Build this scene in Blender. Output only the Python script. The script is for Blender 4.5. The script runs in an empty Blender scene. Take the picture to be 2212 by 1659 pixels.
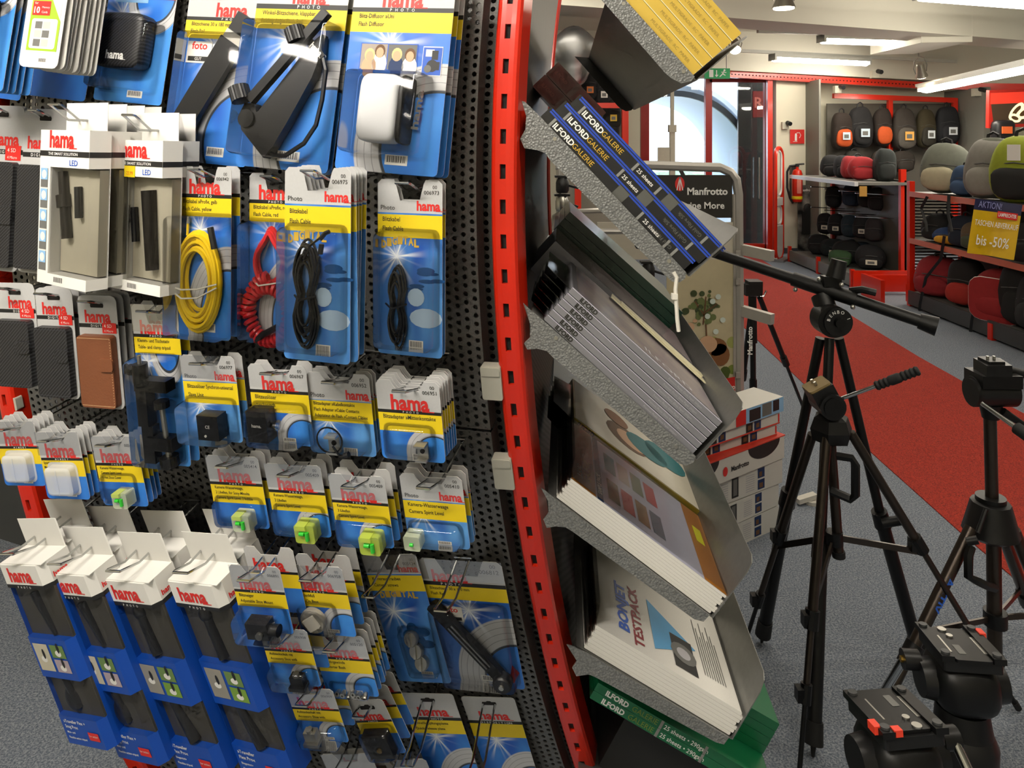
import bpy, math, random
from mathutils import Matrix, Vector
R = math.radians
random.seed(7)
sc = bpy.context.scene
COL = sc.collection

# ---------------------------------------------------------------- camera, world, exposure
FPX, CX, YH, EYE = 1580.0, 1106.0, 310.0, 1.55      # focal length / principal column / horizon row in a 2212x1659 frame
cd = bpy.data.cameras.new('camera'); cam = bpy.data.objects.new('camera', cd); COL.objects.link(cam)
cd.sensor_fit = 'HORIZONTAL'; cd.sensor_width = 36.0; cd.lens = 36.0 * FPX / 2212
cd.shift_y = -(829.5 - YH) / 2212; cd.clip_start = .02; cd.clip_end = 200
cam.location = (0, 0, EYE); cam.rotation_euler = (R(90), 0, 0)
sc.camera = cam
sc.view_settings.view_transform = 'Standard'; sc.view_settings.look = 'None'
sc.view_settings.gamma = 1.0; sc.view_settings.use_curve_mapping = False
sc.view_settings.exposure = 0.0
sc.cycles.use_denoising = True
sc.cycles.max_bounces = 4; sc.cycles.transparent_max_bounces = 12
sc.cycles.use_adaptive_sampling = True; sc.cycles.adaptive_threshold = .06; sc.cycles.adaptive_min_samples = 14; sc.cycles.use_light_tree = False
sc.cycles.glossy_bounces = 2; sc.cycles.transmission_bounces = 2; sc.cycles.diffuse_bounces = 2
sc.cycles.caustics_reflective = False; sc.cycles.caustics_refractive = False
sc.cycles.sample_clamp_indirect = 4.0
wd = bpy.data.worlds.new('sky'); sc.world = wd; wd.use_nodes = True
bg = wd.node_tree.nodes['Background']; bg.inputs[0].default_value = (.86, .92, 1, 1); bg.inputs[1].default_value = 5.0

# ---------------------------------------------------------------- small helpers
def lin(c):
    if isinstance(c, str):
        c = c.lstrip('#'); c = [int(c[i:i+2], 16) / 255 for i in (0, 2, 4)]
    return tuple((x / 12.92 if x <= .04045 else ((x + .055) / 1.055) ** 2.4) for x in c) + (1.0,)
MATS = {}
class NT:
    def __init__(s, nt): s.nt = nt
    def n(s, t, **k):
        x = s.nt.nodes.new(t)
        for a, b in k.items(): setattr(x, a, b)
        return x
    def put(s, sock, v):
        if hasattr(v, 'is_linked') or isinstance(v, bpy.types.NodeSocket): s.nt.links.new(v, sock)
        elif v is not None: sock.default_value = v
    def m(s, op, a, b=None, c=None):
        x = s.n('ShaderNodeMath', operation=op)
        for i, v in enumerate((a, b, c)):
            if v is not None: s.put(x.inputs[i], v)
        return x.outputs[0]
    def mix(s, f, a, b):
        x = s.n('ShaderNodeMix', data_type='RGBA'); s.put(x.inputs[0], f); s.put(x.inputs[6], a); s.put(x.inputs[7], b)
        return x.outputs[2]
    def noise(s, vec, scale, detail=2, rough=.5):
        x = s.n('ShaderNodeTexNoise'); s.put(x.inputs['Vector'], vec); x.inputs['Scale'].default_value = scale
        x.inputs['Detail'].default_value = detail; x.inputs['Roughness'].default_value = rough
        return x.outputs[0]
    def obj(s): return s.n('ShaderNodeTexCoord').outputs['Object']
    def xyz(s, v):
        x = s.n('ShaderNodeSeparateXYZ'); s.put(x.inputs[0], v); return x.outputs
    def step(s, v, e, w=.002):        # smooth 0..1 step at e
        x = s.n('ShaderNodeMapRange'); s.put(x.inputs[0], v); x.inputs[1].default_value = e - w; x.inputs[2].default_value = e + w
        return x.outputs[0]
def newmat(name):
    m = bpy.data.materials.new(name); m.use_nodes = True
    t = NT(m.node_tree); b = m.node_tree.nodes['Principled BSDF']; MATS[name] = m
    return m, t, b
def M(name, col=None, rough=.5, metal=0., var=.06, scale=40, bump=0., bscale=300, spec=.5, coat=0.):
    """procedural paint / plastic / metal: base colour with a faint noise, optional fine relief"""
    if name in MATS: return MATS[name]
    m, t, b = newmat(name); c = lin(col); o = t.obj()
    if var:
        nz = t.noise(o, scale, 3)
        lo = tuple(x * (1 - var) for x in c[:3]) + (1,); hi = tuple(min(1, x * (1 + var)) for x in c[:3]) + (1,)
        t.put(b.inputs['Base Color'], t.mix(nz, lo, hi))
    else: b.inputs['Base Color'].default_value = c
    b.inputs['Roughness'].default_value = rough; b.inputs['Metallic'].default_value = metal
    b.inputs['Specular IOR Level'].default_value = spec
    if coat: b.inputs['Coat Weight'].default_value = coat; b.inputs['Coat Roughness'].default_value = .1
    if bump:
        bn = t.n('ShaderNodeBump'); bn.inputs['Strength'].default_value = bump; bn.inputs['Distance'].default_value = .002
        t.put(bn.inputs['Height'], t.noise(o, bscale, 2)); t.put(b.inputs['Normal'], bn.outputs[0])
    return m
def emit(name, col, strength):
    if name in MATS: return MATS[name]
    m, t, b = newmat(name); b.inputs['Base Color'].default_value = lin(col)
    b.inputs['Emission Color'].default_value = lin(col); b.inputs['Emission Strength'].default_value = strength
    return m
def clear(name, tint=(.97, .975, .98), rough=.06, refl=1., base=.03):
    """thin clear plastic or glass: see-through with a fresnel sheen"""
    if name in MATS: return MATS[name]
    m, t, b = newmat(name); m.node_tree.nodes.remove(b)
    out = m.node_tree.nodes['Material Output']
    tr = t.n('ShaderNodeBsdfTransparent'); tr.inputs[0].default_value = tint + (1,)
    gl = t.n('ShaderNodeBsdfGlossy'); gl.inputs['Roughness'].default_value = rough
    lw = t.n('ShaderNodeFresnel'); lw.inputs[0].default_value = 1.45
    mx = t.n('ShaderNodeMixShader'); t.put(mx.inputs[0], t.m('ADD', t.m('MULTIPLY', lw.outputs[0], refl), base))
    t.put(mx.inputs[1], tr.outputs[0]); t.put(mx.inputs[2], gl.outputs[0]); t.put(out.inputs[0], mx.outputs[0])
    return m

class G:
    """collects shapes; .ob() links them as ONE mesh object"""
    def __init__(s): s.v = []; s.f = []; s.m = []
    def add(s, vs, fs, m=0, X=None):
        o = len(s.v)
        s.v += [tuple(X @ Vector(p)) for p in vs] if X is not None else [tuple(p) for p in vs]
        s.f += [[i + o for i in f] for f in fs]; s.m += [m] * len(fs); return s
    def box(s, a, b, m=0, X=None):
        (x0, y0, z0), (x1, y1, z1) = a, b
        return s.add([(x0,y0,z0),(x1,y0,z0),(x1,y1,z0),(x0,y1,z0),(x0,y0,z1),(x1,y0,z1),(x1,y1,z1),(x0,y1,z1)],
                     [(3,2,1,0),(4,5,6,7),(0,1,5,4),(1,2,6,5),(2,3,7,6),(3,0,4,7)], m, X)
    def cyl(s, p, q, r, r2=None, n=12, m=0, X=None, cap=True):
        p, q = Vector(p), Vector(q); r2 = r if r2 is None else r2
        d = (q - p).normalized(); a = d.orthogonal().normalized(); b = d.cross(a)
        vs = [c + (a * math.cos(t) + b * math.sin(t)) * rr for c, rr in ((p, r), (q, r2)) for t in (2 * math.pi * i / n for i in range(n))]
        fs = [(i, (i + 1) % n, n + (i + 1) % n, n + i) for i in range(n)]
        if cap: fs += [tuple(range(n))[::-1], tuple(range(n, 2 * n))]
        return s.add(vs, fs, m, X)
    def bar(s, p, q, w, h, m=0, up=(0, 0, 1)):       # rectangular bar along p-q
        p, q = Vector(p), Vector(q); d = (q - p).normalized(); a = d.cross(Vector(up))
        a = a.normalized() if a.length > 1e-4 else d.orthogonal().normalized(); b = a.cross(d)
        vs = [c + a * (i * w / 2) + b * (j * h / 2) for c in (p, q) for i, j in ((-1,-1),(1,-1),(1,1),(-1,1))]
        return s.add(vs, [(3,2,1,0),(4,5,6,7),(0,1,5,4),(1,2,6,5),(2,3,7,6),(3,0,4,7)], m)
    def tube(s, pts, r, n=6, m=0, closed=False, X=None, rs=None, flat=1.):
        P = [Vector(p) for p in pts]; k = len(P); vs = []; fs = []; a = None
        for i in range(k):
            t = (P[(i + 1) % k] - P[i - 1]) if closed else (P[min(i + 1, k - 1)] - P[max(i - 1, 0)])
            t.normalize()
            if a is None: a = t.orthogonal().normalized()
            a = a - t * a.dot(t)
            a = a.normalized() if a.length > 1e-5 else t.orthogonal().normalized()
            b = t.cross(a); rr = rs[i] if rs else r
            vs += [P[i] + (a * math.cos(x) * flat + b * math.sin(x)) * rr for x in (2 * math.pi * j / n for j in range(n))]
        for i in range(k if closed else k - 1):
            o, q = i * n, ((i + 1) % k) * n
            fs += [(o + j, o + (j + 1) % n, q + (j + 1) % n, q + j) for j in range(n)]
        if not closed: fs += [tuple(range(n))[::-1], tuple(range((k - 1) * n, k * n))]
        return s.add(vs, fs, m, X)
    def prism(s, poly, z0, z1, m=0, X=None, ms=None):
        n = len(poly); vs = [(x, y, z0) for x, y in poly] + [(x, y, z1) for x, y in poly]
        s.add(vs, [tuple(range(n))[::-1], tuple(range(n, 2 * n))], m, X)
        o = len(s.v) - 2 * n
        s.f += [[o + i, o + (i + 1) % n, o + n + (i + 1) % n, o + n + i] for i in range(n)]; s.m += [m if ms is None else ms] * n
        return s
    def txt(s, st, x, y, w=None, h=None, m=0, z=0., bold=.0, align=0., X=None):
        """flat lettering; w/h fit its box, align 0 left .5 centre 1 right, y is the baseline"""
        vs, fs, bw, bh = glyphs(st, bold)
        if h is None: h = w / bw * bh
        if w is None: w = h / bh * bw
        return s.add([(x + (p[0] / bw - align) * w, y + p[1] / bh * h, z) for p in vs], fs, m, X)
    def lathe(s, prof, n=16, m=0, X=None, cap=True):
        k = len(prof); vs = [(r * math.cos(2*math.pi*j/n), r * math.sin(2*math.pi*j/n), z) for r, z in prof for j in range(n)]
        fs = [(i*n + j, i*n + (j+1) % n, (i+1)*n + (j+1) % n, (i+1)*n + j) for i in range(k-1) for j in range(n)]
        if cap and prof[0] != prof[-1]: fs += [tuple(range(n))[::-1], tuple(range((k-1)*n, k*n))]
        return s.add(vs, fs, m, X)
    def ell(s, c, r, e=1., e2=None, nu=16, nv=10, m=0, X=None, wob=0., seed=0):
        """superellipsoid (e<1 boxier); e2 is the exponent of the horizontal section"""
        e2 = e if e2 is None else e2; rg = random.Random(seed)
        sp = lambda x, p: math.copysign(abs(x) ** p, x)
        ph = [rg.uniform(0, 6.3) for _ in range(6)]; vs = []
        for i in range(nv + 1):
            th = -math.pi / 2 + math.pi * i / nv
            for j in range(nu):
                p = 2 * math.pi * j / nu
                x = sp(math.cos(th), e) * sp(math.cos(p), e2); y = sp(math.cos(th), e) * sp(math.sin(p), e2); z = sp(math.sin(th), e)
                w = 1 + wob * (math.sin(3 * x + ph[0]) + math.sin(4 * z + ph[1]) + math.sin(3 * y + ph[2] + 2 * z)) / 3
                vs.append((c[0] + r[0] * x * w, c[1] + r[1] * y * w, c[2] + r[2] * z * w))
        fs = [(i*nu + j, i*nu + (j+1) % nu, (i+1)*nu + (j+1) % nu, (i+1)*nu + j) for i in range(nv) for j in range(nu)]
        return s.add(vs, fs, m, X)
    def mesh(s, name, mats, smooth=False):
        me = bpy.data.meshes.new(name); me.from_pydata(s.v, [], s.f)
        for x in (mats if isinstance(mats, (list, tuple)) else [mats]): me.materials.append(x)
        me.polygons.foreach_set('material_index', s.m)
        if smooth:
            me.polygons.foreach_set('use_smooth', [True] * len(me.polygons)); me.set_sharp_from_angle(angle=R(38))
        me.update(); return me
    def ob(s, name, mats, parent=None, X=None, smooth=False):
        return link(name, s.mesh(name, mats, smooth), parent, X)
def link(name, data, parent=None, X=None):
    o = bpy.data.objects.new(name, data); COL.objects.link(o); o.parent = parent
    if X is not None: o.matrix_basis = X
    return o
def tag(o, label=None, cat=None, group=None, kind=None):
    for k, v in (('label', label), ('category', cat), ('group', group), ('kind', kind)):
        if v: o[k] = v
    return o
def thing(name, label, cat, X=None, group=None):
    if isinstance(X, (tuple, list, Vector)) and len(X) == 3: X = Matrix.Translation(X)
    o = link(name, None, None, X); o.empty_display_size = .05
    return tag(o, label, cat, group)
def struct(name, g, mats, parent=None, smooth=False):
    return tag(g.ob(name, mats, parent, None, smooth), kind=None if parent else 'structure')
def copy_thing(root, X, label, group=None):
    r = root.copy(); COL.objects.link(r); r.matrix_basis = X; r['label'] = label
    if group: r['group'] = group
    for ch in root.children: copy_part(ch, r)
    return r
def copy_part(p, parent):
    c = p.copy(); COL.objects.link(c); c.parent = parent
    for ch in p.children: copy_part(ch, c)
    return c
def P(u, v, Y): return Vector(((u - CX) / FPX * Y, Y, EYE - (v - YH) / FPX * Y))     # photo pixel at depth Y
def FL(u, v): return P(u, v, EYE * FPX / (v - YH))                                   # photo pixel on the floor
def T(*a): return Matrix.Translation(a if len(a) == 3 else a[0])
def RX(a): return Matrix.Rotation(R(a), 4, 'X')
def RY(a): return Matrix.Rotation(R(a), 4, 'Y')
def RZ(a): return Matrix.Rotation(R(a), 4, 'Z')
def frame(o, ex, ey):                       # matrix from an origin and two (not quite square) axes
    ex = Vector(ex).normalized(); ez = ex.cross(Vector(ey)).normalized(); ey = ez.cross(ex)
    m = Matrix((ex, ey, ez)).transposed().to_4x4(); m.translation = Vector(o); return m
TXT = {}
def glyphs(st, bold=0.):
    """outline of a printed word: vertices, faces, width, cap height (left/baseline at 0)"""
    key = (st, bold)
    if key not in TXT:
        cu = bpy.data.curves.new('t', 'FONT'); cu.body = st; cu.size = 1; cu.resolution_u = 2; cu.offset = bold; cu.space_line = .95
        o = bpy.data.objects.new('t', cu); COL.objects.link(o)
        dg = bpy.context.evaluated_depsgraph_get(); me = bpy.data.meshes.new_from_object(o.evaluated_get(dg))
        vs = [tuple(p.co) for p in me.vertices]; fs = [list(p.vertices) for p in me.polygons]
        bpy.data.objects.remove(o); bpy.data.curves.remove(cu); bpy.data.meshes.remove(me)
        x0 = min(p[0] for p in vs); x1 = max(p[0] for p in vs); y1 = max(p[1] for p in vs)
        TXT[key] = ([(p[0] - x0, p[1], 0) for p in vs], fs, x1 - x0, y1)
    return TXT[key]
def text(st, size, mat, parent, X, bold=.0, name='lettering', align=.5, w=None):
    return G().txt(st, 0, 0, w, size, bold=bold, align=align).ob(name, mat, parent, X)
def rrect(x0, y0, x1, y1, r, n=3):
    out = []
    for cx, cy, a in ((x1 - r, y1 - r, 0), (x0 + r, y1 - r, 90), (x0 + r, y0 + r, 180), (x1 - r, y0 + r, 270)):
        out += [(cx + r * math.cos(R(a + 90 * i / n)), cy + r * math.sin(R(a + 90 * i / n))) for i in range(n + 1)]
    return out
ORD = ['first', 'second', 'third', 'fourth', 'fifth', 'sixth', 'seventh', 'eighth', 'ninth', 'tenth']
# ---------------------------------------------------------------- lamps of the shop (each lamp carries its own light)
WHITE_TUBE = emit('lamp_diffuser_glow', '#fff6e4', 31.0)
TUBE_NEAR = emit('near_lamp_diffuser_glow', '#fff7ea', 80.0)
HOUS = M('lamp_housing_white', '#d8d8d0', .4)
RED = M('red_enamel', '#dc2a12', .28, var=.05, scale=8, coat=.3)
CHROME = M('chrome_wire', '#c9cbcc', .16, 1., var=.03)
BLACKP = M('black_plastic', '#17171a', .42, var=.15, bump=.05)
DKGREY = M('dark_grey_metal', '#4a4b4c', .45, .3, bump=.15)
WALLM = M('wall_paint', '#e9e4cf', .8, var=.03, scale=3)
CEIL = M('ceiling_paint', '#f3efe0', .85, var=.02, scale=2)
def strip_lamp(label, a, b, glow=WHITE_TUBE, w=.13, rail=None):
    a, b = Vector(a), Vector(b); d = b - a; L = d.length; mid = (a + b) / 2
    X = frame(mid, d, Vector((0, 0, 1)).cross(d)); t = thing('ceiling_lamp', label, 'lamp', X, 'fluorescent strip lamps')
    n = 10; prof = [(w/2*math.cos(R(180 + 180*i/n)), .055*math.sin(R(180 + 180*i/n))) for i in range(n + 1)]
    g = G(); vs = [(x, p[0], p[1]) for x in (-L/2 + .03, L/2 - .03) for p in prof]
    g.add(vs, [(i, i+1, n+2+i, n+1+i) for i in range(n)] + [tuple(range(n, -1, -1)), tuple(range(n+1, 2*n+2))])
    g.ob('diffuser', glow, t, None, True)
    G().box((-L/2, -w/2 - .004, 0), (L/2, w/2 + .004, .045)).ob('housing', HOUS, t)
    for s in (-1, 1): G().prism([(-w/2-.005, -.04), (w/2+.005, -.04), (w/2+.005, .045), (-w/2-.005, .045)], 0, .03, X=T(s*(L/2-.015)-.015,0,0) @ Matrix(((0,0,1,0),(1,0,0,0),(0,1,0,0),(0,0,0,1)))).ob('end_cap', HOUS, t)
    rl = rail or (-L/2 - .3, L/2 + .3)
    G().box((rl[0], -.02, .045), (rl[1], .02, .085)).ob('mounting_rail', HOUS, t)
    return t
strip_lamp('long lit fluorescent lamp under the big beam, upper of the two beside the far wall', P(1772, 84, 8.2), P(2028, 92, 8.6), rail=(-1.6, .95))
strip_lamp('lit fluorescent lamp hanging nearest above the exit sign', P(1667, 124, 9.3), P(1875, 134, 9.7), rail=(-1.6, 2.2))
strip_lamp('fluorescent lamp seen lengthwise above the right hand bag shelves', P(2000, 192, 9.4), P(2330, 122, 6.2), w=.2)
strip_lamp('bright lamp cut off by the top right corner', P(1985, -12, 6.0), P(2240, 8, 6.4))
LAMPS_OUT = [((-1.65, .25, 2.42), (-.25, .1, 2.42), TUBE_NEAR, 'strip lamp over the blister card wall'),
             ((.5, .6, 2.75), (2.0, .6, 2.75), WHITE_TUBE, 'strip lamp over the tripods, close to the camera'),
             ((.4, 3.2, 2.85), (1.9, 3.2, 2.85), WHITE_TUBE, 'strip lamp above the red carpet, middle of the shop'),
             ((2.6, 2.0, 2.85), (4.1, 2.0, 2.85), WHITE_TUBE, 'strip lamp on the right above the carpet'),
             ((-1.6, -1.8, 2.85), (0, -1.8, 2.85), WHITE_TUBE, 'strip lamp behind the camera'),
             ((4.0, 4.4, 2.85), (5.5, 4.4, 2.85), WHITE_TUBE, 'strip lamp above the near bag shelf'),
             ((-.6, 5.6, 2.85), (.9, 5.6, 2.85), WHITE_TUBE, 'strip lamp behind the paper display')]
for a, b, gl, lb in LAMPS_OUT: strip_lamp(lb, a, b, gl)
def spot(label, X, r=.07, drop=0):
    t = thing('spotlight', label, 'spotlight', X)          # local -z is the beam
    G().lathe([(r*.5, .14), (r*.62, .12), (r*.7, .03), (r, -.02), (r*1.02, -.03)], 20).ob('housing', M('spot_silver', '#9b968c', .3, .8), t, None, True)
    G().lathe([(r*.93, -.031), (r*.9, -.036), (0.001, -.04)], 20).ob('lamp_glass', emit('halogen_glow', '#ffe9c4', 40), t)
    G().tube([(r*.9, 0, .02), (r*1.15, 0, .1), (r*.8, 0, .2), (0, 0, .24), (-r*.8, 0, .2), (-r*1.15, 0, .1), (-r*.9, 0, .02)], .006, 6).ob('bracket', M('spot_silver'), t)
    G().cyl((0, 0, .24), (0, 0, .45), .008, n=8).ob('stem', M('spot_silver'), t)
    if drop: p = X.inverted() @ Vector((X.translation.x, X.translation.y + .25, ZTOP)); G().cyl((0, 0, .42), p, .008, n=8).ob('ceiling_rod', M('spot_silver'), t)
    return t
ZTOP = 3.1
spot('big halogen spotlight hanging at the top edge above the yellow boxes', T(P(1693, 8, 5.0)), .075)
spot('small halogen spotlight glowing beside the yellow boxes', T(P(1588, 104, 8.6)) @ RX(-40) @ RY(10), .07, drop=1)
spot('small halogen spotlight hanging over the bag wall', T(P(1990, 160, 9.0)) @ RX(25) @ RY(-20), .07)

# ---------------------------------------------------------------- the room
m, t, b = newmat('grey_carpet'); o = t.obj()
n1 = t.noise(o, 170, 4, .8); n2 = t.noise(o, 45, 4, .8); n3 = t.noise(o, 1.2, 2)
c = t.mix(t.step(n1, .5, .07), lin('#4b5565'), lin('#a0a6ae')); c = t.mix(t.m('MULTIPLY', t.step(n2, .55, .1), .55), c, lin('#687180'))
t.put(b.inputs['Base Color'], t.mix(t.m('MULTIPLY', n3, .3), c, lin('#737a86'))); b.inputs['Roughness'].default_value = .95
bn = t.n('ShaderNodeBump'); bn.inputs['Strength'].default_value = .5; bn.inputs['Distance'].default_value = .004; t.put(bn.inputs['Height'], n1); t.put(b.inputs['Normal'], bn.outputs[0])
CARPET = m
m, t, b = newmat('red_carpet'); o = t.obj(); n1 = t.noise(o, 170, 4, .8); n3 = t.noise(o, 45, 4, .8)
c = t.mix(t.step(n1, .5, .08), lin('#741c12'), lin('#bb3620')); t.put(b.inputs['Base Color'], t.mix(t.m('MULTIPLY', t.step(n3, .55, .1), .5), c, lin('#a8271a')))
b.inputs['Roughness'].default_value = .95; bn = t.n('ShaderNodeBump'); bn.inputs['Strength'].default_value = .5; bn.inputs['Distance'].default_value = .004; t.put(bn.inputs['Height'], n1); t.put(b.inputs['Normal'], bn.outputs[0])
REDC = m
X0, X1, Y0, Y1, ZC = -3.2, 8.2, -3.2, 10.6, 3.1
struct('floor', G().box((X0, Y0, -.1), (X1, Y1 + .3, 0)), CARPET)
lft = [(2.12, 10.3), (2.0, 7.2), (1.95, 6.1), (1.88, 4.7), (1.80, 3.7), (1.785, 2.9), (1.8, 1.2)]
rgt = [(2.95, 1.2), (2.93, 4.75), (2.95, 5.3), (3.06, 6.7), (3.36, 10.1), (3.36, 10.3)]
tag(G().prism([(x, y) for x, y in lft] + rgt, -.002, .004).ob('carpet_runner', REDC), 'red carpet strip running down the shop to the door', 'carpet')
struct('ceiling', G().box((X0, Y0, ZC), (X1, Y1 + .3, ZC + .1)), CEIL)
struct('wall_left', G().box((X0 - .1, Y0, 0), (X0, Y1 + .3, ZC)), WALLM)
struct('wall_right', G().box((X1, Y0, 0), (X1 + .1, Y1 + .3, ZC)), WALLM)
struct('wall_rear', G().box((X0, Y0 - .1, 0), (X1, Y0, ZC)), WALLM)
def bx(u, Y=10.6): return (u - CX) / FPX * Y
def bz(v, Y=10.6): return EYE - (v - YH) / FPX * Y
dl, dr, dt = bx(1392), bx(1668), bz(168)
g = G(); g.box((X0, Y1, 0), (dl, Y1 + .2, ZC)); g.box((dl, Y1, dt), (dr, Y1 + .2, ZC)); g.box((dr, Y1, 0), (X1, Y1 + .2, ZC))
struct('wall_back', g, WALLM)
# pillar beside the door, grey side boards of the bag bay
struct('trim_1', G().box((bx(1674, 10.4), 10.35, 0), (bx(1768, 10.4), 10.6, ZC)), WALLM)
GREYB = M('grey_board', '#7d7c74', .6, var=.04)
struct('trim_2', G().box((bx(1769, 9.9), 9.9, 0), (bx(1773, 9.9), 10.6, 2.42)), GREYB)
struct('trim_3', G().box((bx(2066, 10.3), 9.7, 0), (bx(2140, 9.7), 10.59, 2.3)), GREYB)
struct('baseboard_back', G().box((bx(1674, 10.3), 10.33, 0), (bx(1768, 10.4), 10.35, .07)), M('baseboard_grey', '#4d5057', .6))
# ceiling beams
def beam(name, u0, v0, Ya, u1, v1, Yb, h, dep, mat=CEIL):
    a, b_ = P(u0, v0, Ya), P(u1, v1, Yb); dv = Vector((b_.y - a.y, a.x - b_.x, 0)).normalized() * -dep
    g = G(); vs = [a, b_, b_ + dv, a + dv]; up = Vector((0, 0, h)); g.add(vs + [p + up for p in vs], [(0,1,2,3),(7,6,5,4),(4,5,1,0),(5,6,2,1),(6,7,3,2),(7,4,0,3)])
    struct(name, g, mat)
beam('trim_4', 1180, 8, 6.4, 2330, 96, 7.9, 1.3, .5)
beam('trim_5', 1180, 132, 10.0, 2330, 190, 10.3, 1.6, .35)
beam('trim_6', 1880, 118, 9.0, 1990, 92, 7.6, .8, .5)
struct('trim_7', G().box((bx(1628, 5.6), 5.2, 2.75), (bx(1668, 5.6), 5.9, 3.1)), CEIL)
# shop front: red frame, glass, street outside
def bar_px(g, u0, v0, u1, v1, Y, w, h=None): g.bar(P(u0, v0, Y), P(u1, v1, Y), w, h or w, up=(0, 1, 0))
DKRED = M('dark_red_frame', '#a01512', .35)
def structure_root(name): o = link(name, None); o['kind'] = 'structure'; return o
GLASS = clear('shop_glass', (.93, .96, .97), .02, .9, .02)
w1 = structure_root('window_1')
for u in (1397, 1527): g = G(); bar_px(g, u, 165, u, 545, 10.62, .06, .09); g.ob('frame_post', DKRED, w1)
g = G(); bar_px(g, 1392, 538, 1530, 538, 10.62, .1, .09); g.ob('frame_sill', RED, w1)
G().box((bx(1399), 10.62, .05), (bx(1526), 10.63, bz(168))).ob('pane', GLASS, w1)
d1 = structure_root('door_1')
for u in (1533, 1654): g = G(); bar_px(g, u, 172, u, 545, 10.62, .05, .08); g.ob('frame_stile', DKRED, d1)
g = G(); bar_px(g, 1530, 534, 1660, 534, 10.62, .1, .08); g.ob('frame_rail', RED, d1)
g = G(); bar_px(g, 1530, 172, 1660, 172, 10.62, .08, .08); g.ob('frame_rail', DKRED, d1)
G().box((bx(1535), 10.62, .1), (bx(1652), 10.63, bz(175))).ob('pane', GLASS, d1)
G().cyl(P(1640, 430, 10.5), P(1640, 340, 10.5), .015, n=8).ob('door_handle', CHROME, d1)
# long red header rail with perforations, above the shop front
t_ = structure_root('trim_8')
a, b_ = P(1560, 160, 10.25), P(2010, 186, 10.25); g = G(); g.bar(a, b_, .1, .09, up=(0, 0, 1)); g.bar(b_, P(2330, 190, 9.6), .1, .09); g.ob('header_rail', RED, t_)
g = G()
for i in range(60):
    c_ = a.lerp(b_, (i + .5) / 60) + Vector((0, -.052, 0)); g.box(c_ - Vector((.008, .002, .008)), c_ + Vector((.008, .002, .008)))
h_ = g.ob('slot_row', M('slot_dark', '#3a0a06', .8), t_); h_['kind'] = 'stuff'
g = G(); bar_px(g, 1662, 172, 1662, 545, 10.3, .07, .07); struct('trim_9', g, RED)
g = G(); bar_px(g, 1389, 120, 1389, 545, 10.3, .07, .07); struct('trim_10', g, DKRED)
# outside
struct('floor_outside', G().box((-6, 10.9, -.12), (14, 40, -.02)), M('street_paving', '#c9c9c4', .9))
rg = thing('round_portal', 'pale blue round tunnel portal standing outside the glass door', 'portal', T(P(1422, 368, 12.6)) @ RX(-90))
BLU = M('portal_pale_blue', '#b9cde6', .35, var=.03)
G().lathe([(1.25, -1.2), (1.25, 1.2), (1.22, 1.2), (1.22, -1.2), (1.25, -1.2)], 56).ob('inner_shell', BLU, rg, None, True)
G().lathe([(1.46, -.8), (1.46, .8), (1.43, .8), (1.43, -.8), (1.46, -.8)], 56).ob('outer_shell', BLU, rg, None, True)
G().lathe([(1.2, -1.22), (1.29, -1.22), (1.29, -1.16), (1.2, -1.16), (1.2, -1.22)], 56).ob('rim', M('portal_dark_rim', '#2b3340', .4), rg, None, True)
G().lathe([(1.42, -.84), (1.49, -.84), (1.49, -.78), (1.42, -.78), (1.42, -.84)], 56).ob('rim', M('portal_white_rim', '#e8eef5', .3), rg, None, True)
bk = thing('reflection_board', 'dark red and black board seen behind the glass door', 'board', T(bx(1640, 11.2), 11.2, 0))  # added board, its black stands in for the dark reflection on the glass
G().box((-.32, 0, 0), (.35, .05, 2.6)).ob('panel', M('reflection_black', '#191416', .4), bk)
G().box((-.1, -.02, 1.95), (.33, 0, 2.35)).ob('sign', M('board_red', '#7a1512', .5), bk)
text('REIS', .16, M('print_pale_red', '#c9685c', .6), bk, T(.12, -.022, 2.1) @ RX(90), .02)
# street furniture just outside
sh = tag(G().ell((0, 0, .5), (1.1, .5, .55), .8, wob=.2, nu=24, nv=14).ob('hedge', M('hedge_pale_green', '#9fb39a', .9, var=.5, scale=18, bump=.6, bscale=40), None, T(bx(1425, 15), 15, 0)), 'pale clipped hedge outside the shop window', 'hedge')
st = thing('display_easel', 'white telescopic display pole behind the shop window', 'stand', T(bx(1452, 9.8), 9.8, 0))
PALE = M('pale_powder_coat', '#cfc9b8', .5)
G().box((-.035, -.03, 0), (.035, .03, 1.75)).ob('lower_pole', PALE, st); G().box((-.022, -.02, 1.75), (.022, .02, 2.5)).ob('upper_pole', PALE, st)
G().box((-.05, -.045, 1.7), (.05, .045, 1.8)).ob('collar', PALE, st); G().box((-.25, -.2, 0), (.25, .2, .02)).ob('foot_plate', PALE, st)
G().box((-.2, -.03, 1.2), (-.03, -.01, 1.5)).ob('leaflet_tray', PALE, st); G().bar((.05, -.04, 1.3), (.2, -.1, .98), .02, .05).ob('clip_arm', DKGREY, st)
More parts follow.
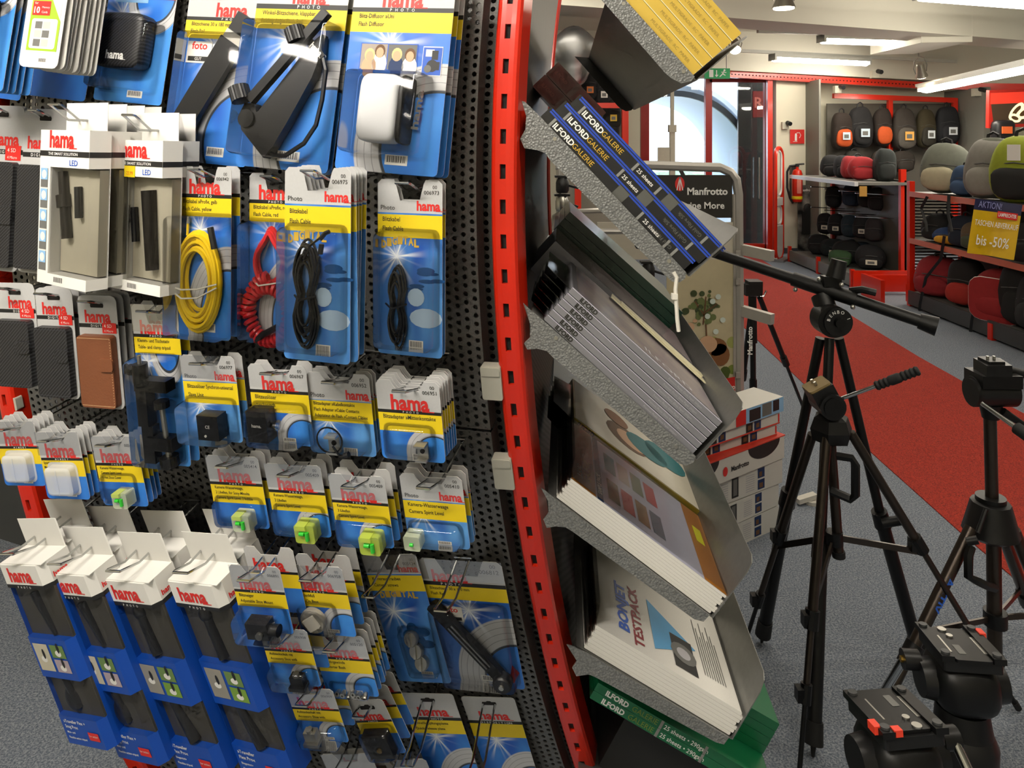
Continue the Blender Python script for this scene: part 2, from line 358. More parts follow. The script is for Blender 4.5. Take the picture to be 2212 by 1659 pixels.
# ---------------------------------------------------------------- the bowed pegboard gondola (h = depth below eye level, a = 0 left upright .. 1 right upright)
def RP(h): return Vector((-.02199*h**3 + .15419*h*h - .0173955*h - .00935, 1.055 + .206*h*h, EYE - h))
def LP(h): return Vector((-.925 + .181*(h - .497) + .169*(h - .497)*(h - .696), 1.34 + .065*h*h, EYE - h))
def SF(a, h): return LP(h).lerp(RP(h), a)
def axes(a, h):
    es = (SF(a + .01, h) - SF(a - .01, h)).normalized(); et = (SF(a, h + .01) - SF(a, h - .01)).normalized()
    n = et.cross(es).normalized(); n = -n if n.y > 0 else n
    es = (es - et * es.dot(et)).normalized()
    return es, -et, n           # right, up, towards the shopper
def pix(p): return (CX + p.x / p.y * FPX, YH + (EYE - p.z) / p.y * FPX)
def solve(u, v, off):
    a, h = .5, .4
    for _ in range(25):
        f = lambda a, h: pix(SF(a, h) + axes(a, h)[2] * off)
        u0, v0 = f(a, h); ua, va = f(a + .002, h); uh, vh = f(a, h + .002)
        A, B, C, D = (ua-u0)/.002, (uh-u0)/.002, (va-v0)/.002, (vh-v0)/.002; det = A*D - B*C
        da, dh = ((u-u0)*D - (v-v0)*B)/det, ((v-v0)*A - (u-u0)*C)/det
        a += max(-.3, min(.3, da)); h += max(-.3, min(.3, dh))
    return a, h
def GF(a, h, off):
    es, up, n = axes(a, h); m = Matrix((es, up, n)).transposed().to_4x4(); m.translation = SF(a, h) + n * off; return m
def scale_at(X):
    o = pix(X.translation); x = pix(X @ Vector((.01, 0, 0))); y = pix(X @ Vector((0, -.01, 0)))
    return abs(x[0] - o[0]) / .01, abs(y[1] - o[1]) / .01

HTOP, HBOT = -.42, 1.46
gon = thing('display_gondola', 'charcoal perforated pegboard display wall between two slotted red uprights', 'display rack', T(0, 0, 0))
m, t, b = newmat('charcoal_hammered'); o = t.obj(); nz = t.noise(o, 420, 2)
t.put(b.inputs['Base Color'], t.mix(nz, lin('#5b5b59'), lin('#83827e'))); b.inputs['Roughness'].default_value = .36; b.inputs['Metallic'].default_value = .45
bn = t.n('ShaderNodeBump'); bn.inputs['Strength'].default_value = .3; bn.inputs['Distance'].default_value = .001; t.put(bn.inputs['Height'], nz); t.put(b.inputs['Normal'], bn.outputs[0])
CHAR = m
def perforated(a0, a1, h0, h1, off, pitch=.0138, r=.0039, rim=True):
    wid = (SF(1, .5) - SF(0, .5)).length; nc = int((a1 - a0) * wid / pitch); nr = int((h1 - h0) / (pitch * .92)); g = G()
    da, dh = (a1 - a0) / nc, (h1 - h0) / nr; ra, rh = r / wid, r
    sq = [(1,0),(1,1),(0,1),(-1,1),(-1,0),(-1,-1),(0,-1),(1,-1)]
    for i in range(nc):
        for j in range(nr + (i % 2)):
            ca = a0 + (i + .5) * da; top = h0 + (j - .5 * (i % 2)) * dh; lo, hi = max(top, h0), min(top + dh, h1); ch = (lo + hi) / 2
            n = axes(ca, ch)[2]; ln = [(ca + x * da / 2, ch + y * (hi - lo) / 2) for x, y in sq]
            k = 1 if hi - lo > dh * .9 else .35
            hl = [(ca + k * ra * x / math.hypot(x, y), ch + k * rh * y / math.hypot(x, y)) for x, y in sq]
            o_ = [SF(*q) + n * off for q in ln]; i_ = [SF(*q) + n * off for q in hl]
            vs = o_ + i_; fs = [(q, (q+1) % 8, 8 + (q+1) % 8, 8 + q) for q in range(8)]
            if rim: vs += [p - n * .002 for p in i_]; fs += [(8+q, 8+(q+1) % 8, 16+(q+1) % 8, 16+q) for q in range(8)]
            g.add(vs, fs)
    return g
def strip(g, a, h0, h1, off0, off1, nn=24, m=0):        # narrow flange of a panel going back
    vs = []
    for i in range(nn + 1):
        h = h0 + (h1 - h0) * i / nn; n = axes(a, h)[2]; vs += [SF(a, h) + n * off0, SF(a, h) + n * off1]
    g.add(vs, [(2*i, 2*i+1, 2*i+3, 2*i+2) for i in range(nn)], m); return g
HJ = 0.435                                               # joint between the upper and the lower sheet
for h0, h1, nm in ((HTOP, HJ - .002, 'upper_perforated_sheet'), (HJ + .002, HBOT, 'lower_perforated_sheet')):
    g = perforated(.045, .955, h0, h1, 0); strip(g, .955, h0, h1, 0, -.03); strip(g, .045, h0, h1, 0, -.03); g.ob(nm, CHAR, gon)
perforated(.05, .975, HTOP, HBOT, -.05, .0145, .0042, False).ob('rear_perforated_sheet', CHAR, gon)
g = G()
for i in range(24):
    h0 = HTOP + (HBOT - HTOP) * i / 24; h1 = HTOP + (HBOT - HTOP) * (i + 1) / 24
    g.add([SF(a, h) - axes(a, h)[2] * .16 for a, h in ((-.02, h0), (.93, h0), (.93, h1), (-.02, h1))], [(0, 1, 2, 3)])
g.ob('dark_interior_plane', M('inner_black', '#0b0b0c', .7), gon)  # black plane added to stand for the dark inside behind the holes
g = G(); g.add([LP(h) + d_ for h in (.2, .5, .8) for d_ in (Vector((-.03, .04, 0)), Vector((-.32, .16, 0)))], [(0, 1, 3, 2), (2, 3, 5, 4)]); g.ob('neighbour_sheet', M('neighbour_charcoal', '#3d3d3b', .5, .3), gon)
G().box((-1.0, 1.25, 0), (-.35, 1.6, .12)).ob('plinth', M('inner_black'), gon)
# slotted uprights: rounded tube with real rectangular openings on the front
def upright(a, nm, w=.038, phase=0):
    es = lambda h: axes(max(.02, min(.98, a)), h)
    hs = []; k = -6
    while .05 * k + phase < HBOT: hs += [.05*k + phase - .0105, .05*k + phase + .0105]; k += 1
    prof = [(-.5, -.05), (-.5, -.006), (-.42, -.0015), (-.3, 0), (-.115, .0005), (.115, .0005), (.3, 0), (.42, -.0015), (.5, -.006), (.5, -.05)]
    g = G(); ring = []
    for h in hs:
        e, up, n = es(h); c_ = SF(a, h) + n * .012
        ring.append([c_ + e * (x * w) + n * z for x, z in prof])
    kk = len(prof)
    for i in range(len(hs) - 1):
        vs = ring[i] + ring[i + 1]
        for j in range(kk - 1):
            slot = (i % 2 == 0 and j == 4)
            if not slot: g.add([vs[j], vs[j+1], vs[kk+j+1], vs[kk+j]], [(0, 1, 2, 3)], 0)
            else:
                n = es(hs[i])[2]; q = [vs[j], vs[j+1], vs[kk+j+1], vs[kk+j]]; d = [p - n * .006 for p in q]
                g.add(q + d, [(0,1,5,4),(1,2,6,5),(2,3,7,6),(3,0,4,7)], 0); g.add(d, [(0,1,2,3)], 1)
    return g.ob(nm, [RED, M('slot_black', '#120b0a', .8)], gon, None, True)
upright(1.0, 'slotted_upright', phase=.04)
upright(0.0, 'slotted_upright', phase=.02)
CLIP = M('cream_plastic', '#bdbbae', .4)
for (u, v) in ((1063, 826), (1088, 1021)):
    a, h = solve(u, v, .012); X = GF(a, h, .012); g = G(); g.prism(rrect(-.0155, -.026, .0155, .026, .003), -.012, .004, X=X); g.prism(rrect(-.014, .012, .014, .025, .003), .004, .006, X=X); g.ob('joint_clip', CLIP, gon)
a, h = solve(30, 872, .005); X = GF(a, h, .005); G().prism(rrect(-.01, -.012, .01, .012, .003), -.01, .004, X=X).ob('joint_clip', CLIP, gon)

# ---------------------------------------------------------------- printed card stock
HDR = M('card_silver_grey', '#c4c4c4', .42, var=.05, scale=300)
PBLK = M('card_print_black', '#1d1d1d', .5); PYEL = M('card_print_yellow', '#f0d21c', .5, var=.03); PWHT = M('card_white', '#eceae4', .55, var=.02)
PRED = M('print_red', '#e02c26', .5, var=.03); PTXT = M('print_dark', '#2b2a26', .6); PTW = M('print_white', '#f4f4f0', .6)
PGOLD = M('print_gold', '#d6ae3a', .5); PGRN = M('print_green', '#9ccb2e', .5); PBL = M('print_blue', '#1b59c4', .45); PGREY = M('print_mid_grey', '#6d6d6a', .6)
PLB = M('print_light_blue', '#8fbfe8', .5); PSKIN = M('print_skin', '#d9ae8c', .6); PHAIR = M('print_brown', '#6b4a2c', .6); PBLOND = M('print_blond', '#dcc78f', .6); PNAVY = M('print_navy', '#12305e', .6); PTEAL = M('print_teal', '#1e6d74', .6)
def print_blue(name, asp, burst, arc, c0='#165ac8', c1='#469aee', rad=.45, lo=.08):
    m, t, b = newmat(name); o = t.n('ShaderNodeTexCoord').outputs['Generated']; x, y, z = t.xyz(o); y = t.m('MULTIPLY', y, asp)
    col = t.mix(t.step(t.noise(o, 2.3, 2), .5, .25), lin(c0), lin(c1))
    if arc:
        d = t.m('SQRT', t.m('ADD', t.m('POWER', t.m('ABSOLUTE', t.m('SUBTRACT', x, arc[0])), 2), t.m('POWER', t.m('ABSOLUTE', t.m('SUBTRACT', y, arc[1])), 2)))
        ring = t.m('MULTIPLY', t.step(d, arc[2], .006), t.m('SUBTRACT', 1, t.step(d, arc[3], .006)))
        thin = t.m('LESS_THAN', t.m('ABSOLUTE', t.m('SUBTRACT', t.m('FRACT', t.m('MULTIPLY', d, 14)), .5)), .05)
        col = t.mix(ring, col, t.mix(t.m('MULTIPLY', thin, .6), lin('#c9c9cb'), lin('#5d6066')))
        edge = t.m('LESS_THAN', t.m('ABSOLUTE', t.m('SUBTRACT', d, arc[2])), .012); col = t.mix(edge, col, lin('#3c4048'))
    if burst:
        dx, dy = t.m('SUBTRACT', x, burst[0]), t.m('SUBTRACT', y, burst[1]); an = t.m('ARCTAN2', dy, dx)
        d = t.m('SQRT', t.m('ADD', t.m('MULTIPLY', dx, dx), t.m('MULTIPLY', dy, dy)))
        ray = t.m('ADD', t.m('SINE', t.m('MULTIPLY', an, 11)), t.m('ADD', t.m('SINE', t.m('MULTIPLY', an, 17)), t.m('SINE', t.m('ADD', t.m('MULTIPLY', an, 5), 1))))
        ray = t.m('MULTIPLY', t.m('MAXIMUM', ray, 0), .6); fall = t.m('POWER', t.m('MAXIMUM', t.m('SUBTRACT', 1, t.m('DIVIDE', d, rad)), 0), 1.5)
        core = t.m('POWER', t.m('MAXIMUM', t.m('SUBTRACT', 1, t.m('DIVIDE', d, rad * .35)), 0), 1.5)
        f = t.m('MINIMUM', t.m('ADD', t.m('MULTIPLY', ray, fall), core), 1); col = t.mix(f, col, lin('#f2f6fb'))
    t.put(b.inputs['Base Color'], col); b.inputs['Roughness'].default_value = .4
    return m
BL_BURST = print_blue('card_blue_burst_arc', 1.9, (.42, 1.2), (.95, .25, .52, .78))
BL_ARC = print_blue('card_blue_arc', 1.3, None, (.86, .12, .3, .46))
BL_DIG = print_blue('card_blue_digital', 2.4, (.3, 1.35), None, '#1350b4', '#62a9ee', .5)
BL_DIG2 = print_blue('card_blue_digital_short', 1.3, (.3, .55), None, '#1c5cbc', '#6fb2ef', .4)
BL_RAIL = print_blue('card_blue_rail', 1.55, (.5, .95), (1.0, .1, .45, .78), '#174fb0', '#3f86de')
BL_PLAIN = print_blue('card_blue_plain', 1.2, None, None, '#1b5cc6', '#3d8ae2')
BL_LIGHT = print_blue('card_blue_bright', 1.4, (.25, .9), (.7, 1.1, .28, .4), '#1d68d2', '#55a6f2')
BLIS = clear('blister_plastic', (.992, .993, .995), .07, .8, .004)
COVER = clear('cover_film', (.985, .987, .99), .07, .45, .0)
WIRE = CHROME
def blister(w, h, bxs, name='blister', parent=None, mat=None):
    x0, y0, x1, y1, d = bxs; x0, x1, y0, y1 = x0 * w, x1 * w, -y1 * h, -y0 * h
    r = min(.008, (x1 - x0) / 4, (y1 - y0) / 4); g = G(); loops = []
    for ins, z in ((-.004, .0009), (0, .001), (.0005, d * .8), (.0025, d * .96), (.006, d)):
        loops.append([(p[0], p[1], z) for p in rrect(x0 + ins, y0 + ins, x1 - ins, y1 - ins, max(r - ins * .5, .002), 3)])
    n = len(loops[0]); vs = [p for l in loops for p in l]
    fs = [(k*n + i, k*n + (i+1) % n, (k+1)*n + (i+1) % n, (k+1)*n + i) for k in range(len(loops) - 1) for i in range(n)] + [tuple(range((len(loops)-1)*n, len(loops)*n))]
    return g.add(vs, fs).ob(name, mat or BLIS, parent, None, True)
def card_mesh(w, h, bands, notch, r, blue):
    """card stock cut in printed bands; notch = width of the hanger cut-out in the header"""
    th = .0006; g = G(); ys = [0] + [-e * h for e, _ in bands]
    for i, (e, mi) in enumerate(bands):
        yt, yb = ys[i], ys[i + 1]; pl = []
        bl = [(-w/2 + r - r*math.sin(R(q)), yb + r - r*math.cos(R(q))) for q in (0, 30, 60, 90)] if i == len(bands) - 1 else [(-w/2, yb)]
        pl += bl[::-1] if i == len(bands) - 1 else bl
        pl += [(-x, y) for x, y in bl]
        if i == 0:
            k = w * .06
            if notch: pl += [(w/2, yt - k), (w/2 - k, yt), (w*notch/2 + k*.6, yt), (w*notch/2 + k*.1, yt - k), (w*notch/2 - w*.06, yt - h*.12), (-w*notch/2 + w*.06, yt - h*.12), (-w*notch/2 - k*.1, yt - k), (-w*notch/2 - k*.6, yt), (-w/2 + k, yt), (-w/2, yt - k)]
            else: pl += [(w/2, yt - r), (w/2 - r*.3, yt - r*.3), (w/2 - r, yt), (-w/2 + r, yt), (-w/2 + r*.3, yt - r*.3), (-w/2, yt - r)]
        else: pl += [(w/2, yt), (-w/2, yt)]
        g.prism(pl, -th, 0, mi, ms=4)
        g.m[-len(pl) - 2] = 4
    return g.mesh('card', [HDR, PBLK, PYEL, blue, PWHT])
STD = [(.37, 0), (.41, 1), (.62, 2), (1, 3)]
PHO = [(.19, 0), (.2, 3), (.33, 2), (1, 3)]
PHOS = [(.36, 0), (.375, 3), (.62, 2), (1, 3)]
def logo(g, x, y, w, m=0, z=.0004, al=.5, X=None):
    g.txt('hama', x, y, w, w * .38, m, z, .035, al, X); x0 = x - al * w
    g.add([(x0 + w*.8, y - w*.035, z), (x0 + w*1.12, y - w*.035, z), (x0 + w*1.12, y - w*.012, z), (x0 + w*.8, y - w*.012, z)], [(0,1,2,3)], m, X)
def barcode(w, h, parent, x=0., fw=.22, y=.96, bh=.05):
    g = G(); bw = w * fw; y0, y1 = -h * y, -h * (y - bh); x *= w
    g.add([(x - bw/2, y0, .0004), (x + bw/2, y0, .0004), (x + bw/2, y1, .0004), (x - bw/2, y1, .0004)], [(0,1,2,3)], 0)
    rg = random.Random(3); q = x - bw*.42
    while q < x + bw*.4:
        d = rg.choice((.012, .02, .03)) * bw * 1.3; g.add([(q, y0 + bh*h*.25, .0006), (q + d, y0 + bh*h*.25, .0006), (q + d, y1 - bh*h*.1, .0006), (q, y1 - bh*h*.1, .0006)], [(0,1,2,3)], 1); q += d * 2.1
    g.ob('barcode', [PWHT, PBLK], parent)
def hook(a, h, L, desc, dy=.016, up=.012, w=.0105):
    X = GF(a, h, 0) @ T(0, -dy, 0); rad = .0019; g = G(); pts = []
    for s in (-1, 1):
        q = [(s*w, 0, -.002), (s*w, 0, L * .5), (s*w, 0, L - .035), (s*w, up, L - .004), (s*w*.93, up + .001, L)]
        pts += q if s < 0 else q[::-1]
    g.tube(pts, rad, 6)
    g.tube([(-w - .004, .004, .002), (w + .004, .004, .002)], rad, 6); o = g.ob('display_hook', WIRE, None, X, True)
    return tag(o, 'chrome double wire hook carrying the ' + desc, 'hook', 'wire hooks on the pegboard')
HSLOT = [(-.013, 0), (-.012, .0035), (-.005, .0035), (-.003, .006), (.003, .006), (.005, .0035), (.012, .0035), (.013, 0), (.012, -.0035), (-.012, -.0035)]
CARDS = {}
def card(desc, label, u, v, wp, hp, off, bands=STD, notch=.42, blue=None, r=.006, back=0, step=.0075, rot=0., yaw=0., pit=0., bl=None, prod=None,
         brand=(0, .345, .52), sub='PHOTO', lines=(), num=None, cat='blister card', cover=True, hk=True, hl=.025, group=None, bar=True, style='std', keep=('card', 'brand_lettering', 'range_lettering')):
    a, h = solve(u, v, off); X = GF(a, h, off) @ RZ(rot) @ RY(yaw) @ RX(pit); sx, sy = scale_at(X); w, H = wp / sx, hp / sy
    t = thing('blister_card', label, cat, X, group or (desc + 's' if back else None)); t['w'] = w; del t['w']
    link('card', card_mesh(w, H, bands, notch, r, blue or BL_ARC), t)
    g = G(); k = len(lines); e = [b_[0] for b_ in bands]
    if style == 'std' and brand:
        logo(g, brand[0]*w, -brand[1]*H, brand[2]*w); g.ob('brand_lettering', PRED, t)
        if sub:
            g = G(); n = len(sub)
            for i, ch in enumerate(sub): g.txt(ch, brand[0]*w + (i - (n-1)/2) * w * .055, -e[1]*H + (e[1]-e[0])*H*.2, None, (e[1]-e[0])*H*.62, 0, .0004, .01, .5)
            g.ob('range_lettering', PTW, t)
    elif style == 'photo':
        logo(g, .47*w, -(e[0] - .012*min(1, H/w))*H + .0015, .36*w, al=1); g.ob('brand_lettering', PRED, t)
        G().txt('Photo', -.45*w, -e[0]*H + .004, .22*w, None, 0, .0004, .005).ob('range_lettering', PTXT, t)
    if any(lines):
        i = next(j for j, b_ in enumerate(bands) if b_[1] == 2); y0, y1 = e[i-1], e[i]; g = G()
        for j, s in enumerate(lines):
            if not s: continue
            hh = min((y1 - y0) * H / (len(lines) + .9) * .62, w * .062); yy = -(y0 + (y1 - y0) * (j + .75) / (len(lines) + .5)) * H
            wd = glyphs(s, 0.)[2] / glyphs(s, 0.)[3] * hh * .8
            g.txt(s, -.42*w, yy, min(wd, .84*w), hh, 0, .0004, .008)
        g.ob('product_lettering', PTXT, t)
    if num: G().txt('00', .42*w, -.09*H if H < w*1.7 else -.05*H, None, w*.05, 0, .0004, 0, 1).txt(num, .45*w, (-.09*H if H < w*1.7 else -.05*H) - w*.08, None, w*.055, 0, .0004, .005, 1).ob('article_number', PTXT, t)
    if bar: barcode(w, H, t, .1)
    if notch is None: G().prism([(x, y - .016) for x, y in HSLOT], 0, .0005).ob('hanger_slot', M('slot_black'), t)
    elif cover: G().add([(-w/2, 0, .001), (w/2, 0, .001), (w/2, -e[0]*H*.9, .001), (-w/2, -e[0]*H*.9, .001)], [(0, 1, 2, 3)]).ob('clear_tab', COVER, t)
    if bl: blister(w, H, bl, parent=t)
    if prod: prod(t, w, H)
    X0 = X
    for i in range(back):
        o2 = off - step * (i + 1) - random.uniform(0, .001); Xb = GF(a, h, o2) @ RZ(rot + random.uniform(-1.2, 1.2)) @ RY(yaw) @ T(random.uniform(-.001, .001), random.uniform(-.001, .001), 0)
        r2 = t.copy(); COL.objects.link(r2); r2.matrix_basis = Xb; r2['label'] = '%s %s behind the front one on its hook' % (ORD[i + 1], desc)
        for ch in t.children:
            if ch.name.split('.')[0] in keep: copy_part(ch, r2)
    if hk: hook(a, h, off + hl, desc)
    CARDS[desc] = (t, w, H, a, h)
    return t
# ---------------------------------------------------------------- the goods on the cards (card space: x right, y up, z out; origin top centre)
BK = BLACKP; BKM = M('black_anodised', '#232324', .38, .4, var=.1); SIL = M('brushed_silver', '#b9b7b0', .3, .9); GOLDM = M('brass', '#c9a24a', .3, 1.)
m, t, b = newmat('black_leatherette'); x, y, z = t.xyz(t.obj()); sv = t.m('SINE', t.m('MULTIPLY', t.m('SUBTRACT', y, t.m('MULTIPLY', x, .9)), 1100)); t.put(b.inputs['Base Color'], t.mix(t.step(sv, .1, .4), lin('#131315'), lin('#3a3a3d'))); b.inputs['Roughness'].default_value = .42
CARB = m; BRN = M('brown_leather', '#7d4a2e', .5, var=.15, scale=20, bump=.2)
STITCH = M('tan_stitching', '#c9a37c', .8); DSTI = M('dark_stitching', '#45454a', .8)
YELC = M('yellow_cable', '#f2cb12', .35); REDCB = M('red_cable', '#d5222a', .3); BLKC = M('black_cable', '#151517', .32); TIE = M('white_tie', '#e6e2d6', .5)
m, t, b = newmat('milky_plastic'); b.inputs['Base Color'].default_value = lin('#e9edf2'); b.inputs['Alpha'].default_value = .6; b.inputs['Roughness'].default_value = .25
MILK = m
m, t, b = newmat('green_acrylic'); b.inputs['Base Color'].default_value = lin('#d3e85c'); b.inputs['Alpha'].default_value = .5; b.inputs['Roughness'].default_value = .15
GACR = m
m, t, b = newmat('pale_acrylic'); b.inputs['Base Color'].default_value = lin('#dfe8c8'); b.inputs['Alpha'].default_value = .45; b.inputs['Roughness'].default_value = .12
PACR = m
VIAL = M('green_vial', '#39c53a', .2)
def at(w, H, x, y, z=.0): return Vector((x * w, -y * H, z))
def flat(g, poly, z, m=0): g.add([(x, y, z) for x, y in poly], [tuple(range(len(poly)))], m)
def frect(g, w, H, x0, y0, x1, y1, z=.0007, m=0): g.add([(x0*w, -y1*H, z), (x1*w, -y1*H, z), (x1*w, -y0*H, z), (x0*w, -y0*H, z)], [(0, 1, 2, 3)], m)
def fell(g, w, H, x, y, rx, ry, z=.0009, m=0, n=14): g.add([(x*w + rx*w*math.cos(6.2832*i/n), -y*H + ry*w*math.sin(6.2832*i/n), z) for i in range(n)], [tuple(range(n))], m)
def seal(t, w, H, x, y, s, word='GUT'):
    g = G(); frect(g, w, H, x - s, y - s*.55*w/H*1.3, x + s, y + s*.6*w/H*1.3, .0011, 0); hh = s * .7 * w
    g.txt('foto', x*w, -y*H + hh*.25, None, hh*.75, 1, .0014, .02, .5)
    frect(g, w, H, x - s*.85, y + s*.25*w/H*1.3, x + s*.85, y + s*.5*w/H*1.3, .0013, 2); g.txt(word, x*w, -(y + s*.45*w/H*1.3)*H, None, hh*.28, 0, .0015, .01, .5)
    g.ob('test_seal', [PWHT, PRED, PBLK], t)
def p_rail(t, w, H):
    A, B = at(w, H, -.36, .87, .012), at(w, H, .2, .345, .012); d = (B - A).normalized(); n = Vector((-d.y, d.x, 0)); L = (B - A).length
    X = frame(A, n, d)                                # x across, y along
    g = G(); bw = w * .14; g.prism([(-bw, -bw*.1), (bw, -bw*.1), (bw, L), (-bw, L)], -.006, .004); o = g.ob('rail', BKM, t, X)
    G().prism(rrect(-bw*.13, L*.16, bw*.13, L*.86, bw*.12), .004, .0045).ob('slot', M('slot_black'), o)
    g = G()
    for i in range(5):
        for s in (-1, 1): g.cyl((s*bw*.75, L*(.06 + .21*i + (.05 if s > 0 else 0)), .003), (s*bw*.75, L*(.06 + .21*i + (.05 if s > 0 else 0)), .0055), bw*.13, n=10)
    g.ob('rivets', M('dark_rivet', '#3c3c3e', .3, .7), o); G().cyl((0, L*.13, .004), (0, L*.13, .008), bw*.2, n=12).ob('screw', SIL, o)
    G().prism([(-bw*.9, L), (bw*.9, L), (bw*.9, L + bw*.7), (-bw*.9, L + bw*.7)], -.004, .005).ob('silver_plate', SIL, t, X)
    g = G(); g.prism([(-bw, L + bw*.7), (bw, L + bw*.7), (bw*1.0, L + bw*2.2), (-bw, L + bw*2.2)], .0, .012); sh = g.ob('hot_shoe', BKM, t, X)
    g = G(); g.prism([(-bw*.85, L + bw*.9), (-bw*.45, L + bw*.9), (-bw*.45, L + bw*2), (bw*.6, L + bw*2), (bw*.6, L + bw*1.7), (-bw*.1, L + bw*1.7), (-bw*.1, L + bw*1.25), (bw*.6, L + bw*1.25), (bw*.6, L + bw*.9), (-bw*.1, L+bw*.95), (-bw*.4, L+bw*.92)], .012, .0145); g.ob('shoe_plate', SIL, sh)
    seal(t, w, H, -.27, .4, .16)
def p_angle(t, w, H):
    k = lambda x, y, z: at(w, H, x, y, z)
    pts = [(-.22, .735), (.24, .4), (.35, .35), (.36, .45), (.3, .56), (.1, .78), (-.02, .9), (-.1, .955), (-.38, .83), (-.42, .75), (-.38, .7), (-.28, .7), (-.24, .74)]
    g = G(); g.prism([(x*w, -y*H) for x, y in pts][::-1], .004, .022); g.ob('grip', BK, t)
    g = G(); A, B = k(-.29, .69, .028), k(.4, .25, .028); g.bar(A, B, w*.085, .012, up=(0, 0, 1)); g.ob('arm', BKM, t)
    for (x, y) in ((.12, .37), (-.4, .665)):
        c_ = k(x, y, .03); X = frame(c_, (.6, .3, 0), (0, 0, 1)); g = G(); n = 20; g.prism([(w*.09*(1 + .07*(i % 2))*math.cos(6.2832*i/40), w*.09*(1 + .07*(i % 2))*math.sin(6.2832*i/40)) for i in range(40)], -.012, .01); g.ob('knob', BK, t, X)
    G().cyl(k(-.33, .775, .02), k(-.33, .775, .026), w*.085, n=20).ob('hinge_disc', BKM, t)
    G().cyl(k(.2, .45, .02), k(.2, .45, .0245), w*.028, n=12).ob('grip_hole', M('slot_black'), t)
    g = G(); g.tube([k(*q) for q in ((.37, .45, .018), (.43, .52, .02), (.43, .66, .02), (.4, .78, .02), (.3, .87, .02), (.12, .935, .02), (0, .94, .018), (-.06, .93, .015))], w*.022, 6); g.ob('wrist_strap', BK, t)
    g = G(); flat(g, [(x*w, -y*H) for x, y in ((.19, .395), (.25, .37), (.41, .45), (.35, .475))][::-1], .0224, 0); o = g.ob('name_plate', PBLK, t)
    logo(g := G(), .0, .0, w*.15); g.ob('brand_lettering', PTW, t, T(k(.3, .435, .0232)) @ RZ(-40))
    barcode(w, H, t, .07, .24)
def p_diff(t, w, H):
    X = T(at(w, H, -.02, .7, .02)); G().ell((0, 0, 0), (w*.19, H*.165, .022), .35, .35, 24, 12).ob('white_diffuser', M('white_diffuser_plastic', '#e6e7ea', .4, var=.02), t, X, True)
    G().ell((w*.215, 0, -.004), (w*.03, H*.165, .024), .4, .4, 16, 10).ob('grey_rim', BKM, t, X, True)
    G().txt('hama', 0, 0, H*.19, w*.07, 0, 0, .03, .5).ob('side_lettering', PGREY, t, T(at(w, H, .3, .69, .006)) @ RZ(86))
    g = G(); frect(g, w, H, -.37, .365, .2, .515, .0007, 0)
    for x0, x1, mi in ((-.36, -.1, 1), (-.09, .19, 2)): frect(g, w, H, x0, .37, x1, .495, .0009, mi)
    for x, y, hm, sh in ((-.27, .425, 4, 3), (-.17, .405, 5, 6), (.0, .42, 4, 7), (.13, .42, 5, 6)):
        fell(g, w, H, x, y + .062, .075, .1, .001, sh); fell(g, w, H, x, y, .052, .062, .0012, hm); fell(g, w, H, x, y + .008, .038, .048, .0014, 3)
    frect(g, w, H, -.37, .5, .2, .515, .0016, 0)
    g.ob('photo_print', [PBL, M('print_warm_grey', '#a89c92', .6), PGREY, PSKIN, PBLOND, PHAIR, PWHT, PNAVY], t)
    g = G(); frect(g, w, H, .25, .375, .44, .52, .0007, 0); frect(g, w, H, .255, .38, .435, .515, .0009, 1); frect(g, w, H, .28, .39, .36, .425, .0011, 0); frect(g, w, H, .34, .395, .4, .44, .0012, 2); fell(g, w, H, .35, .47, .055, .055, .0012, 2); frect(g, w, H, .36, .45, .42, .49, .0011, 2); fell(g, w, H, .31, .485, .035, .035, .0013, 3)
    g.ob('camera_print', [PWHT, PBL, PBLK, PGREY], t)
def wallet(mat, sti, x0=-.44, x1=.44, y0=.34, y1=.97, strap=.55, z=.012):
    def f(t, w, H):
        g = G(); g.prism(rrect(x0*w, -y1*H, x1*w, -y0*H, .006), .001, z); o = g.ob('case', mat, t, None)
        g = G(); a = .93
        for s in range(26):
            for xx, yy, ho in ((x0 + (x1-x0)*(.04 + .92*s/25), y0 + (y1-y0)*.03, 1), (x0 + (x1-x0)*(.04 + .92*s/25), y1 - (y1-y0)*.03, 1), (x1 - (x1-x0)*.035, y0 + (y1-y0)*(.04 + .92*s/25), 0)):
                dx, dy = (w*.011, .0004) if ho else (.0004, w*.011); c_ = at(w, H, xx, yy); g.box((c_.x - dx, c_.y - dy, z), (c_.x + dx, c_.y + dy, z + .0006))
        g.ob('stitching', sti, o)
        g = G(); g.prism(rrect((x1 - .32)*w, -(strap + .09)*H, (x1 + .03)*w, -(strap - .02)*H, .005), z, z + .003); g.ob('strap', mat, t)
        g = G(); frect(g, w, H, .1, .24, .46, .33, .0007, 0); g.txt('4 SD', .15*w, -.28*H, None, w*.07, 1, .0009); g.txt('4 Micro', .15*w, -.32*H, None, w*.05, 1, .0009); g.ob('red_sticker', [PRED, PWHT], t)
    return f
def loops(g, w, H, n, cx, cy, rx, ry, r, z, rg, squeeze=None, spread=.12):
    for i in range(n):
        k = 1 - spread * 4 * i / max(1, n) * .6; ox, oy = rg.uniform(-.02, .02), rg.uniform(-.008, .008); pts = []
        for j in range(28):
            a = 6.2832 * j / 28; s = 1.
            if squeeze: s = 1 - squeeze[1] * math.exp(-((math.sin(a) * -1 - squeeze[0]) / squeeze[2]) ** 2)
            pts.append((w*(cx + ox + rx*k*s*math.cos(a)), -H*(cy + oy) + H*ry*k*math.sin(a), z + .006*(i % 3) * .6))
        g.tube(pts, r, 6, closed=True)
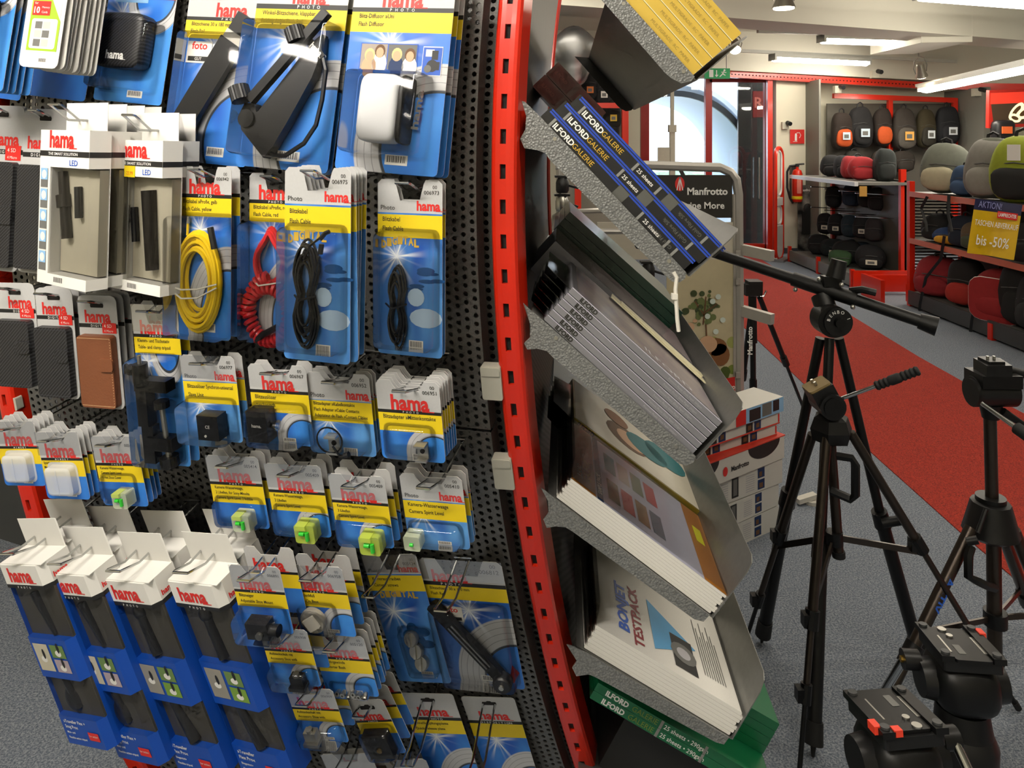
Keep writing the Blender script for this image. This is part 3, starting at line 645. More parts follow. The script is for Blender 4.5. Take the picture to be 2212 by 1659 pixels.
def p_yellow(t, w, H):
    rg = random.Random(1); g = G(); loops(g, w, H, 10, -.05, .66, .42, .29, w*.034, .006, rg, None, .18); g.ob('cable_coil', YELC, t, None, True)
    g = G(); g.tube([at(w, H, -.28, .4, .006), at(w, H, -.27, .32, .006)], w*.022, 6); g.ob('cable_end', YELC, t); G().cyl(at(w, H, -.27, .33, .006), at(w, H, -.26, .29, .006), w*.028, n=8).ob('plug', SIL, t)
    G().tube([at(w, H, .28, .34, .02), at(w, H, .33, .4, .021), at(w, H, .36, .46, .02)], w*.05, 8).ob('plug', BK, t, None, True)
    for dy in (0, .05):
        G().tube([at(w, H, -.5, .69 + dy*.3, .02), at(w, H, -.2, .7 + dy, .027), at(w, H, .1, .69 + dy, .027), at(w, H, .4, .66 + dy*.4, .02)], w*.014, 5).ob('wire_tie', TIE, t)
def p_red(t, w, H):
    rg = random.Random(5); g = G()
    loops(g, w, H, 4, -.05, .5, .3, .18, w*.04, .006, rg, (-.9, .6, .5)); g.ob('cable_bundle', REDCB, t, None, True)
    g = G(); cen = [at(w, H, -.05 + .33*math.cos(a)*(1 + .25*i/60), .78 - .17*math.sin(a) + .0012*i, .014) for i, a in ((i, 6.2832*(.25 + 1.25*i/60)) for i in range(61))]
    pts = []
    for i in range(60 * 6):
        q = i / 6; j = int(q); c_ = cen[j].lerp(cen[j+1], q - j); d = (cen[j+1] - cen[j]).normalized(); nn = Vector((-d.y, d.x, 0)); a = 6.2832 * i / 10
        pts.append(c_ + nn * w*.085*math.cos(a) + Vector((0, 0, w*.085*math.sin(a))))
    g.tube(pts, w*.035, 5); g.ob('spiral_cable', REDCB, t, None, True)
    G().tube([at(w, H, .2, .88, .025), at(w, H, -.05, .93, .026), at(w, H, -.2, .97, .02)], w*.05, 8).ob('plug', BK, t, None, True)
    G().tube([at(w, H, -.3, .63, .016), at(w, H, -.1, .645, .03), at(w, H, .2, .63, .016)], w*.014, 5).ob('wire_tie', TIE, t)
def p_black(n, cx, top, bot, rx, plugs=True, tie=.655):
    def f(t, w, H):
        rg = random.Random(n); g = G(); cy = (top + bot) / 2; sq = 2 * (tie - cy) / (bot - top)
        loops(g, w, H, n, cx, cy, rx, (bot - top) / 2, w*.02, .006, rg, (sq, .55, .3), .2); g.ob('cable_loops', BLKC, t, None, True)
        G().tube([at(w, H, cx - .16, tie, .012), at(w, H, cx, tie + .01, .028), at(w, H, cx + .16, tie - .004, .012)], w*.016, 5).ob('cable_tie', BLKC, t)
        if plugs:
            g = G(); g.tube([at(w, H, cx + .02, .46, .02), at(w, H, cx + .12, .39, .02), at(w, H, cx + .28, .345, .02)], w*.018, 5); g.tube([at(w, H, cx + .2, .52, .02), at(w, H, cx + .25, .44, .02)], w*.018, 5); g.ob('cable_end', BLKC, t)
            G().tube([at(w, H, .17, .355, .02), at(w, H, .24, .325, .02), at(w, H, .3, .315, .02)], w*.03, 6).ob('plug', BK, t); G().tube([at(w, H, .17, .43, .02), at(w, H, .19, .38, .02)], w*.035, 6).ob('plug', BK, t)
        g = G(); n_ = 7
        for i, ch in enumerate('DIGITAL'): g.txt(ch, (-.44 + .085*i)*w, -(.405 - .04*math.sin(math.pi*(i + 1)/9))*H, w*.075, w*.11, 0, .0006, .05)
        g.ob('gold_lettering', PGOLD, t)
        g = G(); rg = random.Random(2)
        for i in range(7): fell(g, w, H, -.4 + .8*rg.random() if i < 3 else .1 + .35*rg.random(), .5 + .03*rg.random() + .05*(i % 3), .08 + .08*rg.random(), .02 + .03*rg.random(), .0003 + .00005*i, 0)
        fell(g, w, H, .1, .665, .13, .13, .0007, 1); fell(g, w, H, .25, .78, .25, .14, .0005, 1); g.ob('world_map_print', [M('print_map_blue', '#0c4a86', .5), M('print_cloud', '#b7d2ee', .5)], t)
    return f
def p_clamp(t, w, H):
    k = lambda x, y, z=.02: at(w, H, x, y, z)
    G().box(k(-.28, .72, .008), k(-.06, .46, .026)).box(k(-.28, .5, .008), k(.4, .43, .028)).box(k(-.1, .86, .008), k(.42, .78, .028)).box(k(-.24, .95, .01), k(.0, .72, .024)).ob('clamp_body', BK, t)
    G().cyl(k(-.2, .45), k(-.2, .34), w*.13, n=16).ob('ball_head', BKM, t, None, True); G().cyl(k(-.2, .34), k(-.2, .29), w*.035, n=8).ob('stud', SIL, t)
    G().cyl(k(-.42, .38, .02), k(-.3, .38, .02), w*.1, n=14).ob('knob', BK, t); G().cyl(k(.2, .6), k(.26, .92), w*.05, n=10).ob('threaded_rod', SIL, t); G().cyl(k(.2, .56), k(.2, .6), w*.13, n=14).ob('clamp_pad', BK, t); G().cyl(k(.26, .9), k(.27, .96), w*.16, n=16).ob('turn_knob', BK, t)
def p_cube(x0, y0, x1, y1, d, mark=None, suction=False):
    def f(t, w, H):
        o = G().box(at(w, H, x0, y1, .004), at(w, H, x1, y0, d)).ob('flash_unit', BK, t)
        if mark: G().txt(mark, (x0 + x1)/2*w, -(y0 + (y1 - y0)*.5)*H, None, w*.05, 0, d + .0006, .01, .5).ob('mark', PTW, o)
        if suction: G().cyl(at(w, H, x1, (y0+y1)/2, d*.6), at(w, H, x1 + .12, (y0+y1)/2, d*.6), w*.03, w*.08, 14).ob('suction_cup', clear('soft_clear', (.8, .8, .8), .2, 1.2, .15), t)
        else:
            g = G(); g.cyl(at(w, H, (x0+x1)/2 - .05, y1 - .05, d), at(w, H, (x0+x1)/2 - .05, y1 - .05, d + .001), w*.02, n=10); g.ob('lock_mark', PTW, t)
    return f
def p_bracket(cx, cy, s, cable=False):
    def f(t, w, H):
        X = T(at(w, H, cx, cy, .006)); b_ = s * w; g = G()
        g.box((-b_, -b_*1.5, 0), (b_, b_*1.5, .003)); g.box((-b_, b_*1.2, 0), (b_, b_*1.5, .014)); g.box((-b_, -b_*1.5, 0), (b_, -b_*1.2, .012)); g.ob('metal_shoe', SIL, t, X)
        G().cyl((0, 0, .003), (0, 0, .0042), b_*.42, n=14).ob('shoe_hole', M('slot_black'), t, X)
        if cable:
            g = G(); g.tube([(b_*(-1.9 + .0) + 2.2*b_*math.cos(a) + b_*1.6, b_*.8 + 2.1*b_*math.sin(a), .01) for a in (6.2832*i/24 for i in range(24))], w*.013, 5, closed=True); g.tube([(b_*.3, 0, .012), (b_*1.4, -b_*1.6, .012), (b_*2.4, -b_*1.4, .012)], w*.018, 6); g.ob('cable', BLKC, t, X, True); G().cyl((b_*2.2, -b_*1.4, .012), (b_*3.0, -b_*1.1, .012), w*.04, n=10).ob('socket', BK, t, X)
    return f
def p_box(x0=-.3, y0=.48, x1=.3, y1=.9):
    def f(t, w, H):
        g = G(); o = blister(w, H, (x0, y0, x1, y1, .014), 'memory_card_box', t, MILK)
        g = G(); g.add([(0, -y0*H - .003, .0145), (.0008, -y0*H - .003, .0145), (.0008, -y1*H + .003, .0145), (0, -y1*H + .003, .0145)], [(0,1,2,3)]); g.ob('lid_seam', M('milky_edge', '#c7cfdd', .4), o)
    return f
def p_level(kind=0):
    def f(t, w, H):
        cx, cy, s = ((.17, .8, .16), (.2, .82, .17), (.22, .82, .18), (-.32, .82, .13))[kind]; X = T(at(w, H, cx, cy, .012)); s *= w
        g = G(); g.prism(rrect(-s, -s*.9, s, s*.9, s*.25), -.006, .012); g.ob('level_block', PACR if kind in (0, 3) else GACR, t, X, True)
        vs = [((-.45, .1), (.05, .1)), ((.3, -.5), (.3, .3))] if kind < 3 else [((-.2, -.05), (.2, -.05))]
        for a, b_ in vs: G().cyl((a[0]*s, a[1]*s, .013), (b_[0]*s, b_[1]*s, .013), s*.2, n=10).ob('bubble_vial', VIAL, t, X, True)
        if kind < 3: G().box((-s*.7, s*.55, .0), (s*.3, s*.95, .016)).ob('shoe_foot', GACR, t, X)
    return f
def p_disc(t, w, H):
    X = T(at(w, H, -.17, .74, .004)); G().lathe([(w*.22, 0), (w*.22, .006), (w*.2, .008), (.001, .008)], 28).ob('round_base', M('grey_plastic', '#aaa69d', .5), t, X, True)
    g = G(); q = w*.11; g.prism([(-q, -q), (q, -q), (q, q), (-q, q)], .008, .012); g.ob('square_boss', M('grey_plastic'), t, X @ RZ(30))
def p_mount(t, w, H):
    G().box(at(w, H, -.22, .93, .004), at(w, H, .2, .7, .022)).ob('shoe_mount', BK, t); G().cyl(at(w, H, .04, .85, .022), at(w, H, .04, .85, .026), w*.065, n=14).ob('screw_head', SIL, t); G().cyl(at(w, H, .2, .83, .014), at(w, H, .36, .83, .014), w*.1, n=14).ob('thumb_wheel', BKM, t, None, True)
def p_screws(t, w, H):
    for i in range(3):
        X = T(at(w, H, .02 + .035*i, .63 + .095*i, .003)) @ RX(-25); o = G().lathe([(w*.13, 0), (w*.13, .005), (w*.11, .008), (.001, .008)], 22).ob('camera_screw', SIL, t, X, True)
        G().box((-w*.02, -w*.1, .008), (w*.02, w*.1, .0115)).ob('finger_bar', SIL, o)
    g = G()
    for i, ch in enumerate('DIGITAL'): g.txt(ch, (-.36 + .1*i)*w, -(.33 - .01*math.sin(math.pi*i/6))*H, w*.09, w*.12, 0, .0006, .05)
    g.ob('gold_lettering', PGOLD, t)
    g = G(); rg = random.Random(4)
    for i in range(6): fell(g, w, H, .0 + .3*rg.random(), .56 + .16*rg.random(), .08 + .1*rg.random(), .07 + .08*rg.random(), .0003 + .00005*i, 0)
    g.ob('world_map_print', M('print_map_blue'), t)
def p_rail2(t, w, H):
    A, B = at(w, H, -.4, .31, .01), at(w, H, .27, .86, .01); d = (B - A).normalized(); X = frame(A, Vector((-d.y, d.x, 0)) * -1, d); L = (B - A).length; bw = w * .075
    o = G().prism(rrect(-bw, 0, bw, L, bw*.3), -.004, .006).ob('rail', BKM, t, X)
    for x in (-.35, .35): G().prism(rrect(bw*(x - .14), L*.27, bw*(x + .14), L*.83, bw*.1), .006, .0075).ob('silver_groove', SIL, o)
    G().prism(rrect(-bw*.14, L*.3, bw*.14, L*.6, bw*.1), .006, .0068).ob('slot', M('slot_black'), o)
    X = T(B + Vector((bw*.3, -bw*.3, 0))); G().lathe([(bw*1.5, 0), (bw*1.5, .012), (bw*1.3, .015), (.001, .015)], 24).ob('end_knob', BK, t, X, True); G().lathe([(bw*.4, .015), (bw*.4, .018), (.001, .018)], 14).ob('screw', SIL, t, X)
    g = G(); flat(g, [at(w, H, x, y).xy[:] for x, y in ((.4, .8), (.47, .86), (.38, .95), (.33, .93))], .0012); g.ob('red_corner_print', M('print_dark_red', '#7e1420', .5), t)
    seal(t, w, H, -.22, .42, .14)
def p_bush(t, w, H):
    for i in range(6): G().lathe([(w*.03, 0), (w*.045, .003), (w*.045, .009), (w*.02, .009), (w*.02, .004), (.001, .004)], 12).ob('converter_bush', SIL, t, T(at(w, H, -.2 + .1*i, .9 - .01*(i % 2), .004)) @ RX(20*(i % 3) - 20), True)
def p_block(mat, x0=.0, y0=.72, x1=.26, y1=.9):
    def f(t, w, H):
        G().box(at(w, H, x0, y1, .003), at(w, H, x1, y0, .014)).box(at(w, H, x0 - .03, y1 + .02, .003), at(w, H, x1 + .03, y1 - .04, .018)).ob('accessory_shoe', mat, t)
        G().cyl(at(w, H, (x0 + x1)/2, y0, .01), at(w, H, (x0 + x1)/2, y0 - .05, .01), w*.06, n=12).ob('lock_ring', SIL, t)
    return f
def p_sleeve(t, w, H):
    G().box(at(w, H, -.33, .9, .002), at(w, H, .33, .5, .016)).ob('black_sleeve', BK, t); G().cyl(at(w, H, .02, .74, .016), at(w, H, .02, .74, .018), w*.07, n=10).ob('brass_stud', GOLDM, t)
def p_blackwallet(t, w, H):
    G().ell((0, 0, 0), (w*.34, H*.2, .018), .3, .3, 20, 10).ob('media_wallet', CARB, t, T(at(w, H, -.05, .57, .016)), True); logo(g := G(), -.03*w, -.71*H, w*.26, 0, .0345); g.ob('wallet_lettering', PTW, t)
    g = G(); frect(g, w, H, -.38, .1, .1, .27, .0007, 0); frect(g, w, H, -.3, .12, -.05, .25, .0009, 1); frect(g, w, H, .25, .14, .49, .24, .001, 2); g.txt('4x', .3*w, -.22*H, None, w*.1, 3, .0012, .02); g.ob('print_panels', [PLB, PBLK, PRED, PWHT], t)
def p_memory(t, w, H):
    g = G(); frect(g, w, H, -.4, .05, .4, .86, .0006, 0); flat(g, [(-.36*w, -.2*H), (-.1*w, -.2*H), (.42*w, -.58*H), (.42*w, -.85*H), (-.36*w, -.85*H)], .0007, 1); flat(g, rrect(-.3*w, -.83*H, .36*w, -.56*H, .004), .0009, 2); g.ob('green_print', [PWHT, PGRN, PWHT], t)
    g = G(); frect(g, w, H, -.32, .4, .13, .53, .0011, 0); g.txt('10', -.28*w, -.51*H, None, w*.13, 1, .0013, .02); g.txt('Memory', -.08*w, -.465*H, .19*w, None, 1, .0013); g.txt('Cards', -.08*w, -.51*H, .15*w, None, 1, .0013); g.txt('for', -.28*w, -.43*H, None, w*.05, 1, .0013); g.ob('red_sticker', [PRED, PWHT], t)
    g = G()
    for i in range(3):
        for j in range(2): frect(g, w, H, -.2 + .2*j, .585 + .08*i, -.02 + .2*j, .65 + .08*i, .0011, (i + j) % 2)
    g.ob('wallet_print', [PGREY, M('print_cream', '#d8d0b8', .6)], t)
# ---------------------------------------------------------------- the cards, hook by hook (photo position of the top edge, size in photo pixels, distance off the board)
TALL = [(.26, 0), (.29, 1), (.4, 2), (1, 3)]
card('blue media wallet backing card', 'blue backing card on the board behind the memory card sleeves', 172, -110, 132, 318, .012, [(.1, 3), (1, 3)], None, BL_PLAIN, brand=None, bar=False, hk=False, style='')
card('blue backing sheet', 'blue backing card at the left edge behind the black wallet cards', 32, -110, 132, 316, .012, [(.1, 3), (1, 3)], None, BL_PLAIN, brand=None, bar=False, hk=False, style='')
card('blue black-wallet card', 'blue card with black wallet cut off by the top left corner', -8, -120, 125, 308, .15, [(.1, 3), (1, 3)], None, BL_LIGHT, bl=(-.42, .4, .42, .96, .03), prod=p_blackwallet, brand=None, back=4, step=.011, style='', hk=False)
card('ten-card memory sleeve', 'white and green pack for ten memory cards, front of a thick stack', 116, -92, 84, 236, .16, [(.1, 4), (1, 4)], None, BL_PLAIN, r=.01, back=8, step=.0085, brand=None, prod=p_memory, style='', hk=False)
card('carded black media wallet', 'blue card holding a square black zip wallet in the top row', 318, -72, 147, 290, .03, [(.06, 3), (1, 3)], None, BL_LIGHT, bl=(-.44, .42, .4, .92, .036), prod=p_blackwallet, brand=None, style='', hk=False)
card('long flash rail card', 'blue card with slim black flash rail and silver shoe, top row', 497, -42, 168, 388, .03, [(.205, 0), (.225, 1), (.325, 2), (1, 3)], None, BL_BURST, bl=(-.44, .3, .46, .94, .03), prod=p_rail, brand=(.08, .2, .4), lines=('Blitzschiene 30 x 180 mm', 'Flash Rail'), hk=False)
card('folding flash rail card', 'blue card with black folding flash grip and wrist strap, top row', 662, -72, 197, 428, .06, [(.19, 0), (.215, 1), (.315, 2), (1, 3)], None, BL_BURST, bl=(-.46, .29, .47, .95, .04), prod=p_angle, brand=(.08, .185, .36), lines=('Winkel-Blitzschiene, klappbar', 'Folding Angle Flash Rail'), back=1, step=.014, hk=False, bar=False)
card('flash diffuser card', 'large blue card with white flash diffuser and photo of four people', 878, -62, 218, 425, .075, [(.185, 0), (.208, 1), (.31, 2), (1, 3)], None, BL_BURST, bl=(-.36, .52, .38, .92, .045), prod=p_diff, brand=(.0, .18, .4), lines=('Blitz-Diffusor »Uni', 'Flash Diffusor'), back=2, step=.018, hk=False)
# second row
GREYC = [(.265, 0), (.295, 1), (1, 0)]
card('black memory card case pack', 'grey pack with black leatherette memory card case at the left edge, upper row', 8, 228, 92, 355, .05, GREYC, None, prod=wallet(CARB, DSTI, strap=.62), brand=(.1, .24, .6), sub='DIGITAL', back=1, r=.012, bar=False)
card('tall black case pack', 'grey pack with black leatherette case, half hidden by the torch boxes', 100, 236, 98, 355, .05, GREYC, None, prod=wallet(CARB, DSTI, strap=.62), brand=(-.1, .24, .55), sub='DIGITAL', back=1, r=.012, bar=False)
card('yellow cable card', 'clear pack with coiled yellow flash cable', 443, 360, 113, 372, .10, [(.16, 0), (.182, 1), (.29, 2), (1, 3)], .42, BL_BURST, bl=(-.53, .28, .52, .985, .034), prod=p_yellow, brand=(.0, .155, .6), lines=('Blitzkabel »Profi«, gelb', 'Flash Cable, yellow'), num='006942', back=1, step=.02)
card('red cable card', 'clear pack with spiral red flash cable', 597, 374, 118, 366, .065, [(.16, 0), (.182, 1), (.29, 2), (1, 3)], .42, BL_BURST, bl=(-.5, .28, .5, .985, .034), prod=p_red, brand=(-.02, .155, .6), lines=('Blitzkabel »Profi«, rot', 'Flash Cable, red'))
card('large black cable card', 'blue card with long black flash cable, front of a deep stack', 686, 362, 143, 420, .15, PHO, .42, BL_DIG, bl=(-.46, .3, .42, .94, .03), prod=p_black(9, -.1, .37, .93, .2), style='photo', lines=('Blitzkabel', 'Flash Cable'), num='006975', back=4, step=.011)
card('small black cable card', 'blue card with short black flash cable beside the board edge', 885, 388, 140, 382, .085, PHO, .42, BL_DIG, bl=(-.46, .29, .42, .95, .028), prod=p_black(6, -.15, .48, .95, .13, False, .7), style='photo', lines=('Blitzkabel', 'Flash Cable'), num='006973', back=1, step=.011)
# third row
CASE = [(.21, 0), (.245, 1), (1, 0)]
card('small black case pack', 'grey pack with black leatherette case at the left edge, lower row', 30, 611, 84, 228, .10, [(.25, 0), (.285, 1), (1, 0)], None, prod=wallet(CARB, DSTI), brand=(.12, .235, .6), sub='DIGITAL', r=.01, bar=False)
card('black case pack', 'grey pack with black case and white strap tip beside the brown one', 114, 622, 80, 240, .10, [(.25, 0), (.285, 1), (1, 0)], None, prod=wallet(CARB, DSTI), brand=(0, .235, .66), sub='DIGITAL', back=2, step=.012, r=.01, bar=False)
card('brown case pack', 'grey pack with brown leather memory card case', 207, 638, 84, 246, .10, [(.25, 0), (.285, 1), (1, 0)], None, prod=wallet(BRN, STITCH), brand=(0, .235, .66), sub='DIGITAL', back=2, step=.014, r=.01, bar=False)
card('table tripod card', 'tall blue card with black table and clamp tripod', 332, 658, 100, 350, .095, [(.185, 0), (.205, 1), (.305, 2), (1, 3)], .42, BL_LIGHT, bl=(-.46, .31, .42, .97, .034), prod=p_clamp, brand=(-.02, .18, .64), lines=('Klemm- und Tischstativ', 'Table- and clamp tripod'), back=1, step=.018, bar=False)
card('slave flash unit card', 'card with black cube slave flash unit marked CE', 446, 768, 117, 186, .125, [(.3, 0), (.31, 3), (.56, 2), (1, 3)], .46, BL_DIG2, bl=(-.48, .5, .42, .97, .03), prod=p_cube(-.1, .62, .28, .9, .024, 'CE'), style='photo', lines=('Blitzauslöser Synchron-universal', 'Slave Unit'), num='006977', back=1, step=.016)
card('flash trigger card', 'card with black flash trigger and clear suction cup', 596, 788, 126, 174, .115, [(.32, 0), (.36, 1), (.6, 2), (1, 3)], .46, BL_ARC, bl=(-.47, .48, .42, .96, .03), prod=p_cube(-.42, .5, -.08, .88, .026, 'hama.', True), brand=(-.0, .31, .55), lines=('Blitzauslöser', 'mechanisch'), num='006967', back=1, step=.014)
card('cable contact adapter card', 'cream headed card with metal flash adapter and thin black cable', 727, 806, 137, 178, .11, [(.335, 0), (.345, 3), (.6, 2), (1, 3)], .46, BL_DIG2, bl=(-.46, .56, .4, .94, .018), prod=p_bracket(-.1, .82, .09, True), style='photo', lines=('Blitzadapter »Kabelkontakt«', 'Flash Adapter »Cable Contact«', 'Adaptateur de Flash »Contact Câble«'), num='006952', back=2, step=.01)
card('centre contact adapter card', 'card with small metal hot shoe adapter, front of a stack of seven', 878, 823, 138, 174, .125, [(.37, 0), (.41, 1), (.64, 2), (1, 3)], .46, BL_ARC, bl=(-.4, .56, .34, .95, .014), prod=p_bracket(.2, .82, .085), brand=(.02, .36, .6), lines=('Blitzadapter »Mittenkontakt«', ''), num='006951', back=6, step=.0075)
# fourth row
S4 = [(.385, 0), (.425, 1), (.66, 2), (1, 3)]
card('left memory box card', 'card with clear memory card box, leftmost in its row', 28, 910, 88, 140, .13, S4, .42, BL_PLAIN, prod=p_box(), brand=(.05, .37, .68), sub='MEMORY', lines=('', '', ''), back=4, step=.0085, rot=1)
card('memory box card', 'card with clear memory card box beside the left edge one', 120, 933, 93, 146, .13, S4, .42, BL_PLAIN, prod=p_box(), brand=(.02, .37, .68), sub='MEMORY', lines=('Speicherkarten-Box', 'Memory Box', ''), back=4, step=.0085, rot=1)
card('left spirit level card', 'card with bagged camera level, right of the clear memory boxes', 243, 942, 97, 152, .12, S4, .42, BL_PLAIN, bl=(-.42, .55, .3, .93, .012), prod=p_level(0), brand=(-.02, .37, .66), lines=('Kamera-Wasserwaage,', 'Camera Spirit Level', '+ Hot Shoe Cover'), num='005413', back=3, step=.01, rot=1)
W4 = [(.37, 0), (.41, 1), (.66, 2), (1, 3)]
card('two-bubble level card', 'spirit level card with pale green level, leftmost of the four', 499, 985, 114, 156, .11, W4, .46, BL_PLAIN, bl=(-.44, .58, .42, .95, .016), prod=p_level(0), brand=(0, .36, .62), lines=('Kamera-Wasserwaage,', '2 Libellen, for Sony-Minolta', 'Camera Spirit Level, 2 bubble'), num='005414', back=2, step=.014)
card('lime level card', 'spirit level card with lime green level, second of the four', 630, 1003, 122, 156, .11, W4, .46, BL_ARC, bl=(-.44, .58, .42, .95, .016), prod=p_level(1), brand=(0, .36, .62), lines=('Kamera-Wasserwaage,', '2 Libellen', 'Camera Spirit Level,'), num='005409', back=2, step=.014)
card('green level card', 'spirit level card with bright green level, third of the four', 768, 1026, 122, 156, .13, W4, .46, BL_ARC, bl=(-.44, .58, .44, .95, .016), prod=p_level(2), brand=(0, .36, .62), lines=('Kamera-Wasserwaage,', '3 Libellen', 'Camera Spirit Level,'), num='005409', back=2, step=.016)
card('single level card', 'cream headed spirit level card with one small cube level', 928, 1026, 135, 158, .11, PHOS, .46, BL_DIG2, bl=(-.44, .66, .38, .96, .016), prod=p_level(3), style='photo', lines=('Kamera-Wasserwaage', 'Camera Spirit Level'), num='005410', back=2, step=.013)
# fifth row and below
card('shoe mount card', 'card with black adjustable shoe mount next to the tall boxes', 547, 1222, 110, 146, .175, [(.37, 0), (.41, 1), (.62, 2), (1, 3)], .46, BL_PLAIN, bl=(-.46, .6, .42, .99, .03), prod=p_mount, brand=(-.05, .355, .62), lines=('Blitzneiger', 'Adjustable Shoe Mount'), num='006891', back=1, step=.035)
card('add-on base card', 'card with round grey add-on flash base', 677, 1222, 120, 152, .135, [(.36, 0), (.395, 1), (.6, 2), (1, 3)], .46, BL_ARC, bl=(-.44, .55, .2, .95, .012), prod=p_disc, brand=(-.04, .35, .62), lines=('Aufsteckfuß', 'Add-On Base'), num='006958', back=2, step=.022)
card('camera screw card', 'blue card with three silver camera screws in a column', 838, 1197, 118, 288, .03, [(.15, 0), (.16, 3), (.28, 2), (1, 3)], .34, BL_DIG, bl=(-.2, .56, .36, .92, .014), prod=p_screws, style='photo', lines=('Kameraschrauben', 'Camera screws'), num='005124', rot=3, hl=.08)
card('wide flash rail card', 'wide blue card with black flash rail and test seal at the board edge', 990, 1210, 182, 284, .02, [(.175, 0), (.205, 1), (.31, 2), (1, 3)], .5, BL_RAIL, bl=(-.46, .34, .44, .96, .022), prod=p_rail2, brand=(-.15, .17, .42), lines=('Blitzschiene 30 x 150 mm', 'Flash Rail'), num='006812', hl=.09)
card('accessory shoe card', 'card with black accessory shoe below the shoe mount', 609, 1358, 104, 124, .16, STD, .46, BL_ARC, bl=(-.44, .6, .42, .96, .02), prod=p_block(BK), brand=(-.02, .36, .64), lines=('Aufsteckschuh mit', 'Accessory Shoe with'), num='006908', back=1, step=.03)
card('converter bush card', 'card with a row of tiny metal bushes, front of a stack', 726, 1372, 116, 132, .13, STD, .46, BL_ARC, bl=(-.36, .8, .36, .98, .012), prod=p_bush, brand=(-.0, .36, .62), lines=('Umkehrgewinde', 'Converter Bush'), num='005120', back=4, step=.011)
card('second accessory shoe card', 'card with pale metal accessory shoe in the bottom rows', 666, 1487, 102, 116, .15, STD, .46, BL_ARC, bl=(-.44, .6, .42, .97, .02), prod=p_block(SIL, -.3, .7, -.05, .9), brand=(-.0, .36, .64), lines=('Aufsteckschuh mit', 'Accessory Shoe with'), num='006909', back=1, step=.025)
card('sleeve card', 'small tilted card with black sleeve and brass stud', 786, 1512, 78, 118, .115, STD, None, BL_PLAIN, bl=(-.42, .45, .42, .95, .02), prod=p_sleeve, brand=(-.02, .36, .68), lines=('',), back=2, step=.022, rot=6)
card('quick release plate card', 'blue card cut off by the bottom edge with hook over a sunburst', 919, 1498, 116, 260, .028, [(.2, 0), (.225, 1), (.34, 2), (1, 3)], None, BL_BURST, brand=(.02, .185, .56), lines=('Schnellkupplungsplatte', 'Quick-release plate'), hl=.11)
card('inventory card', 'plain blue stock card at the bottom right corner of the pegboard', 1052, 1506, 116, 260, .01, [(.2, 0), (.225, 1), (.34, 2), (1, 3)], None, BL_BURST, brand=(.02, .185, .56), sub='DISPOSITION', hl=.12, bar=False)
card('bottom clear pack', 'clear pack at the bottom edge below the sleeve card', 745, 1628, 108, 150, .08, STD, .46, BL_PLAIN, brand=(0, .36, .6), back=1, step=.02)
card('bottom grey pack', 'grey headed pack at the bottom edge below the quick release card', 862, 1640, 112, 150, .06, STD, .46, BL_PLAIN, brand=(0, .36, .6))
for (u, v, L, d) in ((505, -14, .06, 'long flash rail card'), (668, -30, .1, 'folding flash rail card'), (878, -30, .1, 'flash diffuser card')):
    a, h = solve(u, v, 0); hook(a, h, L, d)
# ---------------------------------------------------------------- the paper bay round the corner: sloping trays full of photo paper
WD = Vector((.07, 1, 0)).normalized(); BAYW = .93
m, t, b = newmat('hammered_grey'); o = t.obj(); vo = t.n('ShaderNodeTexVoronoi'); vo.inputs['Scale'].default_value = 330; t.put(vo.inputs['Vector'], o)
t.put(b.inputs['Base Color'], t.mix(vo.outputs[0], lin('#8f908e'), lin('#6f706f'))); b.inputs['Roughness'].default_value = .42; b.inputs['Metallic'].default_value = .35
bn = t.n('ShaderNodeBump'); bn.inputs['Strength'].default_value = .6; bn.inputs['Distance'].default_value = .0015; t.put(bn.inputs['Height'], vo.outputs[0]); t.put(b.inputs['Normal'], bn.outputs[0])
HAM = m
GALV = M('galvanised_sheet', '#8b8b88', .38, .75, var=.12, scale=90, bump=.1, bscale=500)
m, t, b = newmat('ribbed_black_sheet'); o = t.obj(); x, y, z = t.xyz(o); wv = t.m('SINE', t.m('MULTIPLY', t.m('ADD', z, t.m('MULTIPLY', y, .5)), 520))
t.put(b.inputs['Base Color'], t.mix(t.m('MULTIPLY_ADD', wv, .5, .5), lin('#1d1c1c'), lin('#52504e'))); b.inputs['Roughness'].default_value = .45; b.inputs['Metallic'].default_value = .4
RIB = m
bay = thing('paper_rack_frame', 'ribbed dark back sheet and red far upright of the paper rack', 'display rack', T(0, 0, 0))
def S2(bq, h, off=0): return RP(h) + Vector((.014, .01, 0)) + Vector((.098, 1, 0)) * bq + Vector((off, -.07*off, 0))
g = G(); n_ = 30
for i in range(n_):
    h0, h1 = HTOP + (HBOT - HTOP)*i/n_, HTOP + (HBOT - HTOP)*(i+1)/n_; g.add([S2(.0, h0), S2(BAYW, h0), S2(BAYW, h1), S2(.0, h1)], [(0,1,2,3)])
g.ob('back_sheet', RIB, bay, None, True)
g = G()
for i in range(8):
    h0, h1 = .78 + .085*i, .865 + .085*i; g.add([S2(.35, h0, .03), S2(BAYW, h0, .16), S2(BAYW, h1, .16), S2(.35, h1, .03)], [(0,1,2,3)])
g.ob('dark_fill_sheet', M('inner_black'), bay, None, True)  # black sheet added so the gap behind the lower trays stays dark
g = G(); hs = [HTOP + (HBOT - HTOP)*i/n_ for i in range(n_ + 1)]
g.tube([S2(BAYW + .02, h, .0) for h in hs], .008, 6); g.ob('far_upright', RED, bay, None, True)
def on_plane(u, v, p0):
    d = Vector(((u - CX)/FPX, 1, -(v - YH)/FPX)); e = Vector((0, 0, EYE)); return e + d * ((p0 - e).dot(WD) / d.dot(WD))
TR = {}
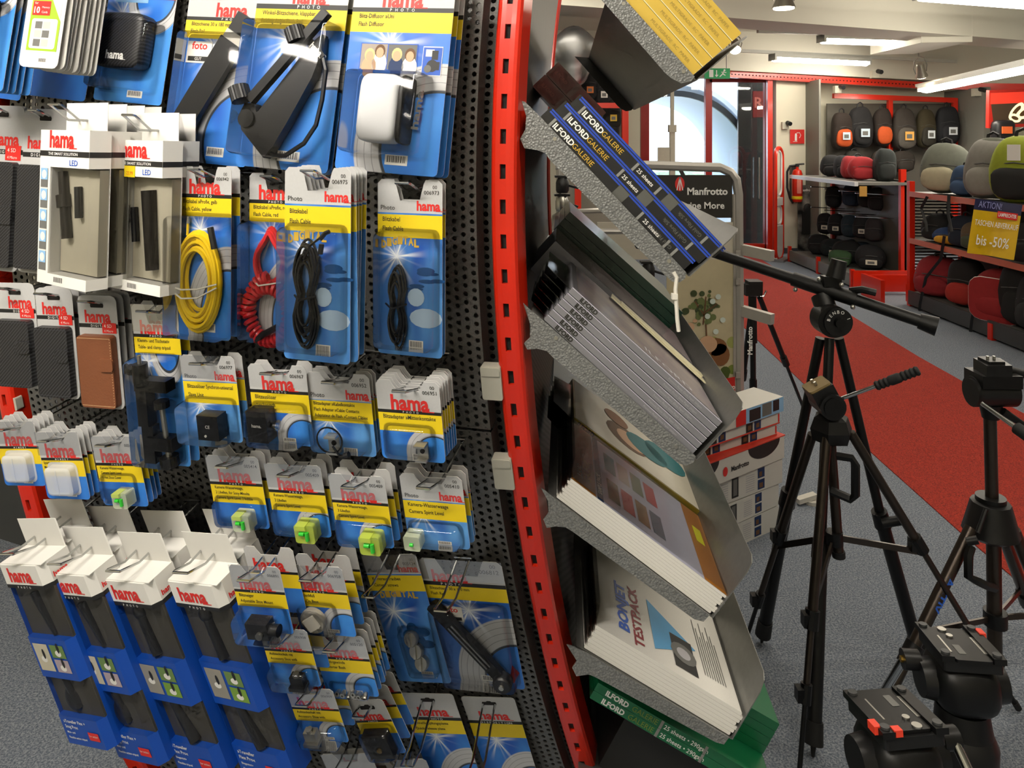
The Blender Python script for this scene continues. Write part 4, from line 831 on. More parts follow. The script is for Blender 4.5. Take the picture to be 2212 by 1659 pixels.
def tray(i, A, B, outline, lip, label, hide_far=False):
    h0 = (A[1] - YH) / FPX * 1.07; p0 = RP(h0) + WD * .004
    a, b_ = on_plane(*A, p0), on_plane(*B, p0); e1 = (b_ - a).normalized(); e3 = e1.cross(WD); e3 = e3 if e3.z > 0 else -e3; e3.normalize()
    X = Matrix((e1, WD, e3)).transposed().to_4x4(); X.translation = a; L = (b_ - a).length; Xi = X.inverted()
    t = thing('paper_tray', label, 'shelf', X, 'sloping paper trays')
    pl = [Xi @ on_plane(u, v, p0) for u, v in outline]; pl = [(p.x, p.z) for p in pl]
    Q = Matrix(((1, 0, 0, 0), (0, 0, -1, 0), (0, 1, 0, 0), (0, 0, 0, 1)))           # xy polygon -> xz plane
    for k, y in (('near', -.001), ('far', BAYW - .01)):
        G().prism(pl, 0, .002, X=Q @ T(0, 0, -y)).ob('side_bracket', HAM if k == 'near' else BLACKP, t)
    q = [p for p in pl]; G().prism([(-.01, -.0012), (L + .004, -.0012), (L + .004, 0), (-.01, 0)], -BAYW, -.001, X=Q).ob('floor_sheet', GALV, t)
    lp = [(0, 0), (BAYW - .01, 0), (BAYW - .01, lip), (lip*.18, lip), (lip*.06, lip*.95), (0, lip*.8)]
    G().add([(L + .004, y, z) for y, z in lp] + [(L + .0055, y, z) for y, z in lp], [tuple(range(6)), tuple(range(11, 5, -1))] + [(j, (j+1) % 6, 6 + (j+1) % 6, 6 + j) for j in range(6)]).ob('front_lip', GALV, t)
    for s in (.14, .9): G().cyl((L*s, -.004, -.006), (L*s, .0, -.006), .003, n=8).ob('rivet', SIL, t)
    TR[i] = (X, L); return t
tray(1, (1330, -24), (1500, 168), [(1318, -36), (1500, 166), (1492, 176), (1470, 180), (1450, 170), (1436, 158), (1280, -22), (1262, -40)], .1, 'topmost tilted tray with yellow paper boxes, its dark underside showing')
tray(2, (1160, 246), (1484, 592), [(1127, 218), (1134, 220), (1166, 251), (1482, 588), (1479, 601), (1468, 609), (1452, 608), (1436, 594), (1189, 347), (1178, 331), (1160, 324), (1133, 320), (1124, 300), (1135, 280), (1137, 252)], .098, 'tilted tray holding blue and black paper boxes')
tray(3, (1160, 680), (1500, 988), [(1130, 653), (1143, 666), (1170, 688), (1502, 984), (1497, 997), (1481, 1004), (1463, 998), (1195, 771), (1181, 757), (1160, 752), (1139, 754), (1132, 740), (1145, 728), (1146, 700)], .104, 'tilted tray holding the silver paper packs')
tray(4, (1196, 1074), (1534, 1330), [(1169, 1053), (1178, 1058), (1206, 1081), (1532, 1326), (1519, 1340), (1499, 1335), (1238, 1147), (1222, 1137), (1200, 1135), (1181, 1138), (1174, 1120), (1185, 1105), (1184, 1080)], .106, 'tilted tray holding the sample packs')
tray(5, (1258, 1402), (1576, 1594), [(1224, 1390), (1235, 1393), (1268, 1408), (1574, 1590), (1563, 1605), (1545, 1600), (1288, 1461), (1272, 1454), (1245, 1458), (1236, 1440), (1246, 1425)], .11, 'lowest visible tilted tray holding the white test packs')
tray(6, (1262, 1700), (1590, 1895), [(1232, 1690), (1262, 1704), (1590, 1893), (1575, 1900), (1290, 1760), (1250, 1760)], .11, 'tray under the bottom edge holding the green paper boxes')
def pack(i, name, label, s0, s1, w0, w1, n0, n1, mats, group=None, cat='paper pack', skew=0., edge=None, top=None):
    """box of paper lying on tray i; x down the slope, y away from the shopper, z up off the tray"""
    X, L = TR[i]; X = X @ T(s0, w0, n0) @ RZ(skew); t = thing(name, label, cat, X, group)
    l, w, h = s1 - s0, w1 - w0, n1 - n0; r = min(.0015, h*.3)
    g = G(); pr = rrect(0, 0, l, h, r, 2); Q = Matrix(((1, 0, 0, 0), (0, 0, -1, 0), (0, 1, 0, 0), (0, 0, 0, 1))); g.prism(pr, -w, 0, X=Q); g.ob('box', mats, t)
    return t, l, w, h
def spine(t, l, h, items, y=-.0006):
    """flat print on the near edge; items = (text, x, height fraction, material, bold, flip)"""
    for s, x, f, mt, bo, fl in items:
        X = T(x, y, h*(.5 - f/2)) @ RX(90) if not fl else T(x, y, h*(.5 + f/2)) @ RX(90) @ RZ(180)
        G().txt(s, 0, 0, None, h*f, 0, 0, bo).ob('spine_lettering', mt, t, X)
def srect(t, x0, x1, z0, z1, mt, name='spine_band', y=-.0004): G().add([(x0, y, z0), (x1, y, z0), (x1, y, z1), (x0, y, z1)], [(0,1,2,3)]).ob(name, mt, t)
def trect(t, x0, x1, y0, y1, h, mt, name='cover_print', dz=.0004): G().add([(x0, y0, h + dz), (x1, y0, h + dz), (x1, y1, h + dz), (x0, y1, h + dz)], [(0,1,2,3)]).ob(name, mt, t)
YBOX = M('ilford_yellow_paper', '#d9b648', .5, var=.04); BKBOX = M('paper_box_black', '#17181c', .35, coat=.4); BLBOX = M('paper_box_blue', '#2249b8', .35, coat=.4)
MAR = M('maroon_box', '#5e1a18', .35, coat=.3); SILP = M('silver_pack_edge', '#8d8c92', .35, .3); GRNP = M('green_paper_box', '#0d6b41', .35, coat=.4); DGR = M('dark_green_box', '#0c3a2b', .35, coat=.4)
OLV = M('olive_gold_pack', '#8b7a26', .35, .3, coat=.4); PAPW = M('white_paper_stack', '#e6e3dc', .55, var=.06, scale=500); FILM = clear('poly_sleeve', (.95, .95, .95), .15, 1., .03)
# tray 1: yellow boxes
for k in range(5):
    t_, l, w, h = pack(1, 'paper_box', 'yellow photo paper box, %s from the tray floor on the top tray' % ORD[k], .0 + .0*k, TR[1][1] - .004, .004, .22, .001 + k*.0185, .019 + k*.0185, YBOX, 'yellow paper boxes on the top tray')
    if k < 3: spine(t_, l, h, [('ILFORD', l - .195 + .012*k, .5, PTXT, .03, 0)])
    spine(t_, l, h, [('MULTIGRADE  RC  PAPER', l - .1, .28, M('print_faded_ochre', '#a88f3e', .6), 0, 0)])
    if k: srect(t_, 0, l, 0, .0012, M('cream_edge', '#efe6b8', .5))
# tray 2: black boxes with blue lids
L2 = TR[2][1]
for k in range(3):
    s0 = .006 + (.0, .008, .016)[k]; z0 = .001 + .0215*k
    t_, l, w, h = pack(2, 'paper_box', ('black and blue photo paper box lying on the tray floor', 'middle one of the three black and blue paper boxes', 'black and blue paper box on top of the other two')[k], s0, L2 - .006 + .008*k, .006, .3, z0, z0 + .0213, BKBOX, 'blue and black paper boxes')
    G().box((.004, -.0008, h*.68), (l + .002, .29, h*.8)).box((.004, -.0008, h*.86), (l + .002, .29, h*.98)).ob('blue_lid_edge', BLBOX, t_)
    spine(t_, l, h*.66, [('ILFORD', .022, .62, PTW, .03, 0), ('GALERIE', .062, .55, PGOLD, 0, 0), ('25 sheets', .135 if k else .21, .42, PTW, .01, 0), ('Gold Fibre Silk', l - .035, .38, PGREY, 0, 1)])
    for x in (.016, .128 if k else .2, .175 if k else .255, l - .03): srect(t_, x, x + .004, 0, h*.66, M('grey_tab', '#8c8c88', .6), 'spine_tab', -.0006)
    srect(t_, l*.5 + .02*k, l*.5 + .02*k + .02, -.0005, h*.8, M('print_charcoal_band', '#5a5a55', .6), 'closure_sticker', -.0012)
for k in range(2):
    t_, l, w, h = pack(2, 'paper_box', ('lower maroon paper box standing behind the blue ones', 'upper maroon paper box standing behind the blue ones')[k], -.062, .07, .33, .55, .03 + .034*k, .063 + .034*k, MAR, 'maroon paper boxes')
    for q in range(2): srect(t_, .005 + .06*q, .055 + .06*q, h*.1, h*.9, M('maroon_lighter', '#6b2420', .4), 'label_print'); spine(t_, l, h, [('ILFORD', .01 + .06*q, .2, M('print_dull_red', '#a2574b', .6), 0, 0)])
# tray 3: silver packs at the near end, dark green packs and leaflets further in
L3 = TR[3][1]
for k in range(6):
    t_, l, w, h = pack(3, 'paper_pack', 'silver photo paper pack, %s from the bottom of its pile' % ORD[k], .012, L3 - .004, .003, .235, .001 + .0108*k, .0108 + .0108*k, SILP, 'silver paper packs')
    spine(t_, l, h, [('ILFORD', .02, .72, PTXT, .045, 0), ('Premium Photo Gloss Paper 260gsm', l*.66, .3, M('print_pale_grey', '#b5b3b8', .6), 0, 0)])
    srect(t_, 0, l, h*.9, h, M('lilac_edge', '#c9c6d6', .4)); G().prism([(-.03 - .003*k, .02), (0, .0), (0, .19), (-.03 - .003*k, .17)], h*.5, h*.5 + .0006).ob('hang_tab', clear('tab_film', (.75, .74, .7), .1, 1.2, .12), t_)
    if k == 5:
        m, t, b = newmat('lilac_landscape_print'); o = t.obj(); nz = t.noise(o, 14, 3); t.put(b.inputs['Base Color'], t.mix(nz, lin('#6d6080'), lin('#c7bcae'))); b.inputs['Roughness'].default_value = .2; trect(t_, .01, l - .005, .005, .225, h, m)
        G().txt('ILFORD', l*.5, .02, None, .02, 0, 0, .02).ob('cover_lettering', M('print_pale_grey'), t_, T(0, 0, h + .0009) @ RZ(0))
for k in range(3):
    t_, l, w, h = pack(3, 'paper_pack', 'dark green paper pack far back on the silver tray, %s one' % ('lowest', 'middle', 'topmost')[k], -.03, .29, .5, .8, .06 + .018*k, .077 + .018*k, DGR, 'dark green paper packs')
t_, l, w, h = pack(3, 'paper_pack', 'clear sleeved pack with plum coloured cover behind the silver pile', -.03, .3, .27, .48, .001, .07, SILP)
m, t, b = newmat('plum_cover_print'); o = t.obj(); t.put(b.inputs['Base Color'], t.mix(t.noise(o, 10, 3), lin('#54303f'), lin('#b9aeb0'))); b.inputs['Roughness'].default_value = .15; trect(t_, .0, l, .0, w, h, m)
t_ = thing('leaflet', 'cream folded leaflet lying on the silver paper packs', 'leaflet', TR[3][0] @ T(.1, .2, .069) @ RZ(-6)); G().prism([(0, 0), (.24, 0), (.25, .06), (0, .04)], 0, .002).ob('sheet', M('cream_paper', '#cfc7a4', .6), t_); G().prism([(.02, .008), (.2, .01), (.21, .05), (.02, .036)], .002, .004).ob('inner_sheet', M('cream_paper'), t_)
G().txt('ILFORD', .17, .02, None, .012, 0, .0022, .02).ob('lettering', M('print_pale_grey'), t_)
# tray 4: sample packs in front, olive packs behind
L4 = TR[4][1]
for k in range(8):
    t_, l, w, h = pack(4, 'sample_pack', 'white edged sample pack, %s from the bottom of its pile' % ORD[k], .004 + .002*(k % 3), L4 + .004*(k % 3), .004, .24, .001 + .0046*k, .0053 + .0046*k, PAPW, 'sample packs')
    G().add([(-.002, 0, h), (-.014, .005, h + .03), (-.014, .22, h + .03), (-.002, .235, h)], [(0, 1, 2, 3)]).ob('sleeve_flap', FILM, t_)
    if k == 7:
        ORNG = M('print_orange_brown', '#b8772e', .4); PLIL = M('print_pale_lilac', '#c3c3d8', .4)
        trect(t_, 0, l, 0, w, h, PLIL); trect(t_, 0, l*.16, 0, w, h, ORNG, dz=.0007); trect(t_, l*.86, l, 0, w, h, ORNG, dz=.0007); trect(t_, l*.17, l*.21, 0, w, h, PNAVY, dz=.0007)
        X = lambda x, y: T(x, y, h + .0012) @ RZ(90)
        G().txt('SAMPLE PACK', 0, 0, None, .008, 0, 0, .03).ob('cover_lettering', PTW, t_, X(l*.203, .02)); G().txt('ILFORD', 0, 0, None, .009, 0, 0, .03).ob('cover_lettering', PTW, t_, X(l*.07, .03)); G().txt('GALERIE', 0, 0, None, .014, 0, 0, .0).ob('cover_lettering', PGOLD, t_, X(l*.13, .03))
        pm = [M('print_forest', '#54613a', .5), M('print_crimson', '#b2353a', .5), M('print_sepia', '#8f6d4c', .5), M('print_slate', '#5d6b7d', .5), PTEAL, M('print_warm_grey')]
        for q in range(8): trect(t_, l*(.25 + .1*(q % 4)) , l*(.33 + .1*(q % 4)), .03 + .1*(q // 4), .1 + .1*(q // 4), h, pm[q % 6], 'thumbnail_print', .0009)
        trect(t_, l*.9, l*.96, .12, .17, h, M('print_fluor_yellow', '#f4f021', .5), 'price_sticker', .0012); G().add([(0, 0, h + .003), (l, 0, h + .004), (l*.98, w, h + .003), (0, w, h + .006)], [(0,1,2,3)]).ob('poly_sleeve', FILM, t_)
for k in range(4):
    t_, l, w, h = pack(4, 'paper_pack', 'olive gold paper pack, %s from the bottom behind the sample packs' % ORD[k], .01, .315, .246, .47, .003 + .0105*k, .0133 + .0105*k, OLV, 'olive paper packs')
    spine(t_, l, h, [('ILFORD', .012, .8, PTXT, .045, 0)])
    G().prism([(-.035 - .003*k, .02), (0, 0), (0, .19), (-.035 - .003*k, .17)], h*.5, h*.5 + .0006).ob('hang_tab', clear('smoke_tab', (.45, .44, .4), .1, 1.2, .12), t_)
    if k == 3:
        trect(t_, .004, l - .004, .004, w, h, M('print_cream_cover', '#cdc6b4', .35)); g = G()
        for x, y, rx, ry, mi in ((.13, .1, .05, .05, 0), (.14, .1, .035, .035, 1), (.18, .12, .05, .045, 2), (.11, .17, .03, .03, 3), (.23, .15, .05, .05, 2)): g.add([(x + rx*math.cos(a), y + ry*math.sin(a), h + .0008 + .0002*mi) for a in (6.2832*i/16 for i in range(16))], [tuple(range(16))], mi)
        g.ob('portrait_print', [M('print_brown'), PSKIN, PTEAL, M('print_auburn', '#8a5a34', .6)], t_)
# tray 5: white test packs
L5 = TR[5][1]
for k in range(7):
    t_, l, w, h = pack(5, 'test_pack', 'white sleeved test pack, %s from the bottom of its pile' % ORD[k], .002 + .003*(k % 2), L5 + .003*(k % 3), .004, .25, .001 + .006*k, .0067 + .006*k, PAPW, 'white test packs')
    G().add([(-.002, 0, h), (-.012, .005, h + .035), (-.012, .23, h + .035), (-.002, .245, h)], [(0, 1, 2, 3)]).ob('sleeve_flap', FILM, t_)
    if k == 6:
        X = lambda x, y: T(x, y, h + .0008) @ RZ(90)
        G().txt('BONJET', 0, 0, .13, .02, 0, 0, .04).ob('cover_lettering', PBL, t_, X(l*.24, .03)); G().txt('TESTPACK', 0, 0, .16, .018, 0, 0, .03).ob('cover_lettering', M('print_dark_crimson', '#8d1d2a', .5), t_, X(l*.34, .01))
        G().add([(l*.42, .03, h + .0008), (l*.75, .09, h + .0008), (l*.42, .16, h + .0008)], [(0,1,2)]).ob('blue_print', M('print_sky', '#58a4d8', .5), t_)
        trect(t_, l*.56, l*.72, .02, .1, h, PBLK, 'photo_print', .001); g = G(); [g.add([(l*.64 + r_*math.cos(a), .06 + r_*math.sin(a), h + .0014 + .0002*q) for a in (6.2832*i/14 for i in range(14))], [tuple(range(14))], q) for q, r_ in enumerate((.024, .013))]; g.ob('photo_highlight', [PGREY, M('print_pale_grey')], t_)
        for q in range(9): trect(t_, l*(.78 + .018*q), l*(.786 + .018*q), .04, .18 - .02*(q % 3), h, PGREY, 'text_line', .0008)
t_, l, w, h = pack(5, 'test_pack', 'white test pack with dark photo further in on the lowest tray', -.02, .29, .28, .55, .03, .09, PAPW)
G().txt('BONJET', 0, 0, .14, .02, 0, 0, .04).ob('cover_lettering', M('print_dark_crimson'), t_, T(l*.2, .02, h + .0008) @ RZ(90)); G().txt('TESTPACK', 0, 0, .16, .018, 0, 0, .03).ob('cover_lettering', PBLK, t_, T(l*.32, .02, h + .0008) @ RZ(90)); trect(t_, l*.42, l*.8, .02, .2, h, M('print_dark_brown', '#2a211c', .4), 'photo_print'); trect(t_, l*.5, l*.7, .06, .14, h, M('print_tan', '#8d7460', .5), 'photo_print', .0008)
# tray 6: green boxes
L6 = TR[6][1]
for k in range(6):
    z0 = .135 + .0155*k; wv = .0 if k < 2 else .06
    t_, l, w, h = pack(6, 'paper_box', 'green photo paper box, %s from the bottom under the lowest tray' % ORD[k], -.062 + .035*(k >= 2) , L6 - .02, .004 + wv, .26 + wv, z0, z0 + .015, GRNP, 'green paper boxes')
    spine(t_, l, h, [('ILFORD', .02, .62, PTW, .04, 0), ('GALERIE', .07, .6, M('print_green_gold', '#7d8f3a', .6), 0, 0), ('25 sheets • 290gsm', .13, .5, PTW, .01, 0)])
    for x in (.122, .205): srect(t_, x, x + .005, 0, h, M('grey_tab'), 'spine_tab', -.0006)
t_, l, w, h = pack(6, 'paper_box', 'black paper carton underneath the green boxes', .03, L6 - .03, .06, .3, .001, .133, M('dark_gap_black', '#1b1b1c', .6))  # black filler block added for the darkness below the green boxes
tie = thing('cable_tie', 'loose white cable tie hanging from the end of the blue box tray', 'cable tie', T(0, 0, 0)); p0 = RP(.15) + WD * -.004
G().tube([on_plane(1455, 588, p0), on_plane(1462, 600, p0), on_plane(1459, 625, p0), on_plane(1463, 690, p0), on_plane(1466, 716, p0)], .0028, 6).ob('strap', TIE, tie); G().box(on_plane(1457, 640, p0) - Vector((.004, .004, .004)), on_plane(1457, 640, p0) + Vector((.004, .004, .004))).ob('lock', TIE, tie)
# ---------------------------------------------------------------- boxed goods on the pegboard
GREYIN = M('carton_inner_grey', '#cfc8b2', .6); BOXBL = M('carton_blue', '#0f4bb0', .4, var=.04); DKIN = M('carton_dark_liner', '#4d4a44', .6)
TORCH = M('torch_black', '#26221f', .35, .3)
def carton_frame(u, v, wp, hp, off, rot=0., yaw=0., pit=0.):
    a, h = solve(u, v, off); X = GF(a, h, off) @ RZ(rot) @ RY(yaw) @ RX(pit); sx, sy = scale_at(X); return a, h, X, wp / sx, hp / sy
def torch_box(desc, label, u, v, wp, hp, off, back, kind, rot=0):
    a, h, X, w, H = carton_frame(u, v, wp, hp, off, rot, -14); d = .032; t = thing('torch_box', label, 'box', X, 'white torch boxes')
    g = G(); g.box((-w/2, -.24*H, -d), (w/2, 0, 0)); g.box((-w/2, -H, -d), (w/2, -.93*H, 0)); g.box((-w/2, -.93*H, -d), (-.28*w, -.24*H, 0)); g.box((-w/2, -.93*H, -d), (w/2, -.24*H, -d + .001)); g.ob('carton', PWHT, t)
    G().prism([(-w*.42, -.02), (w*.42, -.02), (w*.42, .042), (-w*.42, .042)], -d, -d + .0006).ob('header_tab', PWHT, t)
    G().add([(-.27*w, -.93*H, -.0006), (w/2 - .0003, -.93*H, -.0006), (w/2 - .0003, -.24*H, -.0006), (-.27*w, -.24*H, -.0006), (w/2, -.93*H, -d), (w/2, -.24*H, -d)], [(0,1,2,3),(1,4,5,2)]).ob('window_film', BLIS, t)
    G().box((-.27*w, -.92*H, -d + .001), (w*.48, -.25*H, -d*.55)).ob('inner_tray', GREYIN, t)
    g = G(); logo(g, -.05*w, -.11*H, .5*w, z=.0005); g.ob('brand_lettering', PRED, t)
    g = G(); frect(g, w, H, -.5, .135, .5, .17, .0004, 0); g.add([(w/2 + .0003, -.17*H, 0), (w/2 + .0003, -.17*H, -d), (w/2 + .0003, -.135*H, -d), (w/2 + .0003, -.135*H, 0)], [(0,1,2,3)], 0); g.txt('THE SMART SOLUTION', -.02*w, -.162*H, .6*w, .018*H, 1, .0007, .01, .5); g.ob('range_band', [PBLK, PTW], t)
    G().txt('LED', .12*w, -.225*H, .16*w, .035*H, 0, .0005, .01).ob('led_lettering', PBL, t)
    for i in range(5):
        g = G(); y = .25 + .135*i; frect(g, w, H, -.47, y, -.32, y + .125, .0004, 0); frect(g, w, H, -.465, y, -.325, y + .075, .0006, 1); fell(g, w, H, -.395, y + .04, .05, .05, .0008, 2); g.ob('feature_icon', [PGREY, PLB, PWHT], t)
    if kind == 0:
        G().cyl((-.19*w, -.27*H, -.012), (-.06*w, -.7*H, -.012), .007, .008, 12).cyl((-.15*w, -.42*H, -.011), (-.12*w, -.5*H, -.011), .0105, n=12).ob('torch', TORCH, t, None, True)
        o = G().cyl((.13*w, -.36*H, -.012), (.16*w, -.56*H, -.012), .0052, n=10).ob('battery', BK, t, None, True)
    else:
        g = G(); frect(g, w, H, -.25, .17, -.03, .245, .0007, 0); g.txt('25,99', -.2*w, -.23*H, .13*w, None, 1, .0009); g.ob('price_sticker', [PYEL, PRED], t)
        G().cyl((.1*w, -.33*H, -.012), (.2*w, -.85*H, -.012), .0115, .0095, 12).ob('torch', TORCH, t, None, True); G().cyl((-.2*w, -.45*H, -.012), (-.15*w, -.68*H, -.012), .0052, n=10).ob('battery', BK, t, None, True)
    barcode(w, H, t, -.05, .22, .99, .05)
    for i in range(back): r2 = copy_thing(t, GF(a, h, off - (d + .003)*(i + 1)) @ RZ(rot) @ RY(-14), '%s white torch box behind the front one in the %s stack' % (ORD[i + 1], ('left', 'right')[kind]))
    hook(a, h - .03, off + .02, desc, up=.02)
torch_box('left torch box', 'white torch carton with clear window, front of the left stack', 140, 281, 106, 338, .165, 3, 0)
torch_box('right torch box', 'white torch carton with yellow price sticker', 297, 303, 108, 328, .13, 1, 1)
def tripod_box(i, label, u, v, wp, hp, off, rot=0):
    a, h, X, w, H = carton_frame(u, v, wp, hp, off, rot, -11, 0); d = .046; t = thing('tripod_box', label, 'box', X, 'tall blue tripod boxes')
    c = w * .1; fr = [(-w/2, -d), (w/2, -d), (w/2, -c), (w/2 - c, 0), (-w/2 + c*.2, 0), (-w/2, -c*.2)]
    def slab(y0, y1, m, nm, gr=0): G().prism([(x*(1 + gr), z*(1 + gr)) for x, z in fr], -y1*H, -y0*H, X=Matrix(((1,0,0,0),(0,0,1,0),(0,1,0,0),(0,0,0,1)))).ob(nm, m, t)
    slab(0, .105, PWHT, 'white_lid'); slab(.105, .125, PBLK, 'black_band', .004)
    slab(.4, .62, BOXBL, 'blue_panel'); slab(.84, 1, BOXBL, 'blue_base')
    for y0, y1 in ((.125, .4), (.62, .84)):
        G().box((-w/2 + .001, -y1*H, -d + .001), (w/2 - .001, -y0*H, -d*.2)).ob('window_liner', DKIN, t)
        G().box((w/2 - .0008, -y1*H, -d), (w/2, -y0*H, -c*1.15)).box((-w/2, -y1*H, -d), (-w/2 + .0008, -y0*H, -c*.3)).box((-w/2, -y1*H, -d), (w/2, -y0*H, -d + .0008)).ob('blue_side_wall', BOXBL, t); G().add([(-w/2 + c*.2, -y1*H, .0004), (w/2 - c, -y1*H, .0004), (w/2 - c, -y0*H, .0004), (-w/2 + c*.2, -y0*H, .0004), (w/2, -y1*H, -c), (w/2, -y0*H, -c)], [(0,1,2,3),(1,4,5,2)]).ob('window_film', COVER, t)
    g = G(); g.prism([(-w*.48, -d), (w*.48, -d), (w*.46, -d + .001), (-w*.46, -d + .001)], 0, .05, X=Matrix(((1,0,0,0),(0,0,1,0),(0,1,0,0),(0,0,0,1)))); g.ob('hang_tab', PWHT, t)
    G().box((-w/2, 0, -d), (w/2, .0012, -.002)).ob('lid_flap', PWHT, t)
    g = G(); logo(g, -.06*w, -.088*H, .55*w, z=.0006); g.ob('brand_lettering', PRED, t); g = G(); logo(g, 0, 0, .5*d, X=T(w/2 + .0008, -.088*H, -d*.55) @ RY(90)); g.ob('side_lettering', PRED, t)
    g = G(); [g.txt(ch, (-.2 + .07*k)*w, -.121*H, None, .011*H, 0, .0012, .01) for k, ch in enumerate('PHOTO')]; g.ob('range_lettering', PTW, t)
    g = G(); cols = ((0, 1, 2), (0, 1, 2), (3, 1, 4), (3, 1, 4))[i]
    for k, (x0, y0, x1, y1) in enumerate(((-.42, .43, -.08, .58), (-.02, .43, .3, .5), (-.02, .51, .3, .58))): frect(g, w, H, x0, y0, x1, y1, .0006, cols[k]); fell(g, w, H, (x0+x1)/2, (y0+y1)/2 + .01, .07, .05, .0008, 5); fell(g, w, H, (x0+x1)/2 + .03, (y0+y1)/2 - .02, .03, .08, .001, 6)
    g.ob('photo_panels', [M('print_sand', '#c9c2ac', .5), M('print_leaf', '#6d8a4a', .5), M('print_rose_grey', '#b3a3ac', .5), M('print_stone', '#99958a', .5), M('print_grass', '#7ba03c', .5), PWHT, PBLK], t)
    k = i // 2
    if k: G().cyl((-.05*w, -.15*H, -.011), (0, -.38*H, -.011), .009, .011, 12).ell((-.06*w, -.17*H, -.012), (.014, .014, .012)).ell((-.04*w, -.26*H, -.014), (.013, .02, .012)).cyl((-.1*w, -.63*H, -.011), (.1*w, -.83*H, -.011), .008, .013, 10).ob('boxed_tripod', BK, t, None, True)
    else: G().cyl((-.02*w, -.16*H, -.011), (.1*w, -.39*H, -.011), .01, .006, 12).ell((-.1*w, -.76*H, -.013), (.02, .025, .012)).cyl((-.1*w, -.64*H, -.011), (.0, -.8*H, -.011), .008, n=10).ob('boxed_tripod', BK, t, None, True)
    g = G(); [g.txt(s, -.4*w, -(.875 + .03*q)*H, None, .018*H if q < 2 else .012*H, 0, .0006, .01) for q, s in enumerate((('»Traveller Flex +', 'Snug Pro«', 'Mini- und', 'Flexible action tripod'), ('»Traveller', 'Flex Pro«', 'Biegestativ', 'Flexible tripod'))[k])]; g.ob('product_lettering', PTW, t)
    g = G(); frect(g, w, H, .1, .91, .34, .955, .0008, 0); g.txt('for action', .12*w, -.935*H, .19*w, None, 1, .001); g.ob('red_sticker', [PRED, PWHT], t)
    copy_thing(t, GF(a, h, off - d - .006) @ RZ(rot) @ RY(-11), 'tall blue tripod box behind the front one, %s hook' % ('leftmost', 'second', 'third', 'fourth')[i])
    hook(a, h - .03, off + .012, '%s pair of tall tripod boxes' % ('leftmost', 'second', 'third', 'fourth')[i], w=.014)
for i, (u, v, lb) in enumerate(((40, 1222, 'tall blue tripod box hanging at the far left of the bottom row'), (142, 1243, 'tall blue tripod box, second from the left'), (268, 1258, 'tall blue tripod box, third from the left'), (412, 1262, 'tall blue tripod box beside the shoe mount cards'))):
    tripod_box(i, lb, u, v, 88 + 6*i, 400 + 14*i, .17, 7)

# ---------------------------------------------------------------- right side: stand with poster, boxes on the floor
def vis(p): return Vector(p)
SILV = M('stand_silver_paint', '#b5b1ab', .35, .4)
Ys = 3.25
st = thing('poster_stand', 'silver framed product stand with black header sign and bubble poster', 'stand', T(P(1500, 310, Ys).x, Ys, 0)); o = Vector((P(1500, 310, Ys).x, Ys, 0))
def sp(u, v, y=0): q = P(u, v, Ys); return Vector((q.x - o.x, y, q.z))
g = G(); g.tube([sp(1597, 1130), sp(1597, 700), sp(1595, 420), sp(1590, 388), sp(1578, 372), sp(1555, 362), sp(1400, 357), sp(1200, 357)], .021, 8); g.ob('tube_frame', SILV, st, None, True)
G().box(sp(1583, 1140, -.01), sp(1590, 420, .03)).ob('side_rail', SILV, st)
G().box(sp(1380, 470, -.012), sp(1580, 378, .0)).ob('header_panel', M('header_black', '#26231f', .5), st)
G().txt('Manfrotto', 0, 0, sp(1570, 0).x - sp(1483, 0).x, None, 0, 0, .03).ob('brand_lettering', PTW, st, T(sp(1483, 420, -.014)) @ RX(90)); G().txt('Imagine More', 0, 0, sp(1563, 0).x - sp(1452, 0).x, None, 0, 0, .02).ob('slogan_lettering', PTW, st, T(sp(1452, 450, -.014)) @ RX(90))
g = G(); c_ = sp(1467, 397, -.014); g.add([(c_.x + .021*math.cos(a), c_.y, c_.z + .032*math.sin(a)) for a in (6.2832*i/20 for i in range(20))], [tuple(range(20))], 0)
for dx in (-.013, 0, .013): g.add([(c_.x + q[0], c_.y - .001, c_.z + q[1]) for q in ((-.002, .03), (.002, .03), (dx + .002, -.028), (dx - .002, -.028))], [(0,1,2,3)], 1)
g.ob('emblem', [PRED, PTW], st)
G().box(sp(1290, 560, -.006), sp(1588, 480, .006)).ob('pale_panel', M('stand_pale_panel', '#cfc8b8', .5), st)
G().box(sp(1440, 870, -.004), sp(1586, 560, .004)).ob('poster_board', M('poster_cream', '#cfc3a0', .5), st)
rg = random.Random(11); g = G()
def disc(g, u, v, ru, m, y=-.006, n=10, k=1.): 
    q = sp(u, v, y); r_ = ru * Ys / FPX; g.add([(q.x + r_*math.cos(a), y, q.z + r_*k*math.sin(a)) for a in (6.2832*i/n for i in range(n))], [tuple(range(n))], m)
for i in range(60): disc(g, rg.uniform(1465, 1582), 868 - rg.random()**1.2*130, rg.uniform(6, 14), rg.choice((0, 1, 2)), -.005 - .0001*i % .002)
for i in range(46):
    a = rg.uniform(0, 6.28); r_ = rg.random(); disc(g, 1522 + 36*r_*math.cos(a) - (8 if i % 3 == 0 else 0), 665 + 38*r_*math.sin(a), rg.uniform(3, 8), 3 + i % 2, -.0072 - .00005*i)
for p_, q_ in (((1518, 700), (1524, 640)), ((1520, 680), (1500, 650)), ((1521, 675), (1548, 655)), ((1524, 700), (1526, 740))): g.bar(sp(*p_, -.008), sp(*q_, -.008), .006, .002, 5, up=(0, 1, 0))
